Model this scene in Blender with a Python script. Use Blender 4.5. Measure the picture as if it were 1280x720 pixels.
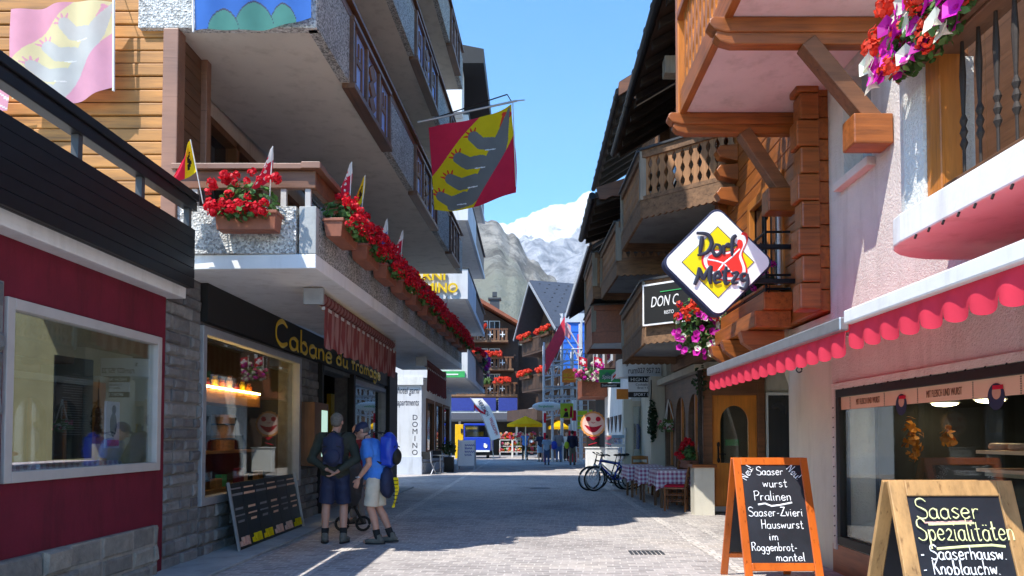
import bpy, bmesh, math, random
from mathutils import Vector, Matrix, noise
R = math.radians
rnd = random.Random(7)
for o in list(bpy.data.objects): bpy.data.objects.remove(o)
SC = bpy.context.scene
COL = SC.collection
# ------------------------------------------------------------ camera, sky, sun, exposure
FPX, PX0, HORY, PITCH, CAMZ = 940.0, 662.0, 546.0, R(2.0), 1.45
PY0 = HORY - FPX * math.tan(PITCH)
cam = bpy.data.cameras.new('camera'); camo = bpy.data.objects.new('camera', cam); COL.objects.link(camo)
camo.location = (0, 0, CAMZ); camo.rotation_euler = (R(90) + PITCH, 0, 0)
cam.sensor_width = 36; cam.lens = 36 * FPX / 1280
cam.shift_x = (640 - PX0) / 1280; cam.shift_y = (PY0 - 360) / 1280
cam.clip_start = 0.05; cam.clip_end = 20000
SC.camera = camo
SUN_EL, SUN_AZ = 57.0, 42.0        # the light travels SUN_AZ degrees to the right of the street axis
sd = Vector((math.sin(R(SUN_AZ)) * math.cos(R(SUN_EL)), math.cos(R(SUN_AZ)) * math.cos(R(SUN_EL)), -math.sin(R(SUN_EL))))
sl = bpy.data.lights.new('sun', 'SUN'); sl.energy = 4.2; sl.angle = R(0.5); sl.color = (1, .955, .88)
so = bpy.data.objects.new('sun', sl); COL.objects.link(so); so.rotation_euler = sd.to_track_quat('-Z', 'Y').to_euler()
W = bpy.data.worlds.new('World'); SC.world = W; W.use_nodes = True
wn = W.node_tree; bg = wn.nodes['Background']; sky = wn.nodes.new('ShaderNodeTexSky'); sky.sky_type = 'NISHITA'
sky.sun_disc = False; sky.sun_elevation = R(SUN_EL); sky.sun_rotation = math.atan2(-sd.x, -sd.y)
sky.altitude = 1800; sky.air_density = 1.25; sky.dust_density = .25; sky.ozone_density = 1.6
hs = wn.nodes.new('ShaderNodeHueSaturation'); hs.inputs['Saturation'].default_value = 1.36; hs.inputs['Value'].default_value = 1.42
wn.links.new(sky.outputs[0], hs.inputs['Color']); wn.links.new(hs.outputs[0], bg.inputs[0]); bg.inputs[1].default_value = 0.15
SC.view_settings.view_transform = 'Standard'; SC.view_settings.look = 'None'; SC.view_settings.gamma = 1
SC.view_settings.exposure = 0.82
SC.cycles.max_bounces = 8; SC.cycles.diffuse_bounces = 4; SC.cycles.transparent_max_bounces = 16

# ------------------------------------------------------------ pixel -> place on a known plane (for laying out walls)
def ray(px, py):
    a, b = (px - PX0) / FPX, -(py - PY0) / FPX
    return Vector((a, math.cos(PITCH) - b * math.sin(PITCH), math.sin(PITCH) + b * math.cos(PITCH)))
def onY(px, py, Y): d = ray(px, py); return Vector((0, 0, CAMZ)) + d * (Y / d.y)
def onX(px, py, X): d = ray(px, py); return Vector((0, 0, CAMZ)) + d * (X / d.x)
def onZ(px, py, Z=0.0): d = ray(px, py); return Vector((0, 0, CAMZ)) + d * ((Z - CAMZ) / d.z)

# ------------------------------------------------------------ materials
M = {}
def nodes(name):
    m = bpy.data.materials.new(name); m.use_nodes = True; M[name] = m
    t = m.node_tree; return m, t, t.nodes['Principled BSDF']
def nd(t, typ, **kw):
    n = t.nodes.new('ShaderNode' + typ)
    for k, v in kw.items(): setattr(n, k, v)
    return n
def coords(t, sc=(1, 1, 1), kind='Object', rot=(0, 0, 0)):
    c = nd(t, 'TexCoord'); mp = nd(t, 'Mapping'); mp.inputs['Scale'].default_value = sc; mp.inputs['Rotation'].default_value = rot
    t.links.new(c.outputs[kind], mp.inputs[0]); return mp.outputs[0]
def ramp(t, src, stops):
    r = nd(t, 'ValToRGB'); e = r.color_ramp.elements
    while len(e) < len(stops): e.new(.5)
    for el, (p, c) in zip(e, stops): el.position = p; el.color = (*c, 1) if len(c) == 3 else c
    t.links.new(src, r.inputs[0]); return r.outputs[0]
def bump(t, b, src, strength, dist=.02):
    n = nd(t, 'Bump'); n.inputs['Strength'].default_value = strength; n.inputs['Distance'].default_value = dist
    t.links.new(src, n.inputs['Height']); t.links.new(n.outputs[0], b.inputs['Normal'])
def mul(c, k): return tuple(min(1, x * k) for x in c)
def noise_tex(t, vec, scale, detail=5, rough=.6):
    n = nd(t, 'TexNoise'); n.inputs['Scale'].default_value = scale; n.inputs['Detail'].default_value = detail; n.inputs['Roughness'].default_value = rough
    t.links.new(vec, n.inputs['Vector']); return n.outputs['Fac']
def plain(name, c, rough=.6, var=.12, scale=6, metal=0, bmp=.05, spec=.4, dirt=0):
    m, t, b = nodes(name); v = coords(t)
    f = noise_tex(t, v, scale); t.links.new(ramp(t, f, [(.3, mul(c, 1 - var)), (.7, mul(c, 1 + var))]), b.inputs['Base Color'])
    if dirt: streaked(t, b, b.inputs['Base Color'].links[0].from_socket, coords(t, (2.4, 2.4, .4)), 1 - dirt)
    b.inputs['Roughness'].default_value = rough; b.inputs['Metallic'].default_value = metal; b.inputs['Specular IOR Level'].default_value = spec
    if bmp: bump(t, b, noise_tex(t, v, scale * 12, 3), bmp, .01)
    return m
def wood(name, c, axis='X', var=.35, rough=.55, scale=1.0, bmp=.25):
    m, t, b = nodes(name); s = {'X': (.7, 9, 9), 'Y': (9, .7, 9), 'Z': (9, 9, .7)}[axis]
    v = coords(t, tuple(k * scale for k in s)); f = noise_tex(t, v, 2.2, 8, .65)
    v2 = coords(t); g = noise_tex(t, v2, 1.7, 2)
    mx = nd(t, 'MixRGB', blend_type='MULTIPLY'); mx.inputs[0].default_value = 1
    t.links.new(ramp(t, f, [(.28, mul(c, 1 - var)), (.5, c), (.75, mul(c, 1 + var * .7))]), mx.inputs[1])
    t.links.new(ramp(t, g, [(.3, (.72, .72, .72)), (.7, (1.12, 1.08, 1.0))]), mx.inputs[2]); v3 = coords(t, tuple(k * scale * (.5 if k < 1 else 3.2) for k in s)); ck = noise_tex(t, v3, 1.6, 4, .55); m3 = nd(t, 'MixRGB', blend_type='MULTIPLY'); m3.inputs[0].default_value = 1
    t.links.new(mx.outputs[0], m3.inputs[1]); t.links.new(ramp(t, ck, [(.29, (.5, .46, .42)), (.39, (1, 1, 1))]), m3.inputs[2]); t.links.new(m3.outputs[0], b.inputs['Base Color'])
    b.inputs['Roughness'].default_value = rough; bump(t, b, f, bmp, .01); return m
def streaked(t, b, col, v2, lo=.82):
    mx = nd(t, 'MixRGB', blend_type='MULTIPLY'); mx.inputs[0].default_value = 1; t.links.new(col, mx.inputs[1])
    t.links.new(ramp(t, noise_tex(t, v2, 2.0, 7, .62), [(.30, (lo, lo * .99, lo * .96)), (.48, (1, 1, 1)), (.8, (1.03, 1.03, 1.02))]), mx.inputs[2]); t.links.new(mx.outputs[0], b.inputs['Base Color'])
def stucco(name, c, scale=60, strength=.5, var=.08, dist=.012):
    m, t, b = nodes(name); v = coords(t); f = noise_tex(t, v, 1.3, 6)
    streaked(t, b, ramp(t, f, [(.25, mul(c, 1 - var * 1.6)), (.5, c), (.75, mul(c, 1 + var))]), coords(t, (2.2, 2.2, .35)))
    b.inputs['Roughness'].default_value = .9; b.inputs['Specular IOR Level'].default_value = .2
    bump(t, b, noise_tex(t, v, scale, 4, .7), strength, dist); return m
def gravel(name, c1, c2, c3, scale=45):
    m, t, b = nodes(name); v = coords(t); vo = nd(t, 'TexVoronoi'); vo.inputs['Scale'].default_value = scale; t.links.new(v, vo.inputs['Vector'])
    sp = nd(t, 'SeparateColor'); t.links.new(vo.outputs['Color'], sp.inputs[0])
    mx = nd(t, 'MixRGB', blend_type='MULTIPLY'); mx.inputs[0].default_value = 1
    t.links.new(ramp(t, sp.outputs[0], [(.1, c1), (.5, c2), (.95, c3)]), mx.inputs[1])
    t.links.new(ramp(t, noise_tex(t, v, 1.5, 5), [(.3, (.75, .75, .73)), (.7, (1.05, 1.05, 1.05))]), mx.inputs[2])
    t.links.new(mx.outputs[0], b.inputs['Base Color']); b.inputs['Roughness'].default_value = .9
    bump(t, b, vo.outputs['Distance'], .9, .015); return m
def leafy(name, c, var=.5):
    m, t, b = nodes(name); g = nd(t, 'NewGeometry')
    t.links.new(ramp(t, g.outputs['Random Per Island'], [(0, mul(c, 1 - var)), (.5, c), (1, mul(c, 1 + var))]), b.inputs['Base Color'])
    b.inputs['Roughness'].default_value = .55; b.inputs['Specular IOR Level'].default_value = .3
    tr = nd(t, 'BsdfTranslucent'); mx = nd(t, 'MixShader'); mx.inputs[0].default_value = .25
    tr.inputs[0].default_value = (*mul(c, 1.3), 1)
    t.links.new(b.outputs[0], mx.inputs[1]); t.links.new(tr.outputs[0], mx.inputs[2]); t.links.new(mx.outputs[0], t.nodes['Material Output'].inputs[0]); return m
def cloth(name, c, trans=.3, var=.08):
    m = plain(name, c, .85, var, 5, 0, .08, .1); t = m.node_tree; b = t.nodes['Principled BSDF']
    tr = nd(t, 'BsdfTranslucent'); tr.inputs[0].default_value = (*c, 1); mx = nd(t, 'MixShader'); mx.inputs[0].default_value = trans
    t.links.new(b.outputs[0], mx.inputs[1]); t.links.new(tr.outputs[0], mx.inputs[2]); t.links.new(mx.outputs[0], t.nodes['Material Output'].inputs[0]); return m
def glass(name, boost=1.4, base=.06, tint=(.9, .95, .94)):
    m, t, b = nodes(name); t.nodes.remove(b)
    tr = nd(t, 'BsdfTransparent'); tr.inputs[0].default_value = (*tint, 1); gl = nd(t, 'BsdfGlossy'); gl.inputs['Roughness'].default_value = .01
    fr = nd(t, 'LayerWeight'); fr.inputs[0].default_value = .5
    pw = nd(t, 'Math', operation='POWER'); pw.inputs[1].default_value = 3.6; t.links.new(fr.outputs['Facing'], pw.inputs[0])
    ma = nd(t, 'Math', operation='MULTIPLY_ADD'); ma.use_clamp = True; ma.inputs[1].default_value = boost; ma.inputs[2].default_value = base
    t.links.new(pw.outputs[0], ma.inputs[0]); mx = nd(t, 'MixShader')
    t.links.new(ma.outputs[0], mx.inputs[0]); t.links.new(tr.outputs[0], mx.inputs[1]); t.links.new(gl.outputs[0], mx.inputs[2])
    t.links.new(mx.outputs[0], t.nodes['Material Output'].inputs[0]); return m
def emit(name, c, s):
    m, t, b = nodes(name); b.inputs['Base Color'].default_value = (*c, 1); b.inputs['Emission Color'].default_value = (*c, 1); b.inputs['Emission Strength'].default_value = s; return m
def checked(name, c1, c2, size):
    m, t, b = nodes(name); v = coords(t); ck = []
    sp = nd(t, 'SeparateXYZ'); t.links.new(v, sp.inputs[0]); outs = []
    for ax in (0, 1, 2):
        a = nd(t, 'Math', operation='MULTIPLY'); a.inputs[1].default_value = 1 / size; t.links.new(sp.outputs[ax], a.inputs[0])
        f = nd(t, 'Math', operation='FRACT'); t.links.new(a.outputs[0], f.inputs[0])
        g = nd(t, 'Math', operation='GREATER_THAN'); g.inputs[1].default_value = .5; t.links.new(f.outputs[0], g.inputs[0]); outs.append(g.outputs[0])
    geo = nd(t, 'NewGeometry'); sn = nd(t, 'SeparateXYZ'); tt = nd(t, 'VectorTransform'); tt.vector_type = 'NORMAL'; tt.convert_from = 'WORLD'; tt.convert_to = 'OBJECT'
    t.links.new(geo.outputs['True Normal'], tt.inputs[0]); t.links.new(tt.outputs[0], sn.inputs[0]); tot = None
    for ax in (0, 1, 2):                                 # a stripe runs across each axis that lies in the cloth
        ab = nd(t, 'Math', operation='ABSOLUTE'); t.links.new(sn.outputs[ax], ab.inputs[0])
        lt = nd(t, 'Math', operation='LESS_THAN'); lt.inputs[1].default_value = .62; t.links.new(ab.outputs[0], lt.inputs[0])
        mu = nd(t, 'Math', operation='MULTIPLY'); t.links.new(outs[ax], mu.inputs[0]); t.links.new(lt.outputs[0], mu.inputs[1])
        if tot is None: tot = mu.outputs[0]
        else:
            ad = nd(t, 'Math', operation='ADD'); t.links.new(tot, ad.inputs[0]); t.links.new(mu.outputs[0], ad.inputs[1]); tot = ad.outputs[0]
    hv = nd(t, 'Math', operation='MULTIPLY'); hv.inputs[1].default_value = .5; t.links.new(tot, hv.inputs[0])
    t.links.new(ramp(t, hv.outputs[0], [(0, c2), (.5, tuple((a + b_) / 2 for a, b_ in zip(c1, c2))), (1, c1)]), b.inputs['Base Color'])
    b.inputs['Roughness'].default_value = .85; return m

# ------------------------------------------------------------ mesh helpers
ROOT = {}
class MB:
    def __init__(s): s.v = []; s.f = []; s.mi = []; s.cur = 0
    def add(s, vs, fs):
        k = len(s.v); s.v += [tuple(p) for p in vs]; s.f += [tuple(i + k for i in f) for f in fs]; s.mi += [s.cur] * len(fs); return s
    def box(s, x0, x1, y0, y1, z0, z1):
        x0, x1 = sorted((x0, x1)); y0, y1 = sorted((y0, y1)); z0, z1 = sorted((z0, z1))
        return s.add([(x0, y0, z0), (x1, y0, z0), (x1, y1, z0), (x0, y1, z0), (x0, y0, z1), (x1, y0, z1), (x1, y1, z1), (x0, y1, z1)],
                     [(0, 3, 2, 1), (4, 5, 6, 7), (0, 1, 5, 4), (1, 2, 6, 5), (2, 3, 7, 6), (3, 0, 4, 7)])
    def obox(s, c, size, mat=None):
        c = Vector(c); a = [d / 2 for d in size]; mat = mat or Matrix.Identity(3)
        vs = [c + mat @ Vector((sx * a[0], sy * a[1], sz * a[2])) for sz in (-1, 1) for sx, sy in ((-1, -1), (1, -1), (1, 1), (-1, 1))]
        return s.add(vs, [(0, 3, 2, 1), (4, 5, 6, 7), (0, 1, 5, 4), (1, 2, 6, 5), (2, 3, 7, 6), (3, 0, 4, 7)])
    def ext(s, pts, vec):
        pts = [Vector(p) for p in pts]; vec = Vector(vec); n = len(pts)
        nrm = Vector((0, 0, 0))
        for i in range(n): a, b = pts[i], pts[(i + 1) % n]; nrm += a.cross(b)
        if nrm.dot(vec) > 0: pts.reverse()
        return s.add(pts + [p + vec for p in pts], [tuple(range(n)), tuple(range(2 * n - 1, n - 1, -1))] + [(i + n, (i + 1) % n + n, (i + 1) % n, i) for i in range(n)])
    def quad(s, *p): return s.add(p, [tuple(range(len(p)))])
    def bar(s, p, q, w, h, up=(0, 0, 1)):
        p, q = Vector(p), Vector(q); d = q - p; L = d.length; d.normalize(); up = Vector(up)
        if abs(d.dot(up)) > .99: up = Vector((0, 1, 0))
        r = d.cross(up).normalized(); u = r.cross(d)
        return s.obox((p + q) / 2, (w, L, h), Matrix((r, d, u)).transposed())
    def tube(s, pts, r, n=8, flat=None, closed=False):
        pts = [Vector(p) for p in pts]; m = len(pts); rr = r if isinstance(r, (list, tuple)) else [r] * m
        rings = []; ref = Vector((0, 0, 1)) if flat is None else Vector(flat)
        for i, p in enumerate(pts):
            if closed: d = pts[(i + 1) % m] - pts[i - 1]
            else: d = pts[min(i + 1, m - 1)] - pts[max(i - 1, 0)]
            if d.length < 1e-9: d = Vector((0, 1, 0))
            d.normalize(); rf = ref if abs(d.dot(ref)) < .97 else Vector((1, 0, 0))
            a = d.cross(rf).normalized(); b = a.cross(d)
            k = .35 if flat is not None else 1
            rings.append([p + (a * math.cos(2 * math.pi * j / n) + b * k * math.sin(2 * math.pi * j / n)) * rr[i] for j in range(n)])
        vs = [v for g in rings for v in g]; fs = []
        for i in range(m if closed else m - 1):
            i2 = (i + 1) % m
            for j in range(n): fs.append((i * n + j, i * n + (j + 1) % n, i2 * n + (j + 1) % n, i2 * n + j))
        if not closed: fs += [tuple(range(n - 1, -1, -1)), tuple((m - 1) * n + j for j in range(n))]
        return s.add(vs, fs)
    def cyl(s, p, q, r0, r1=None, n=12): return s.tube([p, q], [r0, r0 if r1 is None else r1], n)
    def sph(s, c, r, nu=14, nv=9, mat=None):
        if not isinstance(r, (tuple, list)): r = (r, r, r)
        c = Vector(c); vs = []; mat = mat or Matrix.Identity(3)
        for i in range(1, nv):
            th = math.pi * i / nv
            for j in range(nu): ph = 2 * math.pi * j / nu; vs.append(c + mat @ Vector((r[0] * math.sin(th) * math.cos(ph), r[1] * math.sin(th) * math.sin(ph), r[2] * math.cos(th))))
        vs += [c + mat @ Vector((0, 0, r[2])), c - mat @ Vector((0, 0, r[2]))]; a = len(vs) - 2
        fs = [(i * nu + j, (i + 1) * nu + j, (i + 1) * nu + (j + 1) % nu, i * nu + (j + 1) % nu) for i in range(nv - 2) for j in range(nu)]
        fs += [(a, j, (j + 1) % nu) for j in range(nu)] + [(a + 1, (nv - 2) * nu + (j + 1) % nu, (nv - 2) * nu + j) for j in range(nu)]
        return s.add(vs, fs)
    def lathe(s, c, prof, n=16):
        c = Vector(c); vs = [c + Vector((r * math.cos(2 * math.pi * j / n), r * math.sin(2 * math.pi * j / n), z)) for r, z in prof for j in range(n)]
        m = len(prof); fs = [(i * n + j, i * n + (j + 1) % n, (i + 1) * n + (j + 1) % n, (i + 1) * n + j) for i in range(m - 1) for j in range(n)]
        return s.add(vs, fs + [tuple(range(n - 1, -1, -1)), tuple((m - 1) * n + j for j in range(n))])
    def torus(s, c, rad, r, mat=None, n=28, k=8):
        mat = mat or Matrix.Identity(3); c = Vector(c)
        return s.tube([c + mat @ Vector((rad * math.cos(2 * math.pi * i / n), rad * math.sin(2 * math.pi * i / n), 0)) for i in range(n)], r, k, closed=True)
    def wallx(s, x0, x1, y0, y1, z0, z1, ops=()):
        ys = sorted({y0, y1, *[o[0] for o in ops], *[o[1] for o in ops]}); zs = sorted({z0, z1, *[o[2] for o in ops], *[o[3] for o in ops]})
        for a, b in zip(ys, ys[1:]):
            for c, d in zip(zs, zs[1:]):
                if not any(o[0] <= a and b <= o[1] and o[2] <= c and d <= o[3] for o in ops) and a >= y0 and b <= y1: s.box(x0, x1, a, b, c, d)
        return s
    def wally(s, y0, y1, x0, x1, z0, z1, ops=()):
        xs = sorted({x0, x1, *[o[0] for o in ops], *[o[1] for o in ops]}); zs = sorted({z0, z1, *[o[2] for o in ops], *[o[3] for o in ops]})
        for a, b in zip(xs, xs[1:]):
            for c, d in zip(zs, zs[1:]):
                if not any(o[0] <= a and b <= o[1] and o[2] <= c and d <= o[3] for o in ops): s.box(a, b, y0, y1, c, d)
        return s
    def islands(s):
        par = list(range(len(s.v)))
        def find(a):
            while par[a] != a: par[a] = par[par[a]]; a = par[a]
            return a
        for f in s.f:
            r = find(f[0])
            for i in f[1:]: par[find(i)] = r
        out = {}
        for f, mi in zip(s.f, s.mi):
            k = find(f[0]); q, mp = out.setdefault(k, (MB(), {})); g = []
            for i in f:
                if i not in mp: mp[i] = len(q.v); q.v.append(s.v[i])
                g.append(mp[i])
            q.f.append(tuple(g)); q.mi.append(mi)
        return [q for q, _ in out.values()]
    def split(s, name, mat, parent, local=False, bevel=0, smooth=False): return [q.build(name, mat, parent, local, bevel, smooth) for q in s.islands()]
    def build(s, name, mat, parent=None, local=False, bevel=0, smooth=False, origin=None):
        me = bpy.data.meshes.new(name)
        if parent is not None: off = Vector((0, 0, 0)) if local else ROOT.get(parent.name, Vector((0, 0, 0)))
        elif origin is not None: off = Vector(origin)
        else:
            xs, ys, zs = zip(*s.v); off = Vector(((min(xs) + max(xs)) / 2, (min(ys) + max(ys)) / 2, min(zs)))
        me.from_pydata([(a - off.x, b - off.y, c - off.z) for a, b, c in s.v], [], s.f)
        mats = mat if isinstance(mat, (list, tuple)) else [mat]
        for q in mats: me.materials.append(M[q] if isinstance(q, str) else q)
        if len(mats) > 1: me.polygons.foreach_set('material_index', s.mi)
        if smooth: me.polygons.foreach_set('use_smooth', [True] * len(me.polygons))
        me.update(); o = bpy.data.objects.new(name, me); COL.objects.link(o)
        if parent is not None: o.parent = parent; ROOT[o.name] = ROOT.get(parent.name, Vector((0, 0, 0)))
        else: o.location = off; ROOT[o.name] = off
        if bevel:
            b = o.modifiers.new('bevel', 'BEVEL'); b.width = bevel; b.segments = 2; b.limit_method = 'ANGLE'
        return o
def tag(o, label, cat, group=None):
    o['label'] = label; o['category'] = cat
    if group: o['group'] = group
    return o
def thing(name, label, cat, loc=(0, 0, 0), group=None, rz=0):
    o = bpy.data.objects.new(name, None); COL.objects.link(o); o.location = loc; o.rotation_euler = (0, 0, rz); o.empty_display_size = .2
    ROOT[o.name] = Vector(loc); return tag(o, label, cat, group)
def struct(o, kind='structure'): o['kind'] = kind; return o
def copytree(o, parent=None):
    c = o.copy(); COL.objects.link(c); ROOT[c.name] = ROOT.get(o.name, Vector((0, 0, 0)))
    if parent is not None: c.parent = parent
    for ch in list(o.children): copytree(ch, c)
    return c
def place(o, loc, rz=0, label=None, group=None):
    o.location = loc; o.rotation_euler = (0, 0, rz)
    if label: o['label'] = label
    if group: o['group'] = group
    return o
def rotz(a): return Matrix.Rotation(a, 3, 'Z')
def text(body, name, mat, parent, frame, size, thick=.01, align='LEFT', shear=0, xscale=1, bold=0, width=None):
    """flat lettering; frame = (origin, right vector, up vector) in world space"""
    cu = bpy.data.curves.new('txt', 'FONT'); cu.body = body; cu.size = size; cu.extrude = thick / 2; cu.align_x = align; cu.shear = shear; cu.offset = bold; cu.resolution_u = 3
    o = bpy.data.objects.new('txt', cu); COL.objects.link(o); bpy.context.view_layer.update()
    me = bpy.data.meshes.new_from_object(o.evaluated_get(bpy.context.evaluated_depsgraph_get())); bpy.data.objects.remove(o); bpy.data.curves.remove(cu)
    org, r, u = (Vector(a) for a in frame); r = r.normalized(); u = u.normalized(); n = r.cross(u)
    off = ROOT.get(parent.name, Vector((0, 0, 0)))
    if width: xs_ = [v.co.x for v in me.vertices]; xscale = width / (max(xs_) - min(xs_))
    for v in me.vertices: v.co = org - off + r * v.co.x * xscale + u * v.co.y + n * (v.co.z + thick / 2)
    me.name = name; me.materials.clear(); me.materials.append(M[mat]); q = bpy.data.objects.new(name, me); COL.objects.link(q); q.parent = parent; ROOT[q.name] = off; return q
# single-stroke hand lettering -------------------------------------------------
LOOP = lambda cx, cy, rx, ry: [(cx + rx * math.cos(t), cy + ry * math.sin(t)) for t in [math.pi * (.3 + 2 * i / 8) for i in range(9)]]
G = {
 'a': (.5, [(.42, .42), (.25, .5), (.05, .38), (.03, .12), (.2, 0), (.38, .1), (.43, .45)], [(.43, .48), (.43, .1), (.5, 0)]),
 'e': (.48, [(.05, .25), (.42, .28), (.38, .45), (.2, .5), (.04, .3), (.1, .06), (.28, 0), (.45, .1)]),
 'r': (.38, [(.06, .5), (.06, 0)], [(.06, .3), (.18, .48), (.36, .46)]),
 's': (.42, [(.38, .43), (.2, .5), (.06, .38), (.2, .26), (.36, .14), (.2, 0), (.03, .08)]),
 'S': (.62, [(.62, .85), (.4, 1), (.12, .92), (.1, .66), (.35, .52), (.58, .36), (.55, .08), (.28, 0), (.03, .12)]),
 'w': (.6, [(.02, .5), (.12, .03), (.28, .4), (.42, .03), (.56, .5)]),
 'u': (.48, [(.05, .5), (.05, .12), (.2, 0), (.36, .12), (.4, .5)], [(.4, .5), (.41, .06), (.48, 0)]),
 't': (.38, [(.16, .85), (.16, .1), (.25, 0), (.34, .06)], [(0, .52), (.34, .54)]),
 'P': (.58, [(.08, 0), (.08, 1)], [(.02, .9), (.36, 1), (.56, .78), (.4, .52), (.08, .48)]),
 'l': (.18, [(.06, 1), (.06, .08), (.15, 0)]),
 'i': (.18, [(.06, .5), (.06, .06), (.14, 0)], [(.07, .68), (.08, .74)]),
 'n': (.46, [(.05, .5), (.05, 0)], [(.05, .3), (.2, .5), (.37, .4), (.39, 0)]),
 'm': (.68, [(.05, .5), (.05, 0)], [(.05, .3), (.17, .5), (.3, .4), (.31, 0)], [(.31, .3), (.45, .5), (.58, .4), (.6, 0)]),
 'Z': (.62, [(.05, .97), (.58, .97)], [(.58, .97), (.02, .03)], [(.02, .03), (.62, .03)]),
 'v': (.4, [(.02, .5), (.18, 0), (.36, .5)]),
 'H': (.6, [(.08, 1), (.06, 0)], [(.52, 1), (.5, 0)], [(.07, .5), (.52, .52)]),
 'R': (.6, [(.08, 0), (.08, 1)], [(.02, .92), (.36, 1), (.54, .78), (.38, .54), (.08, .5)], [(.25, .52), (.56, 0)]),
 'o': (.5, LOOP(.23, .25, .2, .25)),
 'g': (.5, LOOP(.22, .25, .19, .24), [(.42, .48), (.42, -.2), (.25, -.36), (.06, -.25)]),
 'b': (.5, [(.06, 1), (.06, 0)], LOOP(.25, .25, .19, .24)),
 'p': (.5, [(.06, .5), (.06, -.38)], LOOP(.25, .25, .19, .24)),
 'd': (.5, [(.42, 1), (.42, 0)], LOOP(.22, .25, .19, .24)),
 'N': (.66, [(.06, 0), (.06, 1)], [(.06, 1), (.54, 0)], [(.54, 0), (.54, 1)]),
 '!': (.2, [(.08, 1), (.08, .3)], [(.08, .06), (.09, .0)]),
 'z': (.46, [(.04, .42), (.2, .52), (.36, .42), (.3, .25), (.03, .02)], [(.03, .02), (.42, 0)]),
 'h': (.46, [(.06, 1), (.06, 0)], [(.06, .3), (.2, .5), (.37, .4), (.39, 0)]),
 'K': (.56, [(.08, 1), (.08, 0)], [(.5, 1), (.1, .5)], [(.2, .58), (.54, 0)]),
 'c': (.44, [(.4, .42), (.22, .5), (.04, .3), (.08, .06), (.26, 0), (.42, .1)]),
 '-': (.34, [(.04, .28), (.28, .3)]), '.': (.2, [(.06, .0), (.08, .03)]), ':': (.2, [(.08, .05), (.09, .08)], [(.08, .45), (.09, .48)]),
 ' ': (.3,), 'f': (.38, [(.42, .92), (.28, 1), (.16, .85), (.16, 0)], [(.0, .5), (.36, .52)]),
 'C': (.66, [(.6, .84), (.36, 1), (.08, .75), (.06, .25), (.32, 0), (.6, .14)]),
 'D': (.66, [(.1, 0), (.1, .95)], [(.0, .95), (.35, .98), (.62, .6), (.5, .15), (.05, .0)]),
 'M': (.84, [(.06, 0), (.14, 1)], [(.14, 1), (.36, .3)], [(.36, .3), (.66, 1)], [(.66, 1), (.74, 0)]),
 'y': (.42, [(.02, .5), (.18, .05)], [(.36, .5), (.08, -.36)]),
}
G['ä'] = (.5, *G['a'][1:], [(.14, .7), (.15, .73)], [(.34, .7), (.35, .73)])
def crom(p, k=4):
    if len(p) < 3: return p
    q = [p[0]] + list(p) + [p[-1]]; out = []
    for i in range(len(p) - 1):
        a, b, c, d = q[i:i + 4]
        for j in range(k):
            t = j / k
            out.append(tuple(.5 * (2 * b[x] + (c[x] - a[x]) * t + (2 * a[x] - 5 * b[x] + 4 * c[x] - d[x]) * t * t + (3 * b[x] - a[x] - 3 * c[x] + d[x]) * t ** 3) for x in (0, 1)))
    return out + [tuple(p[-1])]
def hand(m, s, frame, size, w, xs=1.0, slant=0, gap=.09, jit=0, flat=True, width=None):
    """hand lettering as chalk strokes added to MB m; returns the length"""
    org, r, u = (Vector(a) for a in frame); r.normalize(); u.normalize(); n = r.cross(u)
    tot = sum(G[c][0] + gap for c in s) - gap
    if width: xs = width / (tot * size)
    x = 0
    for c in s:
        dy = rnd.uniform(-jit, jit); dx = rnd.uniform(-jit, jit)
        for st in G[c][1:]:
            pts = [org + r * ((x + a + dx + b * slant) * size * xs) + u * ((b + dy) * size) + n * .002 for a, b in crom(st)]
            ph = rnd.uniform(0, 6); m.tube(pts, [w * (.92 + .28 * math.sin(ph + q * .55)) for q in range(len(pts))], 6, flat=n if flat else None)
        x += G[c][0] + gap
    return x * size * xs
# ------------------------------------------------------------ material library
plain('red_wall', (.15, .007, .022), .8, .15, 3, bmp=.25, dirt=.3)
plain('white_paint', (.72, .72, .70), .6, .05, dirt=.14); plain('white_wall', (.74, .74, .73), .85, .06, 2, bmp=.2, dirt=.16)
stucco('cream', (.62, .58, .48), 50, .35); stucco('pink', (.71, .635, .575), 42, 1.0, .1, .02); stucco('rough_white', (.78, .78, .74), 38, 1.0, .05, .03)
stucco('beige', (.58, .53, .45), 40, .15, .06); stucco('blue_grey', (.52, .56, .62), 60, .3); stucco('domino_white', (.62, .63, .645), 60, .2, .04)
stucco('concrete', (.36, .37, .36), 30, .25, .2); stucco('soffit_pink', (.70, .55, .53), 40, .1)
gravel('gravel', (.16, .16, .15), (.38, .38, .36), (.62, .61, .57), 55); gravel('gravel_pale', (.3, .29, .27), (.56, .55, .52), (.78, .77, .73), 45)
plain('black_metal', (.007, .0075, .009), .45, .3, 8, 0, .03, .25); plain('dark_grey', (.05, .053, .058), .5); plain('steel', (.42, .43, .45), .35, .1, 8, .7, .02)
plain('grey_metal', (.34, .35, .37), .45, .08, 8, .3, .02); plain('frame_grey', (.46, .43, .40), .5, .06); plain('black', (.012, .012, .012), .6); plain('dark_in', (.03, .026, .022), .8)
wood('log_orange', (.46, .205, .045), 'X', .4, .6); wood('log_orange_y', (.40, .17, .045), 'Y', .4, .55); wood('orange_post', (.36, .14, .035), 'Z', .25, .4)
wood('brown_board', (.17, .075, .03), 'Z', .25, .6); wood('brown_x', (.19, .075, .03), 'X', .4, .5); wood('brown_y', (.135, .066, .034), 'Y', .4, .5)
wood('honey_x', (.30, .088, .017), 'X', .5, .4); wood('honey_y', (.36, .11, .02), 'Y', .5, .4); wood('honey_z', (.48, .165, .03), 'Z', .3, .35)
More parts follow.
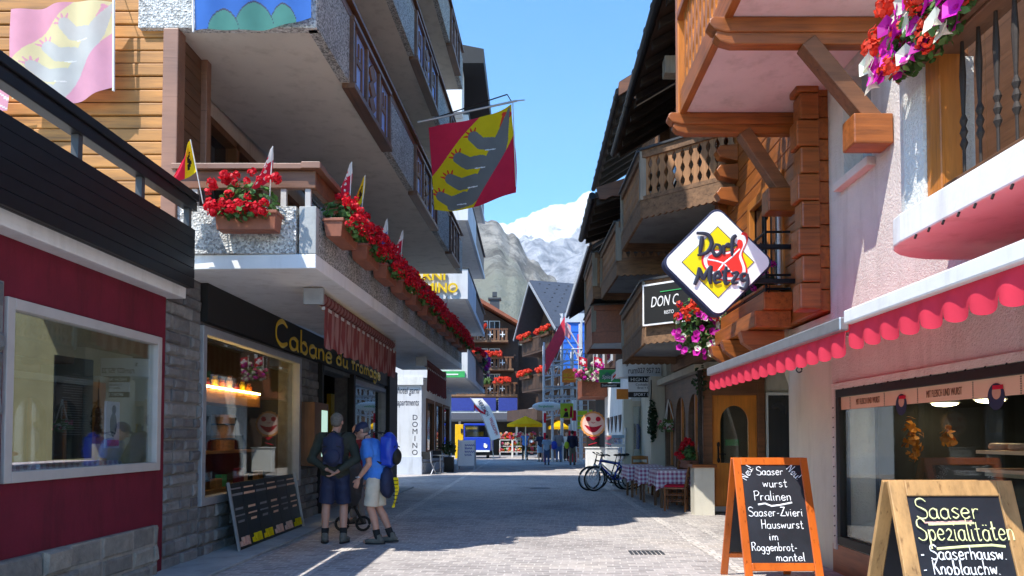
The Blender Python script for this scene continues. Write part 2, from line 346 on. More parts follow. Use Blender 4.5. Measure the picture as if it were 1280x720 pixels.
wood('rail_brown', (.26, .13, .08), 'X', .15, .45); wood('rail_brown_y', (.26, .13, .08), 'Y', .15, .45)
wood('old_z', (.36, .18, .08), 'Z', .45, .7); wood('old_x', (.21, .115, .06), 'X', .6, .75); wood('old_y', (.24, .12, .055), 'Y', .5, .75); wood('grey_wood', (.30, .27, .22), 'Z', .3, .8)
wood('red_wood', (.30, .085, .035), 'Y', .4, .5); wood('dark_wood', (.028, .018, .012), 'X', .5, .7); wood('dark_wood_y', (.055, .033, .020), 'Y', .5, .7); wood('chalet', (.075, .04, .024), 'X', .4, .7)
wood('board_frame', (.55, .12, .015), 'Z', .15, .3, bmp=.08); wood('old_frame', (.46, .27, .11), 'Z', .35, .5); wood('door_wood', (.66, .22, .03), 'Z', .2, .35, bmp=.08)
plain('chalkboard', (.012, .014, .020), .55, .5, 3, bmp=.02); plain('chalk', (.80, .82, .84), .9, .15, 40); plain('chalk_yellow', (.72, .74, .36), .9, .15, 40); plain('chalk_pink', (.7, .4, .35), .9)
plain('terracotta', (.27, .092, .05), .6, .2, 9); leafy('leaf', (.075, .165, .04), .55); leafy('leaf_pale', (.13, .22, .06), .5); leafy('leaf_dark', (.02, .05, .018), .5); leafy('geranium', (.62, .008, .022), .4); leafy('coral', (.72, .06, .025), .4)
leafy('magenta', (.52, .01, .34), .35); leafy('petunia_white', (.72, .74, .60), .15); leafy('violet', (.18, .03, .42), .4); leafy('pinkish', (.7, .12, .25), .4); leafy('yellow_petal', (.75, .5, .03), .3); leafy('corn', (.5, .18, .02), .5)
cloth('flag_red', (.70, .03, .07), .4); cloth('flag_yellow', (.80, .58, .015), .4); cloth('flag_grey', (.20, .20, .185), .4); cloth('flag_white', (.82, .82, .80)); cloth('flag_blue', (.06, .17, .50)); cloth('flag_green', (.09, .26, .22)); cloth('flag_black', (.02, .02, .02))
cloth('fade_pink', (.80, .42, .54), .4); cloth('fade_yellow', (.80, .75, .45), .4); cloth('fade_grey', (.62, .65, .63), .4); cloth('flag_claw', (.75, .06, .03))
plain('awning_red', (.78, .045, .085), .75, .1, 4); M['awning_red'] = cloth('awning_cloth', (.80, .06, .105), .35)
cloth('stripe_red', (.20, .055, .055), .2); cloth('stripe_pale', (.29, .15, .14), .2)
plain('sign_yellow', (.78, .62, .0), .4, .02, bmp=0); plain('sign_white', (.82, .82, .82), .4, .02, bmp=0); plain('sign_red', (.75, .03, .02), .4, .02, bmp=0); plain('sign_ink', (.02, .022, .04), .5, .02, bmp=0); plain('gold', (.85, .56, .02), .35, .05, metal=.2, bmp=0)
plain('navy', (.016, .022, .06), .7); plain('green_sign', (.05, .42, .12), .5); plain('blue_paint', (.015, .05, .42), .3, .05); plain('yellow_paint', (.80, .45, .01), .4); plain('lime', (.55, .75, .03), .5); plain('orange_sign', (.72, .22, .015), .45)
plain('cream_sign', (.70, .44, .30), .6, .04); plain('poster_dark', (.010, .018, .022), .5); plain('poster_orange', (.55, .20, .03), .6); plain('violin', (.14, .035, .012), .4); plain('poster_pale', (.55, .5, .6), .6); plain('curtain', (.60, .57, .52), .8); plain('room_beige', (.30, .24, .14), .8); plain('room_floor', (.22, .15, .09), .6)
plain('slate', (.05, .058, .075), .6, .15, 5); plain('terrace_blue', (.03, .05, .26), .6); plain('panel_blue', (.26, .38, .72), .5); plain('scaffold', (.55, .57, .60), .4); plain('blue_tarp', (.03, .16, .62), .5); plain('red_tarp', (.68, .03, .06), .6); plain('pale_tarp', (.75, .32, .32), .6); plain('silver', (.55, .57, .60), .4, .06, metal=.4); plain('rubber', (.015, .015, .016), .7); plain('smile', (.88, .60, .52), .5, .03); plain('smile_rim', (.80, .34, .10), .5)
checked('gingham', (.36, .075, .19), (.80, .76, .80), .09)
glass('glass', 1.0, .2); glass('glass_clear', .5, .03); plain('pane', (.018, .022, .028), .04, .3, 2, 0, 0, .9); plain('pane_pale', (.30, .34, .38), .06, .3, 2, 0, 0, .8)
emit('lamp_glow', (1, .82, .5), 14); emit('shelf_glow', (1, .62, .2), 22); emit('case_glow', (.6, .9, .75), .45)
plain('skin', (.52, .27, .19), .5, .08, 12, bmp=.03); plain('hair_grey', (.15, .135, .115), .8, .3, 40); plain('hair_dark', (.03, .02, .015), .7, .3, 40); plain('shirt_blue', (.05, .20, .62), .8); plain('shorts_beige', (.60, .53, .42), .85); plain('olive', (.035, .038, .028), .85); plain('sock', (.015, .015, .017), .9); plain('shoe', (.13, .12, .10), .8, .3, 20); plain('jeans', (.07, .13, .28), .85); plain('khaki', (.22, .20, .14), .85); plain('light_blue', (.35, .50, .66), .85); plain('grey_cloth', (.2, .2, .21), .85); plain('maroon', (.18, .015, .03), .8); plain('coral_cloth', (.6, .16, .15), .8)
# sett paving: small stones, irregular, with joints
def paving(name, c1, c2, mortar, bw, bh, rot):
    m, t, b = nodes(name); v = coords(t, (1, 1, 1), 'Object', (0, 0, rot))
    w = nd(t, 'TexNoise'); w.inputs['Scale'].default_value = .8; t.links.new(v, w.inputs['Vector'])
    ad = nd(t, 'MixRGB', blend_type='ADD'); ad.inputs[0].default_value = .30; t.links.new(v, ad.inputs[1]); t.links.new(w.outputs['Color'], ad.inputs[2])
    br = nd(t, 'TexBrick'); br.inputs['Scale'].default_value = 1; br.inputs['Brick Width'].default_value = bw; br.inputs['Row Height'].default_value = bh; br.inputs['Mortar Size'].default_value = .009; br.inputs['Mortar Smooth'].default_value = .4
    br.inputs['Color1'].default_value = (*c1, 1); br.inputs['Color2'].default_value = (*c2, 1); br.inputs['Mortar'].default_value = (*mortar, 1); t.links.new(ad.outputs[0], br.inputs['Vector'])
    mx = nd(t, 'MixRGB', blend_type='MULTIPLY'); mx.inputs[0].default_value = 1; t.links.new(br.outputs['Color'], mx.inputs[1])
    t.links.new(ramp(t, noise_tex(t, v, .55, 7, .62), [(.28, (.66, .65, .66)), (.5, (1, 1, 1)), (.72, (1.16, 1.12, 1.05))]), mx.inputs[2])
    m2 = nd(t, 'MixRGB', blend_type='MULTIPLY'); m2.inputs[0].default_value = 1; t.links.new(mx.outputs[0], m2.inputs[1])
    t.links.new(ramp(t, noise_tex(t, v, 9, 4, .7), [(.3, (.8, .8, .8)), (.7, (1.12, 1.12, 1.12))]), m2.inputs[2])
    t.links.new(m2.outputs[0], b.inputs['Base Color']); b.inputs['Roughness'].default_value = .8; b.inputs['Specular IOR Level'].default_value = .3
    iv = nd(t, 'Math', operation='SUBTRACT'); iv.inputs[0].default_value = 1; t.links.new(br.outputs['Fac'], iv.inputs[1])
    bump(t, b, iv.outputs[0], .5, .01); return m
paving('setts', (.30, .275, .262), (.45, .41, .385), (.54, .50, .47), .17, .11, R(4)); paving('band', (.52, .48, .44), (.62, .57, .53), (.3, .28, .26), .14, .14, 0)
# rock and snow
def rockmat(name, rock, rock2, green, snow_lo, snow_hi):
    m, t, b = nodes(name); v = coords(t); geo = nd(t, 'NewGeometry'); sx = nd(t, 'SeparateXYZ'); t.links.new(geo.outputs['Position'], sx.inputs[0])
    n1 = noise_tex(t, v, .012, 10, .68); base = ramp(t, n1, [(.34, mul(rock, .6)), (.46, rock), (.54, rock2), (.68, mul(rock2, 1.3))])
    mr = nd(t, 'MapRange'); mr.inputs[1].default_value = 100; mr.inputs[2].default_value = 900; t.links.new(sx.outputs[2], mr.inputs[0])
    n2 = noise_tex(t, v, .006, 9, .65); s = nd(t, 'Math', operation='SUBTRACT'); t.links.new(n2, s.inputs[0]); t.links.new(mr.outputs[0], s.inputs[1])
    gm = nd(t, 'MixRGB'); t.links.new(ramp(t, s.outputs[0], [(.0, (0, 0, 0)), (.25, (1, 1, 1))]), gm.inputs[0]); t.links.new(base, gm.inputs[1]); gm.inputs[2].default_value = (*green, 1)
    sn = nd(t, 'SeparateXYZ'); t.links.new(geo.outputs['Normal'], sn.inputs[0])
    mz = nd(t, 'MapRange'); mz.inputs[1].default_value = snow_lo; mz.inputs[2].default_value = snow_hi; t.links.new(sx.outputs[2], mz.inputs[0])
    a = nd(t, 'Math', operation='ADD'); t.links.new(mz.outputs[0], a.inputs[0]); n3 = noise_tex(t, v, .005, 9, .7); t.links.new(n3, a.inputs[1])
    sm = nd(t, 'MixRGB'); t.links.new(ramp(t, a.outputs[0], [(.95, (0, 0, 0)), (1.02, (1, 1, 1))]), sm.inputs[0]); t.links.new(gm.outputs[0], sm.inputs[1]); sm.inputs[2].default_value = (.84, .86, .88, 1)
    t.links.new(sm.outputs[0], b.inputs['Base Color']); b.inputs['Roughness'].default_value = .95; b.inputs['Specular IOR Level'].default_value = .1
    bump(t, b, noise_tex(t, v, .022, 9, .75), 1.0, 40); return m
rockmat('rock', (.25, .23, .195), (.46, .42, .355), (.36, .355, .27), 2500, 4000); rockmat('snow', (.36, .38, .41), (.50, .50, .51), (.45, .45, .42), 750, 1650)

# ------------------------------------------------------------ setting: ground, street, mountains
g = MB(); g.quad((-6000, -300, -.012), (6000, -300, -.012), (6000, 9000, -.012), (-6000, 9000, -.012)); plain('ground', (.24, .23, .2), .9, .15, .3)
struct(g.build('ground', 'ground', origin=(0, 0, 0)))
g = MB()
for i in range(24):
    for j in range(36): g.quad((-8 + i, -6 + j * 3, 0), (-7 + i, -6 + j * 3, 0), (-7 + i, -3 + j * 3, 0), (-8 + i, -3 + j * 3, 0))
struct(g.build('street', 'setts', origin=(0, 0, 0)))
g = MB()
g.quad((2.28, -2, .004), (2.44, -2, .004), (2.12, 40, .004), (1.98, 40, .004)); g.quad((2.75, -2, .004), (2.9, -2, .004), (2.55, 40, .004), (2.42, 40, .004))
g.quad((-2.45, -2, .004), (-2.3, -2, .004), (-2.3, 48, .004), (-2.45, 48, .004))
struct(g.build('paving_band', 'band', origin=(0, 0, 0)))
g = MB(); g.box(-3.94, -3.3, 2, 21.5, 0, .03); struct(g.build('pavement', 'concrete', bevel=.008))
g = MB(); g.lathe((.3, 21.3, -.02), [(.3, 0), (.3, .026), (.26, .027)], 20); struct(g.build('manhole_cover', 'dark_grey'))
g = MB(); g.box(1.25, 1.65, 9.6, 9.62, 0, .006); [g.box(1.25 + .055 * i, 1.285 + .055 * i, 9.3, 9.62, 0, .007) for i in range(8)]; struct(g.build('drain_grate', 'dark_grey'))
def fbm(x, y, k): return noise.fractal(Vector((x, y, k)), 1.0, 2.1, 7)
def mountain(name, prof, D0, D, D1, mat, amp, seed, base0=0):
    m = MB(); NA, ND = 420, 150; px0, px1 = -500, 1700
    def tgt(px):
        for (a, ya), (b, yb) in zip(prof, prof[1:]):
            if a <= px <= b: t = (px - a) / (b - a); t = t * t * (3 - 2 * t); return ya + (yb - ya) * t
        return prof[0][1] if px < prof[0][0] else prof[-1][1]
    for i in range(NA + 1):
        u = i / NA; px = px0 + (px1 - px0) * u; px = 662 + math.copysign(abs((px - 662) / 1000) ** 1.6 * 1000, px - 662); a = (px - PX0) / FPX
        h = (HORY - tgt(px)) / FPX
        for j in range(ND + 1):
            v = j / ND; d = D0 + (D1 - D0) * v; x, y = a * d, d; s = (d - D0) / (D - D0)
            e = s ** 1.15 if s <= 1 else max(0, 1 - (d - D) / (D1 - D) * .6)
            z = base0 + (h * D - base0) * e
            z += amp * fbm(x * .0016, y * .0016, seed) * min(1, s * 1.5) * (.35 + .65 * min(1, abs(s - 1) * 4)) + amp * (.25 * fbm(x * .006, y * .006, seed + 5) + .12 * fbm(x * .02, y * .02, seed + 8)) * min(1, s)
            rg = abs(noise.noise(Vector((x * .0022 + y * .0008, y * .0006, seed)))); z -= amp * .5 * (1 - rg) ** 4 * min(1, s * 2) * min(1, abs(s - 1) * 3)
            m.v.append((x, y, z + CAMZ))
    for i in range(NA):
        for j in range(ND): k = i * (ND + 1) + j; m.f.append((k, k + ND + 1, k + ND + 2, k + 1)); m.mi.append(0)
    return struct(m.build(name, mat, origin=(0, 0, 0), smooth=True))
mountain('rocky_mountain', [(-400, 60), (300, 150), (480, 215), (560, 252), (600, 272), (618, 268), (640, 288), (665, 322), (690, 348), (720, 385), (770, 425), (900, 470), (1500, 500)], 300, 2600, 3600, 'rock', 120, 3.1, -20)
mountain('snowy_mountain', [(-400, 200), (480, 300), (600, 290), (630, 277), (655, 268), (690, 258), (715, 251), (742, 239), (765, 248), (800, 240), (860, 200), (1100, 120), (1600, 100)], 1200, 5400, 7000, 'snow', 190, 9.7, -20)

# ------------------------------------------------------------ left, nearest: red restaurant with a terrace on its roof
def stones(m, y0, y1, z0, z1, X, hmin, hmax, wmin, wmax, dep=.04, axis='x', step=0):
    z = z0
    while z < z1 - .02:
        h = min(rnd.uniform(hmin, hmax), z1 - z)
        if z1 - z - h < .05: h = z1 - z
        y = y0 - rnd.uniform(0, wmax * .6)
        while y < y1:
            w = rnd.uniform(wmin, wmax); a, b = max(y, y0) + .006, min(y + w, y1) - .006
            if b - a > .02:
                d = rnd.uniform(.01, dep)
                cs = [(a, z + .006), (b, z + .006), (b, z + h - .006), (a, z + h - .006)]
                k = len(m.v); j = lambda: rnd.uniform(-.008, .008)
                for yy, zz in cs: m.v.append((X - .05, yy, zz))
                for (yy, zz), (sy, sz) in zip(cs, ((1, 1), (-1, 1), (-1, -1), (1, -1))): m.v.append((X + d * .5, yy + sy * .004, zz + sz * .004))
                for (yy, zz), (sy, sz) in zip(cs, ((1, 1), (-1, 1), (-1, -1), (1, -1))): m.v.append((X + d + j(), yy + sy * min(.03, (b - a) * .25) + j(), zz + sz * .025 + j()))
                for q in ((0, 1, 5, 4), (1, 2, 6, 5), (2, 3, 7, 6), (3, 0, 4, 7), (4, 5, 9, 8), (5, 6, 10, 9), (6, 7, 11, 10), (7, 4, 8, 11), (8, 9, 10, 11)): m.f.append(tuple(k + i for i in q)); m.mi.append(0)
            y += w
        z += h
def stonemat(name, c1, c2):
    m, t, b = nodes(name); v = coords(t); g_ = nd(t, 'NewGeometry')
    mx = nd(t, 'MixRGB', blend_type='MULTIPLY'); mx.inputs[0].default_value = 1
    t.links.new(ramp(t, g_.outputs['Random Per Island'], [(0, c1), (1, c2)]), mx.inputs[1]); f = noise_tex(t, v, 7, 9, .7)
    t.links.new(ramp(t, f, [(.3, (.65, .65, .65)), (.7, (1.25, 1.24, 1.2))]), mx.inputs[2]); t.links.new(mx.outputs[0], b.inputs['Base Color']); b.inputs['Roughness'].default_value = .85
    bump(t, b, f, .7, .03)
stonemat('stone', (.12, .12, .125), (.25, .25, .245)); stonemat('stone_warm', (.20, .185, .165), (.36, .33, .28))
XW = -3.92
red = thing('restaurant', 'low red painted restaurant with grey stone plinth and black roof terrace front', 'building', (-5.5, 5, 0))
m = MB(); m.wallx(-4.02, XW, 2, 8.06, 0, 2.95, [(5.6, 7.92, 1.12, 2.48)]); m.build('wall', 'red_wall', red)
m = MB(); stones(m, 2, 7.88, 0, .54, XW + .03, .13, .2, .3, .55, .06); m.box(XW + .001, XW + .04, 2, 7.88, 0, .53); m.build('plinth', 'stone_warm', red)
m = MB(); stones(m, 2, 5.53, .56, 2.6, XW + .02, .12, .2, .25, .5, .05); m.box(XW + .001, XW + .03, 2, 5.53, .55, 2.6); m.build('stone_pier', 'stone', red)
m = MB(); m.box(-6.6, -6.5, 2, 8, 0, 2.9); m.box(-6.5, -4.03, 7.98, 8.06, 0, 2.9); m.build('room', 'room_beige', red)
m = MB(); m.box(-6.5, -4.03, -1, 7.98, .02, .06); m.build('room_floor', 'room_floor', red)
def wframe(y0, y1, z0, z1, X, w, d, name, mat, parent, pane=None, gap=-.06):
    q = MB(); q.box(X - .08, X + d, y0, y0 + w, z0, z1); q.box(X - .08, X + d, y1 - w, y1, z0, z1); q.box(X - .08, X + d, y0 + w, y1 - w, z0, z0 + w); q.box(X - .08, X + d, y0 + w, y1 - w, z1 - w, z1)
    f = q.build(name, mat, parent, bevel=.006)
    if pane: q = MB(); q.box(X + gap, X + gap + .012, y0 + w - .01, y1 - w + .01, z0 + w - .01, z1 - w + .01); q.build('pane', pane, f)
    return f
wframe(5.58, 7.94, 1.10, 2.50, XW, .085, .03, 'window', 'frame_grey', red, 'glass', -.03)
m = MB(); m.box(-5.3, -3.74, 2, 8.14, 2.95, 3.08); m.build('terrace_slab', 'white_paint', red, bevel=.01); m = MB(); m.box(-6.6, -5.302, 2, 8.06, 2.96, 2.98); m.build('added_glass_roof', 'glass_clear', red)  # slab stops short; unseen glazing added behind it to let daylight into the room
m = MB()
for i in range(6): z = 3.05 + i * .107; m.box(-3.66 - .012 * (i % 2), -3.62, 2, 8.07, z, z + .103)
m.box(-3.7, -3.665, 2, 8.07, 3.05, 3.69); m.build('terrace_cladding', 'black_metal', red, bevel=.004)
m = MB(); m.box(-3.72, -3.60, 2, 8.07, 3.885, 3.99); m.box(-3.74, -3.58, 2, 8.07, 3.99, 4.07); m.build('handrail', 'black_metal', red, bevel=.008)
for y in (2.1, 3.05, 4.03, 5.02, 6.0, 6.99, 7.97): q = MB(); q.box(-3.69, -3.63, y - .03, y + .03, 3.69, 3.885); q.build('handrail_post', 'dark_grey', red)
def board_x(name, label, cat, y0, y1, z0, z1, X, mat, edge=None):
    q = MB(); q.box(X - .012, X, y0, y1, z0, z1); o = q.build(name, mat); return tag(o, label, cat)
# things behind the glass of the restaurant
b_ = thing('menu_panel', 'tall dark menu panel with small white print hanging behind the red restaurant window', 'menu', (-4.1, 6.55, 1.25))
m = MB(); m.obox((-4.14, 6.82, 1.71), (.02, .46, .92), rotz(R(-8))); m.build('panel', 'poster_dark', b_)
m = MB()
for i in range(26):
    z = 2.02 - i * .022; w = rnd.uniform(.28, .34) if i % 9 else .1
    m.obox((-4.124, 6.82, z), (.004, w, .006), rotz(R(-8)))
m.build('print', 'grey_cloth', b_)
b_ = thing('violin_poster', 'orange poster with a brown violin behind the red restaurant window', 'poster', (-4.6, 7.15, 1.4)); m = MB(); m.obox((-4.36, 7.57, 1.69), (.02, .27, .62)); m.build('sheet', 'poster_orange', b_)
m = MB(); m.tube([(-4.345, 7.57, z) for z in (1.44, 1.48, 1.54, 1.6, 1.65, 1.7, 1.73, 1.75, 1.94)], [.03, .06, .068, .047, .043, .053, .043, .013, .012], 10, flat=(1, 0, 0)); m.build('violin', 'violin', b_)
b_ = thing('concert_poster', 'small lilac poster with a dark figure beside the orange violin poster', 'poster', (-4.45, 7.5, 1.4)); m = MB(); m.obox((-4.16, 7.49, 1.57), (.02, .24, .46)); m.build('sheet', 'poster_pale', b_)
m = MB(); m.sph((-4.146, 7.5, 1.72), (.012, .035, .045)); m.sph((-4.146, 7.49, 1.57), (.012, .06, .12)); m.build('figure', 'navy', b_); m = MB(); m.box(-4.149, -4.142, 7.39, 7.59, 1.36, 1.42); m.build('caption', 'pinkish', b_)
def cloth_table(loc, r, label, grp, rz=0, top=.76, drop=.28):
    t = thing('table', label, 'table', loc, grp, rz); q = MB(); n = 10
    q.box(-r + .02, r - .02, -r + .02, r - .02, top - .035, top - .004); q.build('tabletop', 'brown_x', t, True)
    for sx in (-1, 1):
        for sy in (-1, 1): q = MB(); q.box(sx * (r - .1) - .025, sx * (r - .1) + .025, sy * (r - .1) - .025, sy * (r - .1) + .025, 0, top - .036); q.build('leg', 'brown_board', t, True)
    q = MB(); q.box(-r, r, -r, r, top, top + .004); N = 48; R0 = []; R1 = []
    for i in range(N):
        s = i / N * 4; k = int(s); f = s - k; cx = [(-1 + 2 * f, -1), (1, -1 + 2 * f), (1 - 2 * f, 1), (-1, 1 - 2 * f)][k]
        cor = max(0, 1 - min(f, 1 - f) * 5); fl = 1.03 + .05 * math.sin(i * 1.7) + cor * .1
        R0.append((cx[0] * (r + .002), cx[1] * (r + .002), top + .005)); R1.append((cx[0] * r * fl, cx[1] * r * fl, top - drop * (1 + .35 * cor) + .02 * math.sin(i * 2.3)))
    q2 = MB(); RM = [tuple((a * .55 + b * .45) * (1.015 if k < 2 else 1) for k, (a, b) in enumerate(zip(p, w))) for p, w in zip(R0, R1)]
    q2.add(R0 + RM + R1, [(i, i + N, (i + 1) % N + N, (i + 1) % N) for i in range(N)] + [(i + N, i + 2 * N, (i + 1) % N + 2 * N, (i + 1) % N + N) for i in range(N)])
    cl = MB(); cl.v = q.v; cl.f = list(q.f); cl.mi = list(q.mi); cl.add(q2.v, q2.f); c = cl.build('tablecloth', 'gingham'); c.location = loc; c.rotation_euler = (0, 0, rz)
    me = c.data; o_ = c.location
    xs, ys, zs = zip(*cl.v); off = Vector(((min(xs) + max(xs)) / 2, (min(ys) + max(ys)) / 2, min(zs)))
    for v in me.vertices: v.co += off
    return t, tag(c, label.replace('table', 'tablecloth', 1) if 'table' in label else label, 'tablecloth')
for y, lb in ((6.2, 'nearest'), (6.95, 'middle'), (7.6, 'farthest')):
    t_, c_ = cloth_table((-4.62, y, .44), .3, lb + ' small table under checked cloth behind the red restaurant window', 'tables inside the red restaurant')
    c_['label'] = lb + ' gingham tablecloth showing at the bottom of the red restaurant window'; c_['group'] = 'gingham cloths inside the red restaurant'

# ------------------------------------------------------------ left: tall apartment house with gravel concrete balconies
AX, AD = math.sin(R(2.2)), math.cos(R(2.2))
C1 = Vector((-2.35, 8.2, 0))
def A(s, off=0): return Vector((C1.x + AX * s + AD * off, C1.y + AD * s - AX * off, 0))      # along the balcony edge; off to the street
tall = thing('apartment_house', 'tall apartment house with stacked gravel concrete balconies above a cheese shop', 'building', (-6, 14, 0))
def slab(m, s0, s1, o0, o1, z0, z1):
    P = [A(s0, o0), A(s0, o1), A(s1, o1), A(s1, o0)]; m.ext([(p.x, p.y, z0) for p in P], (0, 0, z1 - z0))
LEN = 12.5
m = MB(); m.wallx(-4.3, -3.95, 8.07, 21.6, 0, 3.3, [(8.97, 12.85, .62, 2.79), (14.0, 16.55, 0, 2.75), (16.7, 20.4, .3, 2.75)]); m.build('wall', 'stone', tall)
m = MB(); stones(m, 8.08, 8.96, 0, 3.28, -3.95, .11, .19, .2, .45, .05); stones(m, 8.97, 12.85, 0, .62, -3.95, .11, .19, .2, .45, .05); stones(m, 12.86, 13.95, 0, 2.8, -3.95, .11, .19, .2, .45, .05); m.build('stone_facing', 'stone', tall)
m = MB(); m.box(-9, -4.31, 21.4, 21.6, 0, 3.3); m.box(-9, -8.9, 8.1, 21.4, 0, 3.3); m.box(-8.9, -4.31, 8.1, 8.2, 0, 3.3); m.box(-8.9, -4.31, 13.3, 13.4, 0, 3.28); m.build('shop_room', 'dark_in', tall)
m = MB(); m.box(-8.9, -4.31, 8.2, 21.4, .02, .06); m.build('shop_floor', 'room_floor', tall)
m = MB(); m.box(-9.6, -3.955, 8.07, 21.6, 3.3, 3.46); slab(m, 0, LEN, -1.65, 0, 3.3, 3.46); M_ = m
M_.build('balcony_slab', 'white_wall', tall, bevel=.008)
m = MB(); m.wallx(-4.6, -4.3, 8.9, 21.6, 3.462, 14.2, [(9.85, 11.9, 3.6, 5.75), (13.2, 15.2, 3.6, 5.75), (16.5, 18.5, 3.6, 5.75)] + [(a, b, z, z + 2.1) for z in (6.1, 8.75, 11.35) for a, b in ((10.2, 12.2), (13.2, 15.2), (16.5, 18.5))]); m.build('upper_wall', 'beige', tall)
for z in (3.6, 6.1, 8.75, 11.35):
    for a, b in ((9.85 if z < 4 else 10.2, 11.9 if z < 4 else 12.2), (13.2, 15.2), (16.5, 18.5)):
        h = 2.15 if z < 4 else 2.1
        q = MB(); c = (a + b) / 2
        for y in (a, c - .05, b - .1): q.box(-4.5, -4.27, y, y + .1, z, z + h)
        q.box(-4.5, -4.27, a + .1, b - .1, z + h - .1, z + h); q.box(-4.5, -4.27, a + .1, b - .1, z, z + .1); w = q.build('window', 'brown_board', tall)
        q = MB(); q.box(-4.45, -4.43, a + .1, b - .1, z + .1, z + h - .1); q.build('pane', 'pane', w)
m = MB(); m.box(-9.6, -4.6, 21.3, 21.6, 3.462, 14.2); m.box(-9.6, -9.3, 8.6, 21.3, 3.462, 14.2); m.build('gable_wall', 'white_wall', tall)
# planked front, facing the camera
m = MB(); z = 3.1; i = 0
while z < 14.1:
    h = .147; d = rnd.uniform(-.012, .012); m.box(-9.6, -4.05, 8.22 + d, 8.5, z + .006, z + h - .004); z += h
m.build('log_front', 'log_orange', tall, bevel=.012)
m = MB(); m.box(-9.6, -4.3, 8.3, 8.6, 3.1, 14.1); m.build('log_backing', 'dark_wood', tall)
m = MB(); m.box(-4.05, -3.88, 8.16, 8.34, 3.462, 5.97); m.box(-3.98, -3.86, 8.86, 8.98, 3.462, 5.97); m.split('corner_post', 'rail_brown', tall, bevel=.01)
m = MB(); z = 3.47
while z < 5.95: m.box(-4.04, -3.93, 8.34, 8.86, z, min(z + .142, 5.968)); z += .148
m.build('side_boards', 'brown_y', tall, bevel=.006)
# first floor balcony
m = MB(); m.box(-4.04, -2.57, 8.2, 8.3, 3.463, 3.99); m.build('front_parapet', 'gravel_pale', tall, bevel=.006)
m = MB(); slab(m, 0, .1, -.19, 0, 3.463, 3.99); m.build('parapet_corner', 'concrete', tall, bevel=.006)
m = MB(); slab(m, .1, LEN, -.11, -.005, 3.463, 3.99); m.build('side_parapet', 'gravel', tall)
m = MB(); m.box(-3.9, -2.36, 8.2, 8.28, 4.19, 4.385); q = MB(); slab(m, .08, LEN, -.10, -.02, 4.19, 4.385); m.build('balcony_rail', 'brown_x', tall, bevel=.008)
m = MB(); m.box(-3.93, -2.5, 8.14, 8.36, 4.387, 4.45); m.box(-2.5, -2.29, 8.12, 8.38, 4.387, 4.46); slab(m, .18, LEN, -.17, .05, 4.387, 4.45); m.build('rail_cap', 'rail_brown', tall, bevel=.006)
m = MB()
for x in (-3.7, -2.72, -2.45): m.box(x - .03, x + .03, 8.22, 8.27, 3.99, 4.19)
for s in range(1, 12): p = A(s, -.07); m.box(p.x - .03, p.x + .03, p.y - .03, p.y + .03, 3.99, 4.19)
m.split('rail_bracket', 'frame_grey', tall)
# floors above
for lv, zb in ((2, 5.97), (3, 8.5), (4, 11.15)):
    m = MB(); slab(m, .002, LEN, -2.0, -.002, zb + .002, zb + .16); m.build('balcony_slab', 'beige', tall)
    m = MB(); m.box(-4.33, -2.36, 8.16, 8.28, zb, zb + .85); m.build('front_parapet', 'gravel_pale', tall, bevel=.008)
    for s0, s1 in ((.0, 1.25), (3.45, 5.5), (8.0, 10.0), (11.6, LEN)): m = MB(); slab(m, s0, s1, -.12, 0, zb, zb + .85); m.build('side_parapet', 'gravel', tall, bevel=.006)
    for s0, s1 in ((1.25, 3.45), (5.5, 8.0), (10.0, 11.6)):
        m = MB(); slab(m, s0 + .01, s1 - .01, -.1, .07, zb - .06, zb + .02); slab(m, s0 + .01, s1 - .01, -.06, .06, zb + .82, zb + .88)
        n = 4
        for k in range(n): s = s0 + .01 + (s1 - s0 - .09) * k / (n - 1); slab(m, s, s + .07, -.05, .05, zb + .02, zb + .82)
        f = m.build('carved_panel', 'brown_y', tall, bevel=.005)
        m = MB()
        for k in range(n - 1):
            a = s0 + .08 + (s1 - s0 - .09) * k / (n - 1); b = s0 + .01 + (s1 - s0 - .09) * (k + 1) / (n - 1); c = (a + b) / 2; w = (b - a)
            if k == 1:
                for dz in (.2, .42, .64): P = [A(c - w * .3, .0), A(c, .0), A(c + w * .3, .0)]; m.ext([(P[0].x, P[0].y, zb + dz), (P[1].x, P[1].y, zb + dz - .14), (P[2].x, P[2].y, zb + dz), (P[1].x, P[1].y, zb + dz + .14)], (.03, 0, 0))
            else:
                slab(m, c - w * .28, c - w * .20, -.01, .02, zb + .12, zb + .82); slab(m, c + w * .20, c + w * .28, -.01, .02, zb + .02, zb + .72)
                slab(m, c - w * .18, c + w * .18, -.01, .02, zb + .40, zb + .48); slab(m, c - w * .04, c + w * .04, -.01, .02, zb + .5, zb + .7)
        m.build('carving', 'brown_board', f)
        m = MB(); slab(m, s0 + .03, s1 - .03, -.04, .0, zb + .02, zb + .82); m.build('backing', 'panel_blue', f)
    m = MB(); slab(m, .05, LEN, -.1, -.02, zb + .9, zb + 1.02); slab(m, .05, LEN, -.16, .04, zb + 1.04, zb + 1.09); m.build('balcony_rail', 'brown_y', tall, bevel=.006)
    m = MB()
    for s in [i * .9 + .3 for i in range(14)]: slab(m, s, s + .05, -.09, -.03, zb + .85, zb + .9)
    m.split('rail_bracket', 'frame_grey', tall)
m = MB(); slab(m, -.5, LEN + .6, -8, 1.0, 14.2, 14.45); m.build('roof', 'slate', tall)
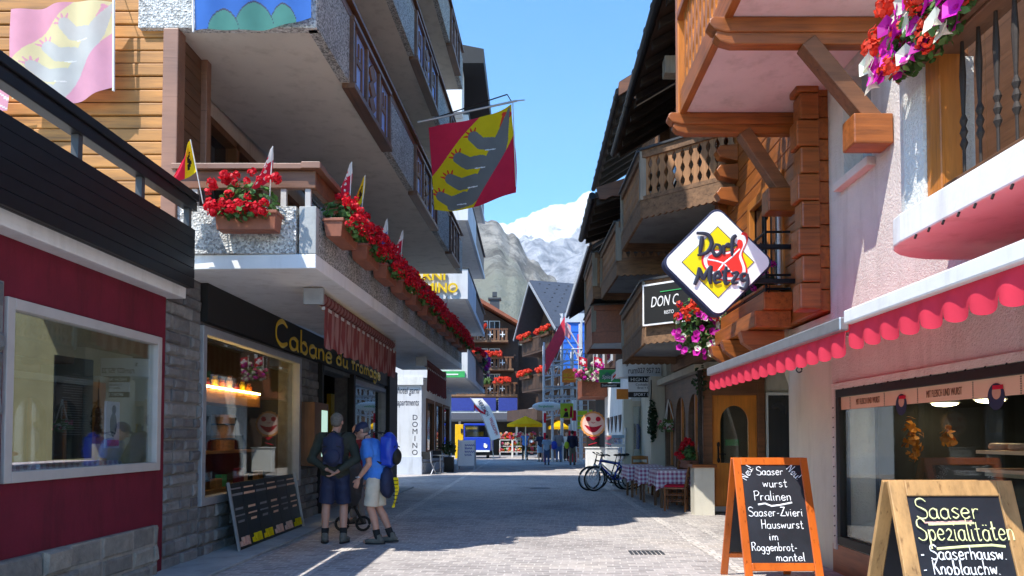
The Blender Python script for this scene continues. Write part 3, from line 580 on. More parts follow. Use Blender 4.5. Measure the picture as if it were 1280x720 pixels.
# cheese shop front
wframe(8.97, 12.85, .62, 2.79, -3.95, .1, .05, 'shop_window', 'grey_metal', tall, 'glass_clear')
wframe(16.7, 20.4, .3, 2.75, -3.95, .1, .05, 'shop_window', 'grey_metal', tall, 'glass')
m = MB(); m.box(-3.949, -3.86, 8.97, 20.6, 2.83, 3.295); m.build('shop_fascia', 'black', tall)
m = MB(); m.box(-3.94, -3.8, 20.42, 21.6, 0, 3.29); m.build('black_post', 'black', tall); m = MB(); m.box(-4.0, -3.86, 13.98, 14.1, 0, 2.82); m.box(-4.0, -3.86, 16.5, 16.66, 0, 2.82); m.split('door_post', 'black', tall)
for w_, y_, z_, s_, l_ in (('Cabane', 11.35, 2.87, .38, 3.25), ('du', 14.95, 2.9, .32, .95), ('fromage', 16.25, 2.91, .32, 3.1)): m = MB(); hand(m, w_, ((-3.855, y_, z_), (0, 1, 0), (0, 0, 1)), s_, .034, width=l_); m.build('lettering', 'gold', tall)

# roller awnings under the balcony
def roller(label, X, y0, y1, z, drop, dark):
    a = thing('awning', label, 'awning', (X, (y0 + y1) / 2, z)); q = MB(); q.cyl((X, y0, z), (X, y1, z), .075, n=14); q.cur = 1; n = int((y1 - y0) / .16)
    for i in range(n): yy = y0 + (y1 - y0) * i / n; q.cyl((X, yy, z), (X, yy + .05, z), .079, n=14)
    q.build('roller', ['stripe_pale', 'stripe_red'], a); q = MB(); q.box(X + .05, X + .09, y0, y1, z - .16, z - .12); q.build('front_bar', 'frame_grey', a)
    q = MB(); n = int((y1 - y0) / .42); N = n * 8
    vs = []
    for i in range(N + 1):
        yy = y0 + (y1 - y0) * i / N; w = .018 * math.sin(i * 1.1); sc = abs(math.sin(math.pi * i / 8)) * .05
        vs += [(X + .09 + w * .3, yy, z - .12), (X + .08 + w, yy, z - .12 - drop * .5), (X + .085 - w, yy, z - .12 - drop + .05 - sc)]
    q.mi = []
    for i in range(N):
        for k in (0, 1): q.f.append((i * 3 + k, i * 3 + 3 + k, i * 3 + 4 + k, i * 3 + 1 + k)); q.mi.append((i // 2) % 2)
    q.v = vs; q.build('valance', ['stripe_red', 'stripe_red' if dark else 'stripe_pale'], a)
    q = MB(); q.box(X - .16, X + .08, y0 - .06, y0, z - .1, z + .1); q.box(X - .16, X + .08, y1, y1 + .06, z - .1, z + .1); q.split('bracket', 'grey_metal', a)
roller('faded red striped roller awning with valance above the cheese shop sign', -2.62, 9.25, 14.2, 3.18, .52, False)
roller('dark brown rolled awning with valance farther along under the balcony', -2.35, 16.6, 20.4, 3.12, .55, True)
# show case, six-panel price board, goods in the window
b_ = thing('display_case', 'brown framed lit display case on the stone wall beside the shop door', 'display case', (-3.9, 13.4, 1.2)); m = MB(); m.box(-3.93, -3.68, 12.88, 13.75, .95, 2.05); m.build('case', 'brown_board', b_, bevel=.01)
m = MB(); m.box(-3.74, -3.67, 13.3, 13.66, 1.1, 1.92); m.build('lit_front', 'case_glow', b_)
b_ = thing('price_board', 'long black six-panel price board leaning under the cheese shop window', 'sign board', (-3.75, 10.8, 0)); tilt = .16
for i in range(6):
    y0 = 9.42 + i * .435; q = MB(); q.ext([(-3.62, y0, .03), (-3.62, y0 + .425, .03), (-3.62 - tilt, y0 + .425, .86), (-3.62 - tilt, y0, .86)], (-.02, 0, 0)); pn = q.build('panel', 'poster_dark', b_)
    q = MB()
    for z, w, h in ((.78, .32, .02), (.7, .38, .03), (.52, .25, .03), (.44, .3, .02), (.36, .2, .03)): xx = -3.62 - tilt * (z - .03) / .83 + .006; q.box(xx, xx + .003, y0 + .22 - w / 2, y0 + .22 + w / 2, z, z + h)
    q.build('print', 'cream_sign' if i % 2 else 'grey_cloth', pn)
    q = MB(); z = .05; col = 'flag_yellow' if i in (1, 2, 5) else 'skin'
    for k in range(4): q.cyl((-3.618 + .004, y0 + .1 + k * .07, .07), (-3.64, y0 + .1 + k * .07, .13 + .05 * (k % 2)), .035, n=10)
    q.build('cheese_picture', col, pn)
q = MB(); q.bar((-3.6, 9.4, .0), (-3.6 - tilt, 9.4, .88), .03, .03); q.build('edge', 'steel', b_); q = MB(); q.bar((-3.6, 12.05, .0), (-3.6 - tilt, 12.05, .88), .03, .03); q.build('edge', 'steel', b_)
b_ = thing('shelf', 'wooden shelf with a warm light strip inside the cheese shop window', 'shelf', (-5.2, 10, 0)); m = MB(); m.box(-5.2, -4.7, 10.3, 13.1, 1.96, 2.16); m.box(-5.4, -4.5, 9.3, 13.1, .62, .7); m.box(-5.3, -4.6, 10.3, 12.6, 1.2, 1.24); m.build('boards', 'log_orange_y', b_)
m = MB(); m.box(-4.69, -4.66, 10.32, 13.0, 2.17, 2.2); m.build('light_strip', 'shelf_glow', b_)
for i, (y, z, lb) in enumerate(((10.9, 1.24, 'round cheese on the upper shelf of the cheese shop window'), (12.3, 1.24, 'cheese wheel at the right end of the upper shelf'), (9.6, .7, 'large cheese wheel on the window board at the left'), (11.2, .7, 'cheese wheel on the window board near the door'))):
    q = MB(); q.cyl((-5.1, y, z), (-5.1, y, z + .13), .16, n=20); tag(q.build('cheese_wheel', 'corn'), lb, 'cheese', 'cheeses in the shop window')
for i in range(9):
    y = 10.45 + i * .27; q = MB(); h = (.16, .22, .13, .19)[i % 4]; q.lathe((-4.72, y, 2.162), [(.05, 0), (.055, h * .75), (.035, h * .85), (.035, h)], 12); j_ = tag(q.build('jar', ('corn', 'cream_sign', 'maroon', 'gold')[i % 4]), 'preserve jar in the row on top of the lit shelf in the cheese shop window', 'jar', 'jars on the lit shelf'); q = MB(); q.cyl((-4.72, y, 2.163 + h), (-4.72, y, 2.185 + h), .04, n=12); q.build('lid', 'brown_board', j_)
for i in range(7):
    y = 10.0 + i * .42; q = MB(); q.box(-4.6 - .1 * (i % 2), -4.5 - .1 * (i % 2), y, y + .2, .702, .702 + (.18, .26, .14)[i % 3]); tag(q.build('gift_box', ('maroon', 'cream_sign', 'log_orange_y', 'green_sign')[i % 4], bevel=.006), 'small packet of goods standing on the window board of the cheese shop', 'packet', 'packets on the cheese shop window board')
b_ = thing('wooden_tub', 'orange wooden tub with dark hoops behind the cheese shop glass', 'tub', (-4.75, 11.65, 1.24)); m = MB(); m.lathe((-4.75, 11.65, 1.24), [(.17, 0), (.17, .55), (.15, .55), (.15, .3)], 18); m.build('staves', 'log_orange_y', b_)
m = MB(); m.torus((-4.75, 11.65, 1.42), .172, .014); m.torus((-4.75, 11.65, 1.64), .172, .014); m.split('hoop', 'black', b_)
m = MB(); m.box(-4.7, -4.6, 17.4, 18.5, 1.55, 2.45); tag(m.build('shirt', 'yellow_paint'), 'yellow shirt hanging behind the far shop window', 'shirt'); 
m = MB(); m.box(-5.2, -4.6, 18.8, 20.2, .4, 2.2); tag(m.build('shop_cabinet', 'white_paint'), 'pale cabinet inside the far window of the cheese shop', 'cabinet')
# ------------------------------------------------------------ plants
def leaves(m, c, r, n, size, up=.3):
    c = Vector(c)
    for _ in range(n):
        d = Vector((rnd.gauss(0, 1), rnd.gauss(0, 1), rnd.gauss(0, 1))).normalized(); q = rnd.random() ** .4
        p = c + Vector((d.x * r[0], d.y * r[1], d.z * r[2])) * q
        nrm = (d + Vector((rnd.uniform(-.7, .7), rnd.uniform(-.7, .7), up + rnd.uniform(-.5, .7)))).normalized()
        a = nrm.orthogonal().normalized(); b = nrm.cross(a); t = rnd.uniform(0, 6.28); a, b = a * math.cos(t) + b * math.sin(t), b * math.cos(t) - a * math.sin(t)
        s = size * rnd.uniform(.6, 1.25); w = s * .75
        m.add([p - a * s, p - a * s * .3 + b * w * .8 + nrm * s * .15, p + a * s * .7 + b * w * .6, p + a * s - nrm * s * .1, p + a * s * .7 - b * w * .6, p - a * s * .3 - b * w * .8 + nrm * s * .15], [(0, 5, 4, 3, 2, 1)])
def head(m, c, r, n=16, flat=1):
    """a flower head of many small petals"""
    c = Vector(c); n = int(n * (4 if r > .06 else 1.7))
    for _ in range(n):
        d = Vector((rnd.gauss(0, 1), rnd.gauss(0, 1), rnd.gauss(.2, 1))).normalized(); p = c + d * r * rnd.uniform(.6, 1)
        nrm = (d + Vector((rnd.uniform(-.5, .5), rnd.uniform(-.5, .5), rnd.uniform(-.5, .5)))).normalized(); a = nrm.orthogonal().normalized(); b = nrm.cross(a); s = r * (.27 if r > .06 else .36)
        m.add([p + a * s, p + (a * .4 + b * .95) * s * .9, p + (-a * .85 + b * .5) * s, p + (-a * .85 - b * .5) * s, p + (a * .4 - b * .95) * s * .9], [(0, 1, 2, 3, 4)])
def trumpet(m, c, d, r):
    """an open petunia: five-lobed funnel facing d"""
    c, d = Vector(c), Vector(d).normalized(); a = d.orthogonal().normalized(); b = d.cross(a); k = len(m.v); n = 15
    for i in range(n): t = 2 * math.pi * i / n; q = r * (1 + .13 * math.cos(5 * t)); m.v.append(tuple(c + (a * math.cos(t) + b * math.sin(t)) * q))
    for i in range(n): t = 2 * math.pi * i / n; m.v.append(tuple(c - d * r * .35 + (a * math.cos(t) + b * math.sin(t)) * r * .3))
    m.v.append(tuple(c - d * r * 1.1))
    for i in range(n): m.f += [(k + i, k + (i + 1) % n, k + n + (i + 1) % n, k + n + i), (k + n + i, k + n + (i + 1) % n, k + 2 * n)]; m.mi += [0, 0]
def planter(label, L, loc, rz, group, h=.20, w=.22, flowers=26, cols=('geranium',), leafmat='leaf', fr=.05, droop=0, box='terracotta', big=False, name='flower_box', spread=.2, high=.2):
    t = thing(name, label, 'flower box', loc, group, rz); q = MB()
    if box:
        q.add([(-L / 2 + .02, -w * .4, 0), (L / 2 - .02, -w * .4, 0), (L / 2 - .02, w * .4, 0), (-L / 2 + .02, w * .4, 0), (-L / 2, -w / 2, h), (L / 2, -w / 2, h), (L / 2, w / 2, h), (-L / 2, w / 2, h)], [(0, 3, 2, 1), (4, 5, 6, 7), (0, 1, 5, 4), (1, 2, 6, 5), (2, 3, 7, 6), (3, 0, 4, 7)])
        q.box(-L / 2 - .012, L / 2 + .012, -w / 2 - .012, w / 2 + .012, h - .03, h + .006); q.build('box', box, t, True, bevel=.006)
    q = MB(); n = int(L * (300 if not big else 620))
    leaves(q, (0, 0, h + high * .4), (L * .52, spread * .85, high * .75), n, .042)
    if droop: leaves(q, (0, -spread * .7, h - droop * .3), (L * .48, spread * .5, droop * .7), int(n * .7), .035)
    q.build('foliage', leafmat, t, True)
    per = max(1, flowers // len(cols))
    for ci, c in enumerate(cols):
        q = MB()
        for i in range(per):
            x = rnd.uniform(-L * .54, L * .54); a = rnd.uniform(-.25, 1.9); y = -spread * math.cos(a) * rnd.uniform(.7, 1.2); z = h + high * .35 + math.sin(a) * high * rnd.uniform(.7, 1.15)
            if droop and rnd.random() < .55: y = -spread * rnd.uniform(.7, 1.2); z = h - droop * rnd.uniform(0, .95) + .05
            if big and c in ('magenta', 'petunia_white', 'violet'): trumpet(q, (x, y, z), (rnd.uniform(-.6, .6), -1, rnd.uniform(-.2, .7)), fr * rnd.uniform(.8, 1.1))
            else: head(q, (x, y, z), fr * rnd.uniform(.75, 1.2), 18)
        q.build('blooms', c, t, True)
    return t
ang = -R(2.2)
GR = 'terracotta geranium boxes hung along the balcony parapet'
ords = ['nearest', 'second', 'third', 'fourth', 'fifth', 'sixth', 'seventh', 'eighth', 'ninth', 'tenth', 'eleventh']
proto = []
for i in range(11):
    p = A(.5 + i * 1.1, .14)
    lb = ords[i] + ' geranium box from the balcony corner along its street side' if i else 'nearest terracotta box of red geraniums on the street side of the balcony, by its corner'
    if i < 4: t = planter(lb, .68, (p.x, p.y, 3.70), ang + R(90), GR, flowers=52, high=.25, spread=.24, fr=.047, droop=.14); proto.append(t)
    else: t = place(copytree(proto[i % 4]), (p.x, p.y, 3.70), ang + R(90), lb)
    t.scale = (1.0, 1, 1)
planter('terracotta box of red geraniums on the front of the balcony, facing the street end', .66, (-3.03, 8.04, 3.66), 0, 'terracotta geranium boxes hung along the balcony parapet', flowers=54, high=.30, spread=.24, droop=.12)
# small hand flags stuck into the boxes
def star(cx, cy, r): return [(cx + (r if i % 2 == 0 else r * .4) * math.sin(math.pi * i / 5), cy + (r if i % 2 == 0 else r * .4) * math.cos(math.pi * i / 5)) for i in range(10)]
def inside(p, poly):
    x, y = p; c = False; j = len(poly) - 1
    for i in range(len(poly)):
        xi, yi = poly[i]; xj, yj = poly[j]
        if (yi > y) != (yj > y) and x < (xj - xi) * (y - yi) / (yj - yi) + xi: c = not c
        j = i
    return c
def seg(p, a, b, r0, r1=None):
    r1 = r0 if r1 is None else r1; ax, ay = a; bx, by = b; dx, dy = bx - ax, by - ay; t = max(0, min(1, ((p[0] - ax) * dx + (p[1] - ay) * dy) / (dx * dx + dy * dy + 1e-9)))
    return math.hypot(p[0] - ax - dx * t, p[1] - ay - dy * t) < r0 + (r1 - r0) * t
def chain(p, pts, rs): return any(seg(p, pts[i], pts[i + 1], rs[i], rs[i + 1]) for i in range(len(pts) - 1))
def flagmesh(fn, pos, mats, nu, nv):
    m = MB(); m.v = [tuple(pos(i / nu, j / nv)) for i in range(nu + 1) for j in range(nv + 1)]
    for i in range(nu):
        for j in range(nv): k = i * (nv + 1) + j; m.f.append((k, k + nv + 1, k + nv + 2, k + 1)); m.mi.append(fn((i + .5) / nu, (j + .5) / nv))
    return m
STARS = [star(.3 + .2 * i, .2 + .2 * j, .075) for i in range(3) for j in range(4)]
def valais(u, v):
    s = any(inside((u, v), q) for q in STARS); return (0 if s else 1) if v < .62 else (1 if s else 0)
def geneva(u, v): return 3 if u < .34 and chain((u, v), [(.26, .25), (.2, .4), (.25, .55), (.18, .7)], [.04, .06, .05, .02]) else (2 if u < .34 else (2 if chain((u, v), [(.75, .15), (.75, .75)], [.05, .05]) or math.hypot(u - .75, v - .8) < .09 else 1))
def bluewhite(u, v): return 0 if v > .5 else 4
def handflag(label, base, top, kind, s=.32, droop=.75, yaw=0):
    t = thing('hand_flag', label, 'flag', base, 'small flags stuck into the geranium boxes'); m = MB(); m.cyl(base, top, .006, n=6); m.build('stick', 'curtain', t)
    T, B = Vector(top), Vector(base); d = (B - T).normalized(); hx = Vector((math.cos(yaw), math.sin(yaw), 0))
    def pos(u, v): return T + d * ((1 - v) * s * .8) + hx * (u * s * .85 * (.2 + .8 * (1 - v))) - Vector((0, 0, 1)) * (u * s * .55) + Vector((math.sin(yaw), -math.cos(yaw), 0)) * .03 * math.sin(u * 7 + v * 3)
    flagmesh(kind, pos, ['flag_white', 'flag_red', 'flag_yellow', 'flag_black', 'flag_blue'], 28, 28).build('cloth', mats5, t)
mats5 = ['flag_white', 'flag_red', 'flag_yellow', 'flag_black', 'flag_blue']
handflag('small red and yellow flag leaning left in the front geranium box', (-3.5, 7.98, 3.95), (-3.62, 7.92, 4.62), geneva, .42, .75, R(185))
handflag('small white and red starred flag at the right end of the front geranium box', (-2.79, 7.98, 3.95), (-2.74, 7.92, 4.55), valais, .42, .85, R(170))
def sideflag(lb, s, kind, h=.75, off=.12, lean=(0, 0)):
    p = A(s, off); handflag(lb, (p.x, p.y, 3.98), (p.x + lean[0], p.y + lean[1], 3.98 + h), kind, .42, .8, R(165))
sideflag('small white and red starred flag in the nearest side geranium box', .75, valais, .78, .15, (.03, 0)); sideflag('small yellow and red flag with black eagle beside a starred flag', 1.15, geneva, .74, .17, (.08, -.05))
sideflag('small blue and white flag among the geraniums halfway along', 2.9, bluewhite, .72); sideflag('small white and red flag just beyond the blue and white one', 3.6, valais, .74, .16, (.05, 0)); sideflag('small red flag near the far end of the geraniums', 8.9, valais, .7)
# ------------------------------------------------------------ big flags
def bear(p):
    """heraldic bear climbing the band: body, head and four clawed paws; 0 none, 1 fur, 2 red claw, 3 white line"""
    paws = [((.74, .66), (.53, .79)), ((.60, .48), (.33, .60)), ((.50, .29), (.21, .38)), ((.36, .13), (.09, .17))]
    for (bx, by), (tx, ty) in paws:
        for k in range(4):
            a = R(70 + k * 32); c = (tx + .075 * math.cos(a), ty + .065 * math.sin(a) + .01)
            if seg(p, (tx, ty), (tx + .11 * math.cos(a), ty + .10 * math.sin(a)), .02, .008) and math.hypot(p[0] - tx, p[1] - ty) > .06: return 2
    for (bx, by), (tx, ty) in paws:
        if seg(p, (bx + .03, by - .07), (bx - .08, by - .06), .006): return 3
    if chain(p, [(.97, .97), (.92, .84), (.84, .65), (.73, .43), (.61, .25), (.44, .11), (.2, .05)], [.012, .045, .09, .115, .11, .08, .045]): return 1
    for (bx, by), (tx, ty) in paws:
        if chain(p, [(bx, by), ((bx + tx) / 2 - .02, (by + ty) / 2 - .04), (tx, ty)], [.075, .068, .062]): return 1
    if seg(p, (.9, .95), (.97, .9), .02, .03) or seg(p, (.86, .82), (.90, .93), .015): return 2
    return 0
def bearflag(u, v):
    # yellow band from the top right to the bottom left with curved edges; red field
    b = bear((u, v))
    lo = v < 1.35 * (u - .52) - .0 + .06 * math.sin(u * 3); hi = v > 1.0 * u + .40 + .04 * math.sin(6 * u)
    if lo or hi: return 0
    return {0: 1, 1: 2, 2: 3, 3: 4}[b]
bf = thing('bear_flag', 'large red and yellow flag with a grey bear hanging from a pole over the street', 'flag', (-2.1, 14.4, 7.3))
YF = 14.4; TL, TR, BL, BR = onY(535, 157, YF), onY(641, 128, YF), onY(543, 262, YF), onY(645, 240, YF)
def bpos(u, v):
    p = (BL * (1 - u) + BR * u) * (1 - v) + (TL * (1 - u) + TR * u) * v; w = math.sin(u * 6.5 + v * 2.2) * .09 + math.sin(u * 13 - v * 4) * .025
    sag = math.sin(math.pi * u) * (-.14 * v - .12 * (1 - v) + .0)
    return p + Vector((.03 * math.sin(v * 5) * u, w, sag))
flagmesh(bearflag, bpos, 0, 190, 190).build('cloth', ['flag_red', 'flag_yellow', 'flag_grey', 'flag_claw', 'flag_white'], bf, smooth=True)
m = MB(); a = onY(522, 153, YF); m.cyl(a, onY(646, 126, YF), .022, n=8); m.cyl(onY(646, 126, YF), onY(656, 125, YF), .012, n=6); m.build('pole', 'steel', bf)
m = MB(); m.cyl(onY(530, 152, YF), onY(634, 118, YF), .012, n=6); m.cyl(onY(634, 118, YF), onY(640, 128, YF), .01, n=6); m.build('stay', 'black_metal', bf)
m = MB(); m.cyl(TR, BR + Vector((0, 0, .1)), .012, n=6); m.build('hem_rod', 'white_paint', bf)
pf = thing('faded_flag', 'faded pink and yellow flag with a pale bear hung on the planked wall', 'flag', (-5.6, 8.05, 6.5))
YF2 = 8.08; a, b, c, d = onY(18, 15, YF2), onY(144, 2, YF2), onY(19, 126, YF2), onY(144, 113, YF2)
def ppos(u, v):
    p = (c * (1 - u) + d * u) * (1 - v) + (a * (1 - u) + b * u) * v; return p + Vector((0, -.05 - .035 * math.sin(u * 8 + v * 3) - .02 * math.sin(u * 17), -.10 * math.sin(math.pi * u) * (1 - v)))
flagmesh(bearflag, ppos, 0, 150, 130).build('cloth', ['fade_pink', 'fade_yellow', 'fade_grey', 'fade_pink', 'flag_white'], pf, smooth=True)
m = MB(); m.cyl(b + Vector((.01, -.05, .1)), d + Vector((.01, -.05, -.03)), .014, n=8); m.build('hem_rod', 'white_paint', pf)
m = MB(); m.cyl(b + Vector((.01, -.05, .08)), b + Vector((.03, .15, .12)), .006, n=6); m.build('hook', 'black_metal', pf)
pf2 = thing('faded_flag', 'second faded pink flag cut by the left edge, behind the roof terrace rail', 'flag', (-6.3, 8.05, 5)); a2, b2, c2, d2 = onY(-110, 96, YF2), onY(17, 104, YF2), onY(-110, 160, YF2), onY(12, 140, YF2)
flagmesh(lambda u, v: 0 if (u * 7 + v * 3) % 1 > .2 else 1, lambda u, v: (c2 * (1 - u) + d2 * u) * (1 - v) + (a2 * (1 - u) + b2 * u) * v + Vector((0, -.03 - .02 * math.sin(u * 9), 0)), 0, 40, 20).build('cloth', ['fade_pink', 'flag_white'], pf2, smooth=True)
gf = thing('mountain_flag', 'blue flag with three green hills draped over the upper balcony front', 'flag', (-3, 8.05, 6)); YF3 = 8.08
a3, b3, c3, d3 = onY(243, -75, YF3), onY(390, -80, YF3), onY(244, 38, YF3), onY(390, 24, YF3)
def hills(u, v):
    for cx, w, h in ((.25, .13, .24), (.50, .17, .33), (.74, .13, .25)):
        e = 1 - abs((u - cx) / w) ** 1.7
        if e > 0:
            hh = h * e ** .6 + .0
            if v < hh: return 1 if v < hh - .02 else 2
    if math.hypot((u - .48), (v - .62)) < .07: return 3
    return 0
flagmesh(hills, lambda u, v: (c3 * (1 - u) + d3 * u) * (1 - v) + (a3 * (1 - u) + b3 * u) * v + Vector((0, -.03 * math.sin(u * 8 + v) - .015 * math.sin(u * 19), -.05 * math.sin(math.pi * u) * (1 - v))), 0, 120, 100).build('cloth', ['flag_blue', 'flag_green', 'navy', 'flag_yellow'], gf, smooth=True)
m = MB(); m.cyl(a3 + Vector((-.012, -.02, 0)), c3 + Vector((-.012, -.02, -.03)), .012, n=8); m.build('hem_rod', 'white_paint', gf)

# ------------------------------------------------------------ left, farther: white hotel with blue-grey balcony boxes
hot = thing('hotel', 'white hotel with projecting balcony boxes and black eaves behind the apartment house', 'building', (-6.5, 34, 0))
m = MB(); m.wallx(-4.5, -4.17, 29, 40, 0, 3.7, [(30.2, 32.6, .75, 3.0), (33.2, 35.6, .75, 3.0), (36.2, 38.8, .2, 3.0)]); m.wally(29, 29.3, -12, -4.5, 0, 3.7); m.build('ground_wall', 'domino_white', hot)
m = MB(); m.box(-12, -4.16, 28.96, 29, 0, .68); m.box(-4.17, -4.14, 28.96, 40, 0, .68); m.build('plinth', 'blue_grey', hot)
m = MB(); m.box(-12, -4.1, 28.9, 28.97, 3.45, 3.75); m.build('ledge', 'white_paint', hot)
for a, b, z in ((30.2, 32.6, .75), (33.2, 35.6, .75), (36.2, 38.8, .2)): wframe(a, b, z, 3.0, -4.17, .14, .05, 'window', 'brown_board', hot, 'pane', -.06)
m = MB(); m.box(-12, -3.9, 29.2, 40, 3.7, 16.2); m.build('upper_wall', 'white_wall', hot)
for i, zb in enumerate((3.75, 6.82, 9.9, 12.9)):
    m = MB(); m.box(-3.9, -2.42, 29.02, 40, zb, zb + .15); bl = m.build('balcony', 'white_wall', hot)
    m = MB(); m.box(-6.8, -2.4, 29, 29.12, zb - .02, zb + 1.15); m.build('front_parapet', 'domino_white', bl); m = MB(); m.box(-2.52, -2.4, 29.12, 33.5, zb - .02, zb + 1.15); m.build('side_parapet', 'blue_grey', bl)
    m = MB(); m.box(-2.52, -2.4, 33.5, 40, zb - .02, zb + .2); m.build('curb', 'blue_grey', bl); m = MB(); m.box(-2.5, -2.45, 33.5, 40, zb + .2, zb + 1.1); m.build('railing', 'dark_grey', bl)
    m = MB(); m.box(-2.56, -2.36, 28.97, 40, zb + 1.15, zb + 1.2); m.box(-6.8, -2.56, 28.97, 29.15, zb + 1.15, zb + 1.2); m.build('cap', 'dark_grey', bl)
    for y in (30, 34, 37): m = MB(); m.box(-3.9, -3.86, y, y + 1.8, zb + .3, zb + 2.4); m.build('window', 'pane', bl)
m = MB(); m.ext([(-12, 28.2, 15.7), (-1.75, 28.2, 15.7), (-1.75, 28.2, 16.25), (-3, 28.2, 16.5), (-12, 28.2, 16.5)], (0, 12.5, 0)); m.build('eaves', 'black', hot)
m = MB(); m.box(-3.89, -2.6, 28.4, 29.4, 13.9, 15.7); m.build('corner_wall', 'white_wall', hot)
text('GARNI', 'lettering', 'gold', hot, ((-4.95, 28.93, 7.52), (1, 0, 0), (0, 0, 1)), .52, .06, width=1.68, bold=.012); text('DOMINO', 'lettering', 'gold', hot, ((-4.85, 28.93, 7.03), (1, 0, 0), (0, 0, 1)), .52, .06, width=2.05, bold=.012)
for t_, x, z, s_, sh in (('**', -5.3, 3.30, .34, 0), ('hotel garni', -5.12, 3.12, .36, .25), ('**', -5.3, 2.86, .34, 0), ('apartments', -5.12, 2.66, .36, .25)): text(t_, 'lettering', 'sign_ink', hot, ((x, 28.997, z), (1, 0, 0), (0, 0, 1)), s_, .003, shear=sh, bold=.001, width={'*': .16, 'h': .86, 'a': .84}[t_[0]])
for i, ch in enumerate('DOMINO'): text(ch, 'lettering', 'sign_ink', hot, ((-4.42, 28.998, 2.1 - i * .27), (1, 0, 0), (0, 0, 1)), .29, .003, align='CENTER')
m = MB(); m.box(-3.5, -2.5, 28.93, 28.97, 3.74, 3.98); gs = tag(m.build('green_sign', 'green_sign'), 'green strip sign on the lowest hotel balcony', 'sign'); m = MB(); m.box(-3.3, -2.75, 28.92, 28.93, 3.83, 3.88); m.build('print', 'sign_white', gs)
planter('violet and white petunias trailing from the hotel first balcony', 1.6, (-2.3, 36, 4.9), R(90), None, flowers=50, cols=('violet', 'petunia_white', 'magenta'), fr=.11, droop=.8, box='black', spread=.3)
planter('red geraniums on the far side of the lowest hotel balcony', 1.6, (-2.3, 33.9, 4.9), R(90), None, flowers=40, cols=('geranium',), fr=.09, box='terracotta')

# ------------------------------------------------------------ end of the street: brown chalet with blue terrace
ch = thing('brown_chalet', 'dark brown chalet with white rails and red flowers closing the street on the left', 'building', (-4.5, 64, 0))
m = MB(); m.box(-.948, 1.6, 63.5, 72, 0, 9.2); m.build('rear_wing', 'chalet', ch)
m = MB(); m.box(-9, -.95, 62, 72, 0, 10.4); m.ext([(-9, 62, 10.4), (-.95, 62, 10.4), (-5, 62, 12.75)], (0, 10, 0)); m.build('wall', 'chalet', ch)
m = MB(); m.ext([(-5, 60.4, 12.9), (-.4, 60.4, 10.25), (-.4, 60.4, 10.5), (-5, 60.4, 13.25), (-9.6, 60.4, 10.5), (-9.6, 60.4, 10.25)], (0, 12.5, 0)); rf = m.build('roof', 'red_wood', ch)
m = MB(); m.box(-3.4, -2.6, 64, 64.8, 11.8, 13.2); m.box(-3.55, -2.45, 63.9, 64.9, 13.2, 13.35); m.box(-3.2, -2.8, 64.2, 64.6, 13.5, 13.9); m.build('chimney', 'dark_grey', rf)
for k, (zb, x1) in enumerate(((9.3, -1.75), (7.0, -1.3), (4.9, -1.0))):
    m = MB(); m.box(-8.5, x1, 60.9, 62, zb - .15, zb); bl = m.build('balcony', 'old_x', ch); m = MB(); m.box(-8.5, x1, 60.9, 60.98, zb + .85, zb + .97); m.box(x1 - .08, x1, 60.98, 62, zb + .85, zb + .97); m.build('rail', 'brown_x', bl)
    m = MB()
    for i in range(int((x1 + 8.5) / .32)): m.box(-8.4 + i * .32, -8.4 + i * .32 + .2, 60.92, 60.96, zb, zb + .85)
    m.build('balusters', 'brown_board', bl); m = MB()
    for x in (-3.2, -2.2): m.box(x - .2, x + .2, 60.85, 60.9, zb + .42, zb + .5); m.box(x - .04, x + .04, 60.84, 60.85, zb + .25, zb + .7)
    m.build('carving', 'white_paint', bl)
    for x in (-6.2, -3.9, -2.9): m = MB(); m.box(x - .45, x + .45, 61.93, 61.99, zb + .2, zb + 1.75); w = m.build('window', 'white_paint', bl); m = MB(); m.box(x - .37, x - .03, 61.9, 61.93, zb + .28, zb + 1.67); m.box(x + .03, x + .37, 61.9, 61.93, zb + .28, zb + 1.67); m.build('pane', 'pane', w)
for k, (x, zb, w, lb) in enumerate(((-4.3, 9.9, 1.5, 'on the top balcony'), (-5.0, 7.75, 1.5, 'at the left of the middle balcony'), (-3.0, 7.75, 1.4, 'at the middle of the middle balcony'), (-2.2, 5.6, 1.2, 'on the lowest balcony'), (-3.6, 5.5, .8, 'left of centre on the lowest balcony'))):
    planter('red flowers ' + lb + ' of the brown chalet', w, (x, 60.7, zb), 0, 'flower boxes on the brown chalet', flowers=40, cols=('coral',) if k < 4 else ('leaf_pale',), fr=.13, spread=.3, high=.3, box='brown_x')
for x in (-6, -3): m = MB(); m.box(x - .5, x + .5, 61.95, 61.99, 3.3, 4.6); w = m.build('window', 'white_paint', ch); m = MB(); m.box(x - .42, x - .03, 61.9, 61.95, 3.4, 4.5); m.box(x + .03, x + .42, 61.9, 61.95, 3.4, 4.5); m.build('pane', 'pane', w)
m = MB(); m.box(-9, -.9, 58, 62, 3.3, 3.45); m.build('terrace_floor', 'white_paint', ch); m = MB()
for x0, x1 in ((-9, -4.3), (-4.2, -2.6), (-2.4, -.95)): m.box(x0, x1, 57.95, 58, 3.45, 4.45)
m.build('terrace_rail', 'terrace_blue', ch); m = MB(); m.ext([(-9, 57.9, 3.3), (-9, 56.6, 2.75), (-9, 56.6, 2.6), (-9, 57.9, 2.9)], (8.2, 0, 0)); m.build('awning', 'dark_grey', ch)
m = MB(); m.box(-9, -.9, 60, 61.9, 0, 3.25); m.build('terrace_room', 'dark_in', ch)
for x in (-8.6, -5.4, -1.0): m = MB(); m.box(x - .08, x + .08, 58, 58.16, 0, 3.3); m.build('terrace_post', 'white_paint', ch)
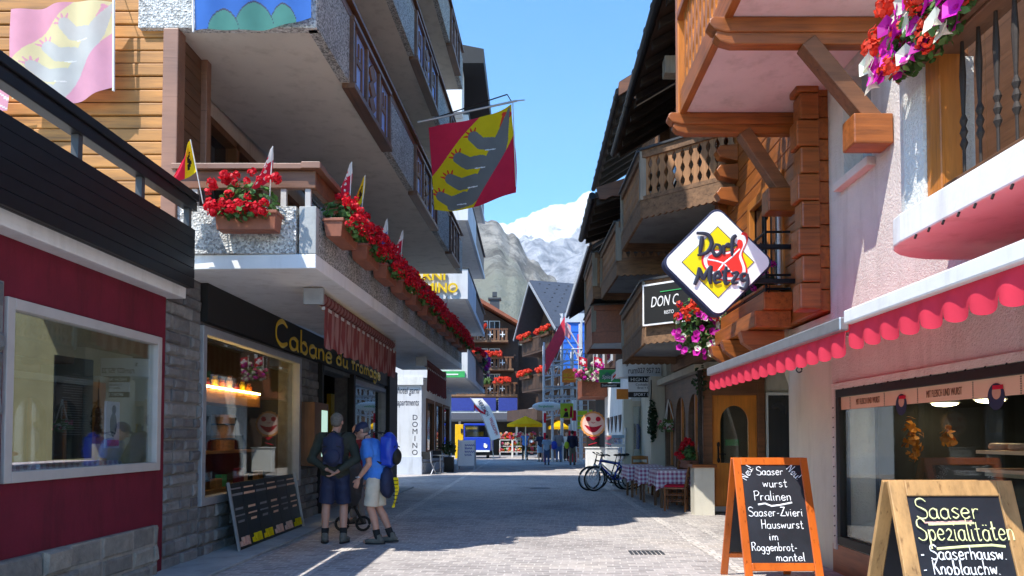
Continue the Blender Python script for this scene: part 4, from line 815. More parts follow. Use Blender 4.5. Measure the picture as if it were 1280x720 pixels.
# chalet with the slate roof, gable towards the street
rc = thing('slate_chalet', 'timber chalet with slate roof and steep gable behind the scaffolding', 'building', (3, 54, 0))
ra = R(21); rr = Vector((math.cos(ra), math.sin(ra), 0)); gg = Vector((math.sin(ra), -math.cos(ra), 0)); G0 = Vector((1.5, 52.3, 0))
def L(a, b, z): p = G0 + rr * a + gg * b; return Vector((p.x, p.y, z))
m = MB(); m.ext([L(0, 3.4, 0), L(0, -2.4, 0), L(0, -2.4, 9.1), L(0, 0, 11.9), L(0, 3.4, 8.9)], rr * 10); m.build('wall', 'chalet', rc)
m = MB(); m.ext([L(-1.6, 0, 12.0), L(-1.6, 4.6, 8.2), L(-1.6, 4.6, 8.45), L(-1.6, 0, 12.3), L(-1.6, -3.1, 8.65), L(-1.6, -3.1, 8.4)], rr * 12.5); rf = m.build('roof', 'slate', rc)
m = MB()
for b0, z0, b1, z1 in ((0, 12.1, 4.65, 8.25), (0, 12.1, -3.15, 8.45)): m.bar(L(-1.65, b0, z0), L(-1.65, b1, z1), .08, .14)
m.bar(L(-1.6, 4.7, 8.2), L(10.9, 4.7, 8.2), .16, .16); m.build('verge', 'grey_metal', rf)
m = MB()
for i in range(16):
    for j in range(9): a = -1.0 + i * .72 + (j % 2) * .36; t = (j + .8) / 10; p = L(a, 4.6 * t, 12.32 - 3.85 * t); m.obox(p, (.12, .05, .04), rotz(ra))
m.build('snow_guard', 'dark_grey', rf)
for zb in (7.35, 4.75):
    m = MB(); P = [L(-1.3, 3.6, zb - .15), L(-1.3, -2.3, zb - .15), L(0, -2.3, zb - .15), L(0, 3.4, zb - .15), L(2.6, 3.4, zb - .15), L(2.6, 4.6, zb - .15), L(-.3, 4.6, zb - .15)]
    m.ext(P, (0, 0, .15)); bl = m.build('balcony', 'chalet', rc); m = MB(); path = [L(-1.3, -2.3, 0), L(-1.3, 3.6, 0), L(-.3, 4.6, 0), L(2.6, 4.6, 0)]
    for p, q in zip(path, path[1:]):
        d = q - p; n = max(1, int(d.length / .26)); m.bar(p + Vector((0, 0, zb + .95)), q + Vector((0, 0, zb + .95)), .1, .12)
        for i in range(n): c = p + d * ((i + .5) / n); m.obox((c.x, c.y, zb + .45), (.2, .05, .9) if abs(d.normalized().dot(rr)) > .7 else (.06, .2, .9), rotz(ra))
    m.build('balustrade', 'chalet', bl)
    for j, (b, lb) in enumerate(((-1.1, 'left'), (2.4, 'right'))):
        p = L(-1.5, b, zb + .75); planter(f'red flowers at the {lb} of the {"upper" if zb > 6 else "lower"} balcony of the slate roofed chalet', 2.0, p, ra + R(-90), 'flower boxes on the slate roofed chalet', flowers=36, cols=('coral',), fr=.12, spread=.3, high=.28, box='brown_x')
for b, z in ((1.5, 7.4), (-1.2, 7.4), (1.5, 4.9), (-1.2, 4.9), (2.1, 2.9), (.7, 2.9), (-.7, 2.9)):
    m = MB(); c = L(-.04, b, z + .7); m.obox(c, (.1, 1.15, 1.3), rotz(ra)); w = m.build('window', 'white_paint', rc); m = MB()
    for dy in (-.27, .27):
        for dz in (-.3, .3): cc = L(-.1, b + dy, z + .7 + dz); m.obox(cc, (.03, .45, .5), rotz(ra))
    m.build('pane', 'pane', w)
m = MB(); m.obox(L(-.05, -.6, 5.9), (.08, 2.6, 1.2), rotz(ra)); m.build('pale_panel', 'white_wall', rc)
m = MB(); m.ext([L(0, 3.4, 3.7), L(0, -2.4, 3.7), L(-1.3, -2.4, 3.2), L(-1.3, 3.4, 3.2)], (0, 0, .08)); m.build('awning', 'grey_metal', rc)
m = MB(); m.ext([L(-.05, 3.4, 2.55), L(-.05, -2.4, 2.55), L(-2.4, -2.4, 2.55), L(-2.4, 3.4, 2.55)], (0, 0, .75)); m.build('porch', 'chalet', rc)

# scaffolding with tarpaulins and striped posts
sc = thing('scaffolding', 'grey tube scaffolding with platforms in front of the slate roofed chalet', 'scaffolding', (2.3, 44, 0))
YS = 44.0
def sx(px, Y=YS): return onY(px, 500, Y).x
def sz(py, Y=YS): return onY(662, py, Y).z
for px, top in ((680, 428), (691, 440), (703, 392), (716, 436), (727, 400)):
    for Y in (YS, YS + 1.6): m = MB(); m.cyl((sx(px), Y, 0), (sx(px), Y, sz(top)), .06, n=8); m.build('standard', 'scaffold', sc)
m = MB()
for py in (455, 470, 485, 500, 520):
    m.cyl((sx(679), YS, sz(py + 6)), (sx(717), YS, sz(py - 6)), .035, n=6)
    m.cyl((sx(717), YS, sz(py)), (sx(748), YS, sz(py)), .035, n=6)
m.cyl((sx(700), YS, sz(392)), (sx(728), YS, sz(440)), .04, n=6); m.cyl((sx(705), YS, sz(420)), (sx(728), YS, sz(450)), .04, n=6); m.build('ledger', 'scaffold', sc)
m = MB()
for py in (484, 496, 505): m.box(sx(680), sx(718), YS - .1, YS + 1.6, sz(py), sz(py) + .08)
m.build('platform', 'grey_metal', sc)
m = MB()
for k in range(9): x = sx(680) + k * .22; m.cyl((x, YS - .05, sz(500)), (x + (.2 if k % 2 else -.05), YS - .05, sz(488)), .03, n=6)
m.cyl((sx(680), YS - .05, sz(488)), (sx(720), YS - .05, sz(484)), .04, n=6); m.cyl((sx(680), YS - .05, sz(500)), (sx(720), YS - .05, sz(498)), .04, n=6); m.build('lattice_girder', 'scaffold', sc)
for za, zb, xa, xb in ((470, 458, 681, 717), (520, 508, 683, 716), (486, 470, 718, 748), (452, 438, 690, 728)):
    m = MB(); m.cyl((sx(xa), YS - .08, sz(za)), (sx(xb), YS - .08, sz(za - 2)), .04, n=6); m.cyl((sx(xa), YS - .08, sz(zb)), (sx(xb), YS - .08, sz(zb - 2)), .04, n=6); n = 8
    for k in range(n): p = xa + (xb - xa) * k / n; q = xa + (xb - xa) * (k + 1) / n; m.cyl((sx(p), YS - .08, sz(za if k % 2 else zb)), (sx(q), YS - .08, sz(zb if k % 2 else za)), .028, n=6)
    m.build('lattice_girder', 'scaffold', sc)
m = MB(); m.ext([(sx(682), YS - .2, sz(438)), (sx(682), YS - .2, sz(468)), (sx(706), YS - .2, sz(424)), (sx(706), YS - .2, sz(396))], (0, .04, 0)); tag(m.build('tarpaulin', 'red_tarp'), 'slanting red tarpaulin on the scaffolding', 'tarpaulin')
m = MB(); m.ext([(sx(702), YS + .3, sz(398)), (sx(702), YS + .3, sz(416)), (sx(714), YS + .3, sz(424)), (sx(714), YS + .3, sz(406))], (0, .04, 0)); tag(m.build('tarpaulin', 'pale_tarp'), 'pale pink tarpaulin at the top of the scaffolding', 'tarpaulin')
t_ = thing('tarpaulin', 'bright blue ribbed tarpaulin wall behind the scaffolding', 'tarpaulin', (sx(730), 47, 5)); m = MB()
for i in range(9): z = sz(462, 47) + i * .34; m.box(sx(702, 47), sx(754, 47), 47 - .03 * (i % 2), 47.1, z, z + .33)
m.build('sheet', 'blue_tarp', t_); m = MB(); m.box(sx(722, 47), sx(727, 47), 46.88, 46.95, sz(450, 47), sz(418, 47)); m.build('strap', 'red_tarp', t_); m = MB(); m.box(sx(706, 47), sx(754, 47), 46.9, 47.1, sz(403, 47), sz(392, 47)); m.build('top_sheet', 'blue_grey', t_)
for i, (px, top, lb) in enumerate(((681, 504, 'thin red and white striped post at the left corner of the scaffolding'), (718, 500, 'thick red and white striped post before the ladder'), (712, 530, 'short red and white striped post right of the lime sign'))):
    t_ = thing('striped_post', lb, 'post', (sx(px, 43), 43, 0), 'striped posts under the scaffolding'); zt = sz(top, 43); n = 6; r = (.07, .15, .06)[i]
    for k in range(n): m = MB(); m.cyl((sx(px, 43), 43, zt * k / n), (sx(px, 43), 43, zt * (k + 1) / n - .003), r, n=14); m.build('stripe', 'flag_red' if k % 2 == 0 else 'sign_white', t_)
ld = thing('ladder', 'silver ladder standing against the scaffolding beside the smiling sign', 'ladder', (sx(728, 42), 42, 0)); m = MB(); x0, x1 = sx(721, 42), sx(735, 42); zt = sz(470, 42)
for x in (x0, x1): m = MB(); m.cyl((x, 42, 0), (x, 42, zt), .035, n=8); m.build('rail', 'silver', ld)
m = MB(); 
for k in range(16): z = .25 + k * (zt - .4) / 15; m.cyl((x0, 42, z), (x1, 42, z), .025, n=6)
m.build('rungs', 'silver', ld)
m = MB(); x, z = sx(713, 41), sz(526, 41)
s_ = thing('warning_sign', 'lime construction sign hanging on the scaffolding', 'sign', (x - .2, 41, z)); m.box(x - .55, x + .15, 41, 41.05, z + .15, z + .95); m.build('panel', 'lime', s_)
m = MB(); m.ext([(x - .05, 40.99, z + .2), (x + .1, 40.99, z + .2), (x + .1, 40.99, z + .75), (x, 40.99, z + .85)], (0, -.01, 0)); m.sph((x - .25, 40.99, z + .6), (.09, .02, .09)); m.build('red_mark', 'flag_red', s_); m = MB(); m.ext([(x - .4, 40.99, z + .2), (x - .1, 40.99, z + .2), (x - .15, 40.99, z + .5), (x - .3, 40.99, z + .45)], (0, -.01, 0)); m.build('black_mark', 'black', s_)
m = MB(); m.box(sx(722, 43), sx(741, 43), 43.4, 43.45, sz(536, 43), sz(512, 43)); tag(m.build('banner', 'lime'), 'lime green banner behind the ladder', 'banner')
m = MB(); c = onY(684, 508, 42.5); m.sph(c, (.85, .1, .27), 24, 10); ov = m.build('oval_sign', 'sign_white'); tag(ov, 'white oval sign with green writing above the yellow umbrella', 'sign'); text('Bergbahnen', 'lettering', 'green_sign', ov, (c + Vector((-.5, -.104, -.05)), (1, 0, 0), (0, 0, 1)), .18, .01)
bk = thing('bakery_sign', 'orange arched bakery sign reading BECK on the scaffolding', 'sign', onY(711, 476, 36)); c = onY(711, 478, 36); m = MB(); m.ext([c + Vector(v) for v in [(-.32, 0, 0), (.34, 0, 0), (.34, 0, .42)] + [(.34 * math.cos(t), 0, .42 + .26 * math.sin(t)) for t in [R(15 * k) for k in range(1, 12)]] + [(-.32, 0, .42)]], (0, .06, 0)); m.build('panel', 'orange_sign', bk)
text('BECK', 'lettering', 'sign_yellow', bk, (c + Vector((-.26, -.012, .27)), (1, 0, 0), (0, 0, 1)), .22, .01); m = MB(); m.tube([c + Vector((-.25, -.008, .14)), c + Vector((-.1, -.008, .17)), c + Vector((.05, -.008, .13)), c + Vector((.25, -.008, .16))], .025, 6); m.build('flourish', 'sign_yellow', bk)
m = MB(); m.bar(c + Vector((0, .1, .5)), c + Vector((1.2, .1, .5)), .04, .04); m.build('bracket', 'black_metal', bk)
# ------------------------------------------------------------ right, nearest: pink butcher's house
XR = 3.3
but = thing('butcher_house', 'pink roughcast house of the butcher with a big shop window and red awnings', 'building', (6, 6, 0))
m = MB(); m.wallx(XR, 3.7, 1.5, 8.2, 0, 10.5, [(2.2, 8.06, .31, 1.95), (7.16, 7.8, 4.12, 5.25), (2.5, 4.9, 2.95, 5.2)]); m.build('wall', 'pink', but)
m = MB(); m.wallx(XR - .012, XR, 1.5, 8.2, 0, .3); m.build('base', 'red_wood', but)
m = MB()                                                # rounded cream corner pillar
pts = [(4.0, 8.2), (XR + .0, 8.2), (XR, 9.45)] + [(XR + .7 - .7 * math.cos(R(a)), 9.45 + .7 * math.sin(R(a))) for a in range(8, 91, 8)]
m.ext([(x, y, 0) for x, y in pts], (0, 0, 2.8)); m.build('corner_pillar', 'cream', but, smooth=False)
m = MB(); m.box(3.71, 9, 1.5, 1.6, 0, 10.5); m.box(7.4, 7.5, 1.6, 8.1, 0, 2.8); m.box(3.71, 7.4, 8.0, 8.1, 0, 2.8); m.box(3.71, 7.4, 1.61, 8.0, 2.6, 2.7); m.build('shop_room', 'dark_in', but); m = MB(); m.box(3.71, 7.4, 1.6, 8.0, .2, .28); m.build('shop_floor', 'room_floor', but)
m = MB(); m.ext([(2.2, 1, 10.4), (2.2, 1, 10.6), (8, 1, 13), (8, 1, 12.8)], (0, 8, 0)); m.build('roof', 'dark_wood_y', but)
fr = MB(); X = XR
for a, b, c, d in ((2.2, 8.06, .31, .40), (2.2, 8.06, 1.87, 1.95), (2.2, 2.28, .4, 1.87), (7.98, 8.06, .4, 1.87)): fr.box(X - .02, X + .1, a, b, c, d)
wf = fr.build('shop_window', 'black', but, bevel=.006); m = MB(); m.box(X + .02, X + .032, 2.26, 8.0, .38, 1.89); m.build('pane', 'glass_clear', wf)
m = MB(); m.box(X - .03, X - .001, 2.1, 8.14, 1.955, 2.02); m.box(X - .03, X - .001, 8.062, 8.14, .25, 1.955); m.build('window_trim', 'pink', but)
m = MB()
for i in range(48): y = 2.2 + i * .122; m.cyl((X - .035, y, 1.955 - .01 * (i % 2)), (X - .045, y, 1.94), .006, n=5)
for i in range(14): m.cyl((X - .035, 8.075, .4 + i * .105), (X - .045, 8.075, .39 + i * .105), .006, n=5)
m.build('fairy_lights', 'black', but)
m = MB(); m.box(X + .008, X + .013, 2.28, 7.98, 1.735, 1.87); bn = m.build('window_banner', 'cream_sign', but)
for y in (7.35, 6.0, 4.65): text('MIT FLEISCH UND WURST', 'lettering', 'brown_x', bn, ((X + .006, y, 1.775), (0, -1, 0), (0, 0, 1)), .085, .002, align='CENTER', xscale=.52)
for y in (6.68, 5.32): m = MB(); m.cyl((X + .006, y, 1.735), (X + .002, y, 1.735), .095, n=28); e = m.build('badge', 'navy', bn); m = MB(); m.cyl((X + .0015, y - .01, 1.765), (X - .0005, y - .01, 1.765), .05, n=20); m.build('badge_face', 'skin', bn); m = MB(); m.box(X - .002, X + .0012, y - .085, y + .03, 1.785, 1.815); m.build('badge_cap', 'flag_red', bn)
for y in (7.75, 7.0, 6.4, 5.6, 5.05): 
    m = MB()
    for k in range(8): m.box(X + .004, X + .007, y - .006, y + .006, 1.74 + k * .016, 1.748 + k * .016)
    m.build('dotted_line', 'dark_grey', bn)
m = MB(); m.box(XR - .09, XR + .02, 7.08, 7.88, 4.04, 4.13); sl_ = m.build('window_sill', 'pink', but, bevel=.01); m = MB(); m.box(XR + .2, XR + .24, 7.14, 7.82, 4.1, 5.27); m.build('window_pane', 'pane_pale', but)
# white curved balcony of the butcher's house
m = MB(); zs0, zs1 = 2.74, 2.935
pts = [(3.31, 1.2), (2.46, 1.2), (2.46, 4.95)] + [(2.46 + .55 - .55 * math.cos(R(a)), 4.95 + .5 * math.sin(R(a))) for a in range(15, 91, 15)] + [(3.31, 5.45)]
m.ext([(x, y, zs0) for x, y in pts], (0, 0, zs1 - zs0)); bal = m.build('balcony', 'white_wall', but, bevel=.012)
m = MB()
for i in range(22): y = 1.4 + i * .16; m.cyl((2.47, y, 2.74), (2.46, y, 2.715), .008, n=5)
m.build('light_string', 'black', bal)
m = MB(); pts = [(2.56, 4.83), (2.56, 5.08)] + [(2.56 + .3 - .3 * math.cos(R(a)), 5.08 + .25 * math.sin(R(a))) for a in (30, 60, 90)] + [(2.9, 5.33), (2.9, 4.83)]
m.ext([(x, y, zs1) for x, y in pts], (0, 0, 1.0)); m.build('pier', 'rough_white', bal)
m = MB(); m.ext([(x - .03, y, zs1 + 1.0) for x, y in pts], (0, 0, .06)); m.build('pier_cap', 'brown_x', bal, bevel=.01)
m = MB(); m.box(2.58, 2.72, 4.66, 4.828, zs1, 4.0); m.build('post', 'honey_z', bal, bevel=.008)
m = MB(); m.box(2.55, 2.72, 1.3, 4.66, 3.86, 3.95); m.box(2.59, 2.69, 1.3, 4.66, 2.98, 3.03); m.build('rail', 'brown_y', bal, bevel=.008)
for i in range(18):
    y = 4.51 - i * .165; m = MB(); m.lathe((2.64, y, 3.03), [(.009, 0), (.009, .16), (.024, .20), (.012, .235), (.024, .27), (.012, .305), (.024, .34), (.010, .38), (.020, .62), (.010, .83)], 8); m.build('baluster', 'dark_wood', bal)
m = MB()
for i in range(12): m.box(3.22, 3.29, 1.6 + i * .33, 1.92 + i * .33, 2.96, 5.2)
m.build('boarding', 'brown_y', bal)
m = MB(); m.bar((3.25, 4.1, 4.0), (2.4, 4.1, 4.0), .16, .09); m.build('beam', 'brown_y', bal, bevel=.01)
fbx = planter('box of magenta petunias and scarlet geraniums crowning the white balcony pier', 1.0, (2.60, 4.50, 3.88), R(-90), None, flowers=110, cols=('coral', 'magenta', 'petunia_white', 'magenta', 'petunia_white'), fr=.068, high=.30, spread=.27, droop=.28, big=True, box='brown_y', h=.12)
# log storey ------------------------------------------------------------------
log = thing('log_chalet', 'honey coloured log storey with projecting balcony beside the pink house', 'building', (5, 10, 0))
X = 3.18
m = MB(); z = 2.83; k = 0
while z < 9.2:
    h = .24; ops = [(9.35, 10.75, 3.35, 4.75)] if 3.2 < z < 4.75 else []
    if z < 6.5: m.wallx(X, X + .3, 8.22, 12.2, z + .004, z + h - .004, [(9.35, 10.75, z + .004, z + h - .004)] if ops else [])
    else: m.box(X, X + .3, 8.22, 12.2, z + .004, z + h - .004)
    z += h; k += 1
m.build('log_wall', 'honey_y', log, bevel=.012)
m = MB(); m.box(X + .28, 8, 8.25, 12.15, 2.84, 9.2); m.build('core', 'dark_wood', log)
for ya, yb, x0 in ((8.12, 8.36, 2.93), (11.95, 12.19, 2.98)):
    m = MB(); z = 2.83; k = 0
    while z < 8.0:
        d = (.0, .035)[k % 2] + rnd.uniform(-.01, .01); m.box(x0 + d, X - .002, ya, yb, z + .004, z + .296); z += .30; k += 1
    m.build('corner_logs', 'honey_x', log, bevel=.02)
for z in (5.0, 5.35, 5.65): m = MB(); m.ext([(X, 11.3, z), (X - .28, 11.3, z + .06), (X - .34, 11.3, z + .16), (X - .28, 11.3, z + .24), (X, 11.3, z + .26)], (0, .2, 0)); m.build('corbel', 'honey_x', log, bevel=.012)
m = MB(); m.box(X - .03, X + .05, 9.3, 9.42, 3.3, 4.8); m.box(X - .03, X + .05, 10.68, 10.8, 3.3, 4.8); m.box(X - .03, X + .05, 9.42, 10.68, 4.68, 4.8); m.box(X - .03, X + .05, 9.42, 10.68, 3.3, 3.4); m.box(X + .0, X + .05, 10.0, 10.1, 3.4, 4.68)
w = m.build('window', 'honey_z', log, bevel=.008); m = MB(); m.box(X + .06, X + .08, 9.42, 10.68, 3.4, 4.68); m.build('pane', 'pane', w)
m = MB(); m.cyl((X - .06, 9.34, 3.25), (X - .06, 9.34, 4.8), .022, n=8); m.build('downpipe', 'white_paint', log)
# grille in front of the window
m = MB(); xg = X - .3
for z in (3.25, 3.42, 3.95): m.bar((xg, 9.1, z), (xg, 10.9, z), .02, .025); m.bar((xg, 9.1, z), (X, 9.1, z), .02, .025)
for y in (9.1, 10.0, 10.9): m.bar((xg, y, 3.2), (xg, y, 4.3 if y < 9.2 else 4.0), .025, .025)
def scroll(c, r, d):
    return [Vector(c) + Vector((0, d * r * (1 - t / 11) * math.cos(t * .85), r * (1 - t / 11) * math.sin(t * .85))) for t in range(10)]
for i in range(7): m.tube(scroll((xg, 9.25 + i * .26, 3.55 + .26 * (i % 2)), .13, 1 if i % 2 else -1), .009, 6); m.tube(scroll((xg, 9.3 + i * .24, 3.78 - .2 * (i % 2)), .1, -1 if i % 2 else 1), .009, 6)
m.tube(scroll((xg, 9.05, 4.15), .14, -1), .009, 6); m.tube(scroll((xg, 9.05, 3.25), .14, 1), .009, 6); gr = m.build('window_grille', 'black_metal', log)
m = MB(); m.box(2.72, 3.17, 9.05, 11.0, 2.78, 2.98); m.box(2.82, 3.17, 9.0, 11.05, 2.98, 3.2); wb = m.build('window_ledge', 'honey_y', log, bevel=.012)
for y in (9.3, 10.2, 10.85): m = MB(); m.ext([(3.17, y, 2.52), (3.17, y, 2.77), (2.62, y, 2.77), (2.66, y, 2.62), (2.8, y, 2.52)], (0, .16, 0)); m.build('ledge_bracket', 'honey_x', log, bevel=.01)
planter('dark box of magenta petunias behind the iron grille of the log window', 1.7, (2.98, 10.0, 3.2), R(-90), None, flowers=26, cols=('magenta',), fr=.05, high=.2, spread=.14, box='honey_y', leafmat='leaf_dark', h=.1)
# projecting timber balcony, level 2
ZB = 5.3
m = MB(); m.box(1.86, 3.29, 6.45, 8.9, ZB, ZB + .06); pb = m.build('balcony', 'soffit_pink', log)
def longbeam(y, x0, x1, z, w, h, par, two=True):
    q = MB()
    for dz, dx in ((0, 0), (-.105, .06)) if two else ((0, 0),):
        xs = x0 - .02 + dx; zt, zb_ = z + dz, z + dz - h * .55
        prof = [(x1, zb_), (xs + .16, zb_), (xs + .05, zb_ + .03), (xs, zb_ + .08), (xs + .01, zt - .02), (xs + .04, zt), (x1, zt)]
        q.ext([(a, y + (0 if dz == 0 else .02), b) for a, b in prof], (0, w - (0 if dz == 0 else .04), 0))
    return q.build('beam', 'honey_x', par, bevel=.012)
for y in (6.75, 8.78): longbeam(y, 1.66, 3.29 if y < 8 else 3.16, ZB - .004, .17, .26, pb); 

m = MB()
for y in (6.62, 8.72): m.box(1.8 + 0, 3.28, y + 2.0 if y > 9 else y - .0 + 1.9 - 1.9, y + .1, ZB + 2.3, ZB + 2.5)
m.split('upper_beam', 'honey_x', pb, bevel=.01)
for y, c in ((6.83, 3.29), (8.86, 3.16)):
    q = MB(); q.bar((2.55, y, ZB - .22), (c - .12, y, ZB - .98), .15, .17, (0, 1, 0)); q.build('brace', 'brown_x', pb, bevel=.01)
    q = MB(); q.box(c - .36, c, y - .13, y + .13, ZB - 1.2, ZB - .92); q.build('console', 'honey_x', pb, bevel=.015)
m = MB(); m.box(1.78, 1.86, 6.45, 8.9, ZB - .02, ZB + .24); m.build('fascia', 'honey_y', pb, bevel=.01)
m = MB(); m.box(1.76, 1.9, 8.78, 8.92, ZB - .03, ZB + 2.4); m.box(1.76, 1.9, 6.72, 6.86, ZB + .242, ZB + 2.4); m.split('post', 'honey_z', pb, bevel=.012)
m = MB(); m.box(1.75, 1.91, 6.45, 8.78, ZB + 1.1, ZB + 1.2); m.build('rail', 'honey_y', pb, bevel=.01)
def boards(path, z0, z1, step, w, par, mat, cut=True, prefix='baluster', thick=.03):
    for p, q in zip(path, path[1:]):
        p, q = Vector((*p, 0)), Vector((*q, 0)); d = q - p; n = max(1, int(d.length / step)); d.normalize(); nn = Vector((d.y, -d.x, 0))
        for i in range(n):
            c = p + d * (step * (i + .5) + ((q - p).length - n * step) / 2); H = z1 - z0; prof = []
            if cut:
                for k in range(17): t = k / 16; prof.append((w * (.36 + .14 * math.cos(t * 6 * math.pi)), z0 + H * t))
            else: prof = [(w / 2, z0), (w / 2, z1)]
            pts = [c + d * a + Vector((0, 0, z)) for a, z in prof] + [c - d * a + Vector((0, 0, z)) for a, z in reversed(prof)]
            b = MB(); b.ext([x - nn * thick / 2 for x in pts], nn * thick); b.build(prefix, mat, par)
boards([(1.82, 8.7), (1.82, 6.9)], ZB + .25, ZB + 1.1, .17, .14, pb, 'honey_z', True); 
boards([(1.98, 8.86), (3.1, 8.86)], ZB + .25, ZB + 1.1, .17, .14, pb, 'honey_z', True)
# eaves of the log house and its neighbour: dark soffit, rafters, gutter
def eave(root, x0, x1, y0, y1, z0, rise, name='eaves'):
    q = MB(); q.ext([(x0, y0, z0), (x1, y0, z0 + rise), (x1, y0, z0 + rise + .14), (x0, y0, z0 + .14)], (0, y1 - y0, 0)); e = q.build(name, 'dark_wood_y', root)
    q = MB(); n = int((y1 - y0) / .62)
    for i in range(n + 1): y = y0 + .05 + (y1 - y0 - .2) * i / n; q.ext([(x0 + .04, y, z0 - .13), (x1, y, z0 + rise - .16), (x1, y, z0 + rise - .004), (x0 + .04, y, z0 + .001)], (0, .1, 0))
    q.build('rafters', 'dark_wood', e)
    q = MB(); q.cyl((x0 - .07, y0 - .05, z0 + .05), (x0 - .07, y1 + .05, z0 + .02), .075, n=12)
    for i in range(int((y1 - y0) / .7)): y = y0 + .3 + i * .7; q.cyl((x0 - .07, y, z0 + .05), (x0 - .07, y + .03, z0 + .05), .085, n=12)
    q.build('gutter', 'black_metal', e); return e
eave(log, 2.0, 4.2, 9.6, 14.3, 8.0, 1.25)
m = MB(); m.box(2.25, 3.2, 9.9, 10.15, 7.35, 7.62); m.box(2.25, 3.2, 12.3, 12.55, 7.5, 7.8); m.split('purlin', 'grey_wood', log, bevel=.015)
# carved balcony builder -------------------------------------------------------
def carved(root, path, z, h, mats=('old_x', 'old_z'), wall=None, wave=True, rail_in=.0, deck='concrete', solid=None):
    q = MB(); q.ext([(x, y, z) for x, y in path], (0, 0, .1)); bl = q.build('balcony', deck, root)
    q = MB()
    for (ax, ay), (bx, by) in zip(path, path[1:]):
        a, b = Vector((ax, ay, 0)), Vector((bx, by, 0)); d = b - a; Ln = d.length; d.normalize(); nn = Vector((d.y, -d.x, 0)); ctr = Vector((sum(p[0] for p in path) / len(path), sum(p[1] for p in path) / len(path), 0))
        if nn.dot(a - ctr) < 0: nn = -nn
        pts = [a + Vector((0, 0, z + .13)), b + Vector((0, 0, z + .13))]; n = max(2, int(Ln / .12))
        for i in range(n * 4 + 1): t = 1 - i / (n * 4); pts.append(a + d * Ln * t + Vector((0, 0, z - .15 - (.028 * abs(math.sin(math.pi * n * t)) if wave else 0))))
        q.ext(pts, nn * .045)
    q.build('fascia', mats[0], bl)
    q = MB(); q2 = MB()
    for (ax, ay), (bx, by) in zip(path, path[1:]):
        q.bar((ax, ay, z + h - .08), (bx, by, z + h - .08), .12, .13); q2.bar((ax, ay, z + h), (bx, by, z + h), .2, .035); q.bar((ax, ay, z + .17), (bx, by, z + .17), .1, .07)
    q.build('rail', mats[0], bl); q2.build('rail_cap', 'dark_grey', bl)
    if solid: boards(path, z + .2, z + h - .14, .19, .188, bl, solid, False, 'board')
    else: boards(path, z + .2, z + h - .14, .155, .15, bl, mats[1], True)
    for x, y in path[1:-1]: q = MB(); q.box(x - .06, x + .06, y - .06, y + .06, z + .14, z + h - .02); q.build('post', 'grey_wood', bl, bevel=.01)
    return bl
# weathered chalet: two carved balconies, restaurant below -----------------------
wc = thing('weathered_chalet', 'weathered chalet with carved balconies above the restaurant door', 'building', (5, 16, 0))
m = MB(); z = 2.9
while z < 8.9: m.box(3.2, 3.5, 12.3, 17.0, z + .004, z + .216); z += .22
m.build('log_wall', 'old_y', wc, bevel=.01)
m = MB(); m.box(3.45, 8, 12.25, 17, 2.9, 8.9); m.build('core', 'dark_wood', wc)
carved(wc, [(3.2, 11.52), (1.93, 12.66), (1.88, 14.9), (3.2, 14.95)], 5.32, 1.0)
carved(wc, [(3.2, 11.75), (1.99, 12.8), (2.06, 16.3), (3.2, 16.35)], 3.2, .92)
for y in (13.2, 15.2): m = MB(); m.box(3.12, 3.19, y, y + 1, 5.5, 7.3); w = m.build('window', 'brown_board', wc); m = MB(); m.box(3.1, 3.118, y + .1, y + .9, 5.6, 7.2); m.build('pane', 'pane', w)
eave(wc, 2.02, 4.2, 14.4, 17.2, 8.0, 1.3)
# ground floor: door wall facing the camera, recess, shop front with arched windows
m = MB(); m.wally(14.5, 14.8, 3.42, 3.6, 0, 2.9); m.wally(14.5, 14.8, 4.45, 8, 0, 2.9, [(4.58, 5.05, .9, 2.25)]); m.wally(14.5, 14.8, 3.6, 4.45, 2.3, 2.9); m.build('entrance_wall', 'cream', wc)
m = MB(); m.box(5.0, 5.3, 9.56, 14.49, 0, 2.8); m.build('yard_wall', 'cream', wc)
m = MB(); m.box(3.0, 8, 9.6, 12.25, 2.72, 2.83); m.build('porch_ceiling', 'cream', wc)
m = MB(); m.ext([(4.2, 12.2, 2.6), (4.55, 12.2, 1.5), (4.7, 12.2, 0), (4.95, 12.2, 0), (4.95, 12.2, 2.6)], (0, .25, 0)); m.build('buttress', 'cream', wc)
m = MB(); m.box(4.53, 4.58, 14.42, 14.5, .85, 2.3); m.box(5.05, 5.1, 14.42, 14.5, .85, 2.3); m.box(4.58, 5.05, 14.42, 14.5, 2.25, 2.3); m.box(4.58, 5.05, 14.42, 14.5, .85, .9); w = m.build('window', 'white_paint', wc); m = MB(); m.box(4.58, 5.05, 14.5, 14.52, .9, 2.25); m.build('pane', 'pane', w)
m = MB(); m.box(3.3, 3.48, 14.3, 14.5, 0, 2.75); m.box(4.36, 4.5, 14.36, 14.5, 0, 2.75); m.box(3.48, 4.36, 14.36, 14.5, 2.25, 2.75); m.build('door_frame', 'brown_x', wc, bevel=.01)
m = MB(); N = 14; cx, zz = 3.93, 1.55; rx = .27
ops = [(cx - rx, .95), (cx + rx, .95)] + [(cx + rx * math.cos(math.pi * i / N), 1.72 + .33 * math.sin(math.pi * i / N)) for i in range(N + 1)]
outer = [(3.482, .02), (4.358, .02), (4.358, 2.248), (3.482, 2.248)]
yD = 14.44
bmd = bmesh.new(); ov_ = [bmd.verts.new((x, yD, z)) for x, z in outer]; iv_ = [bmd.verts.new((x, yD, z)) for x, z in ops]
ed = [bmd.edges.new((a[i], a[(i + 1) % len(a)])) for a in (ov_, iv_) for i in range(len(a))]
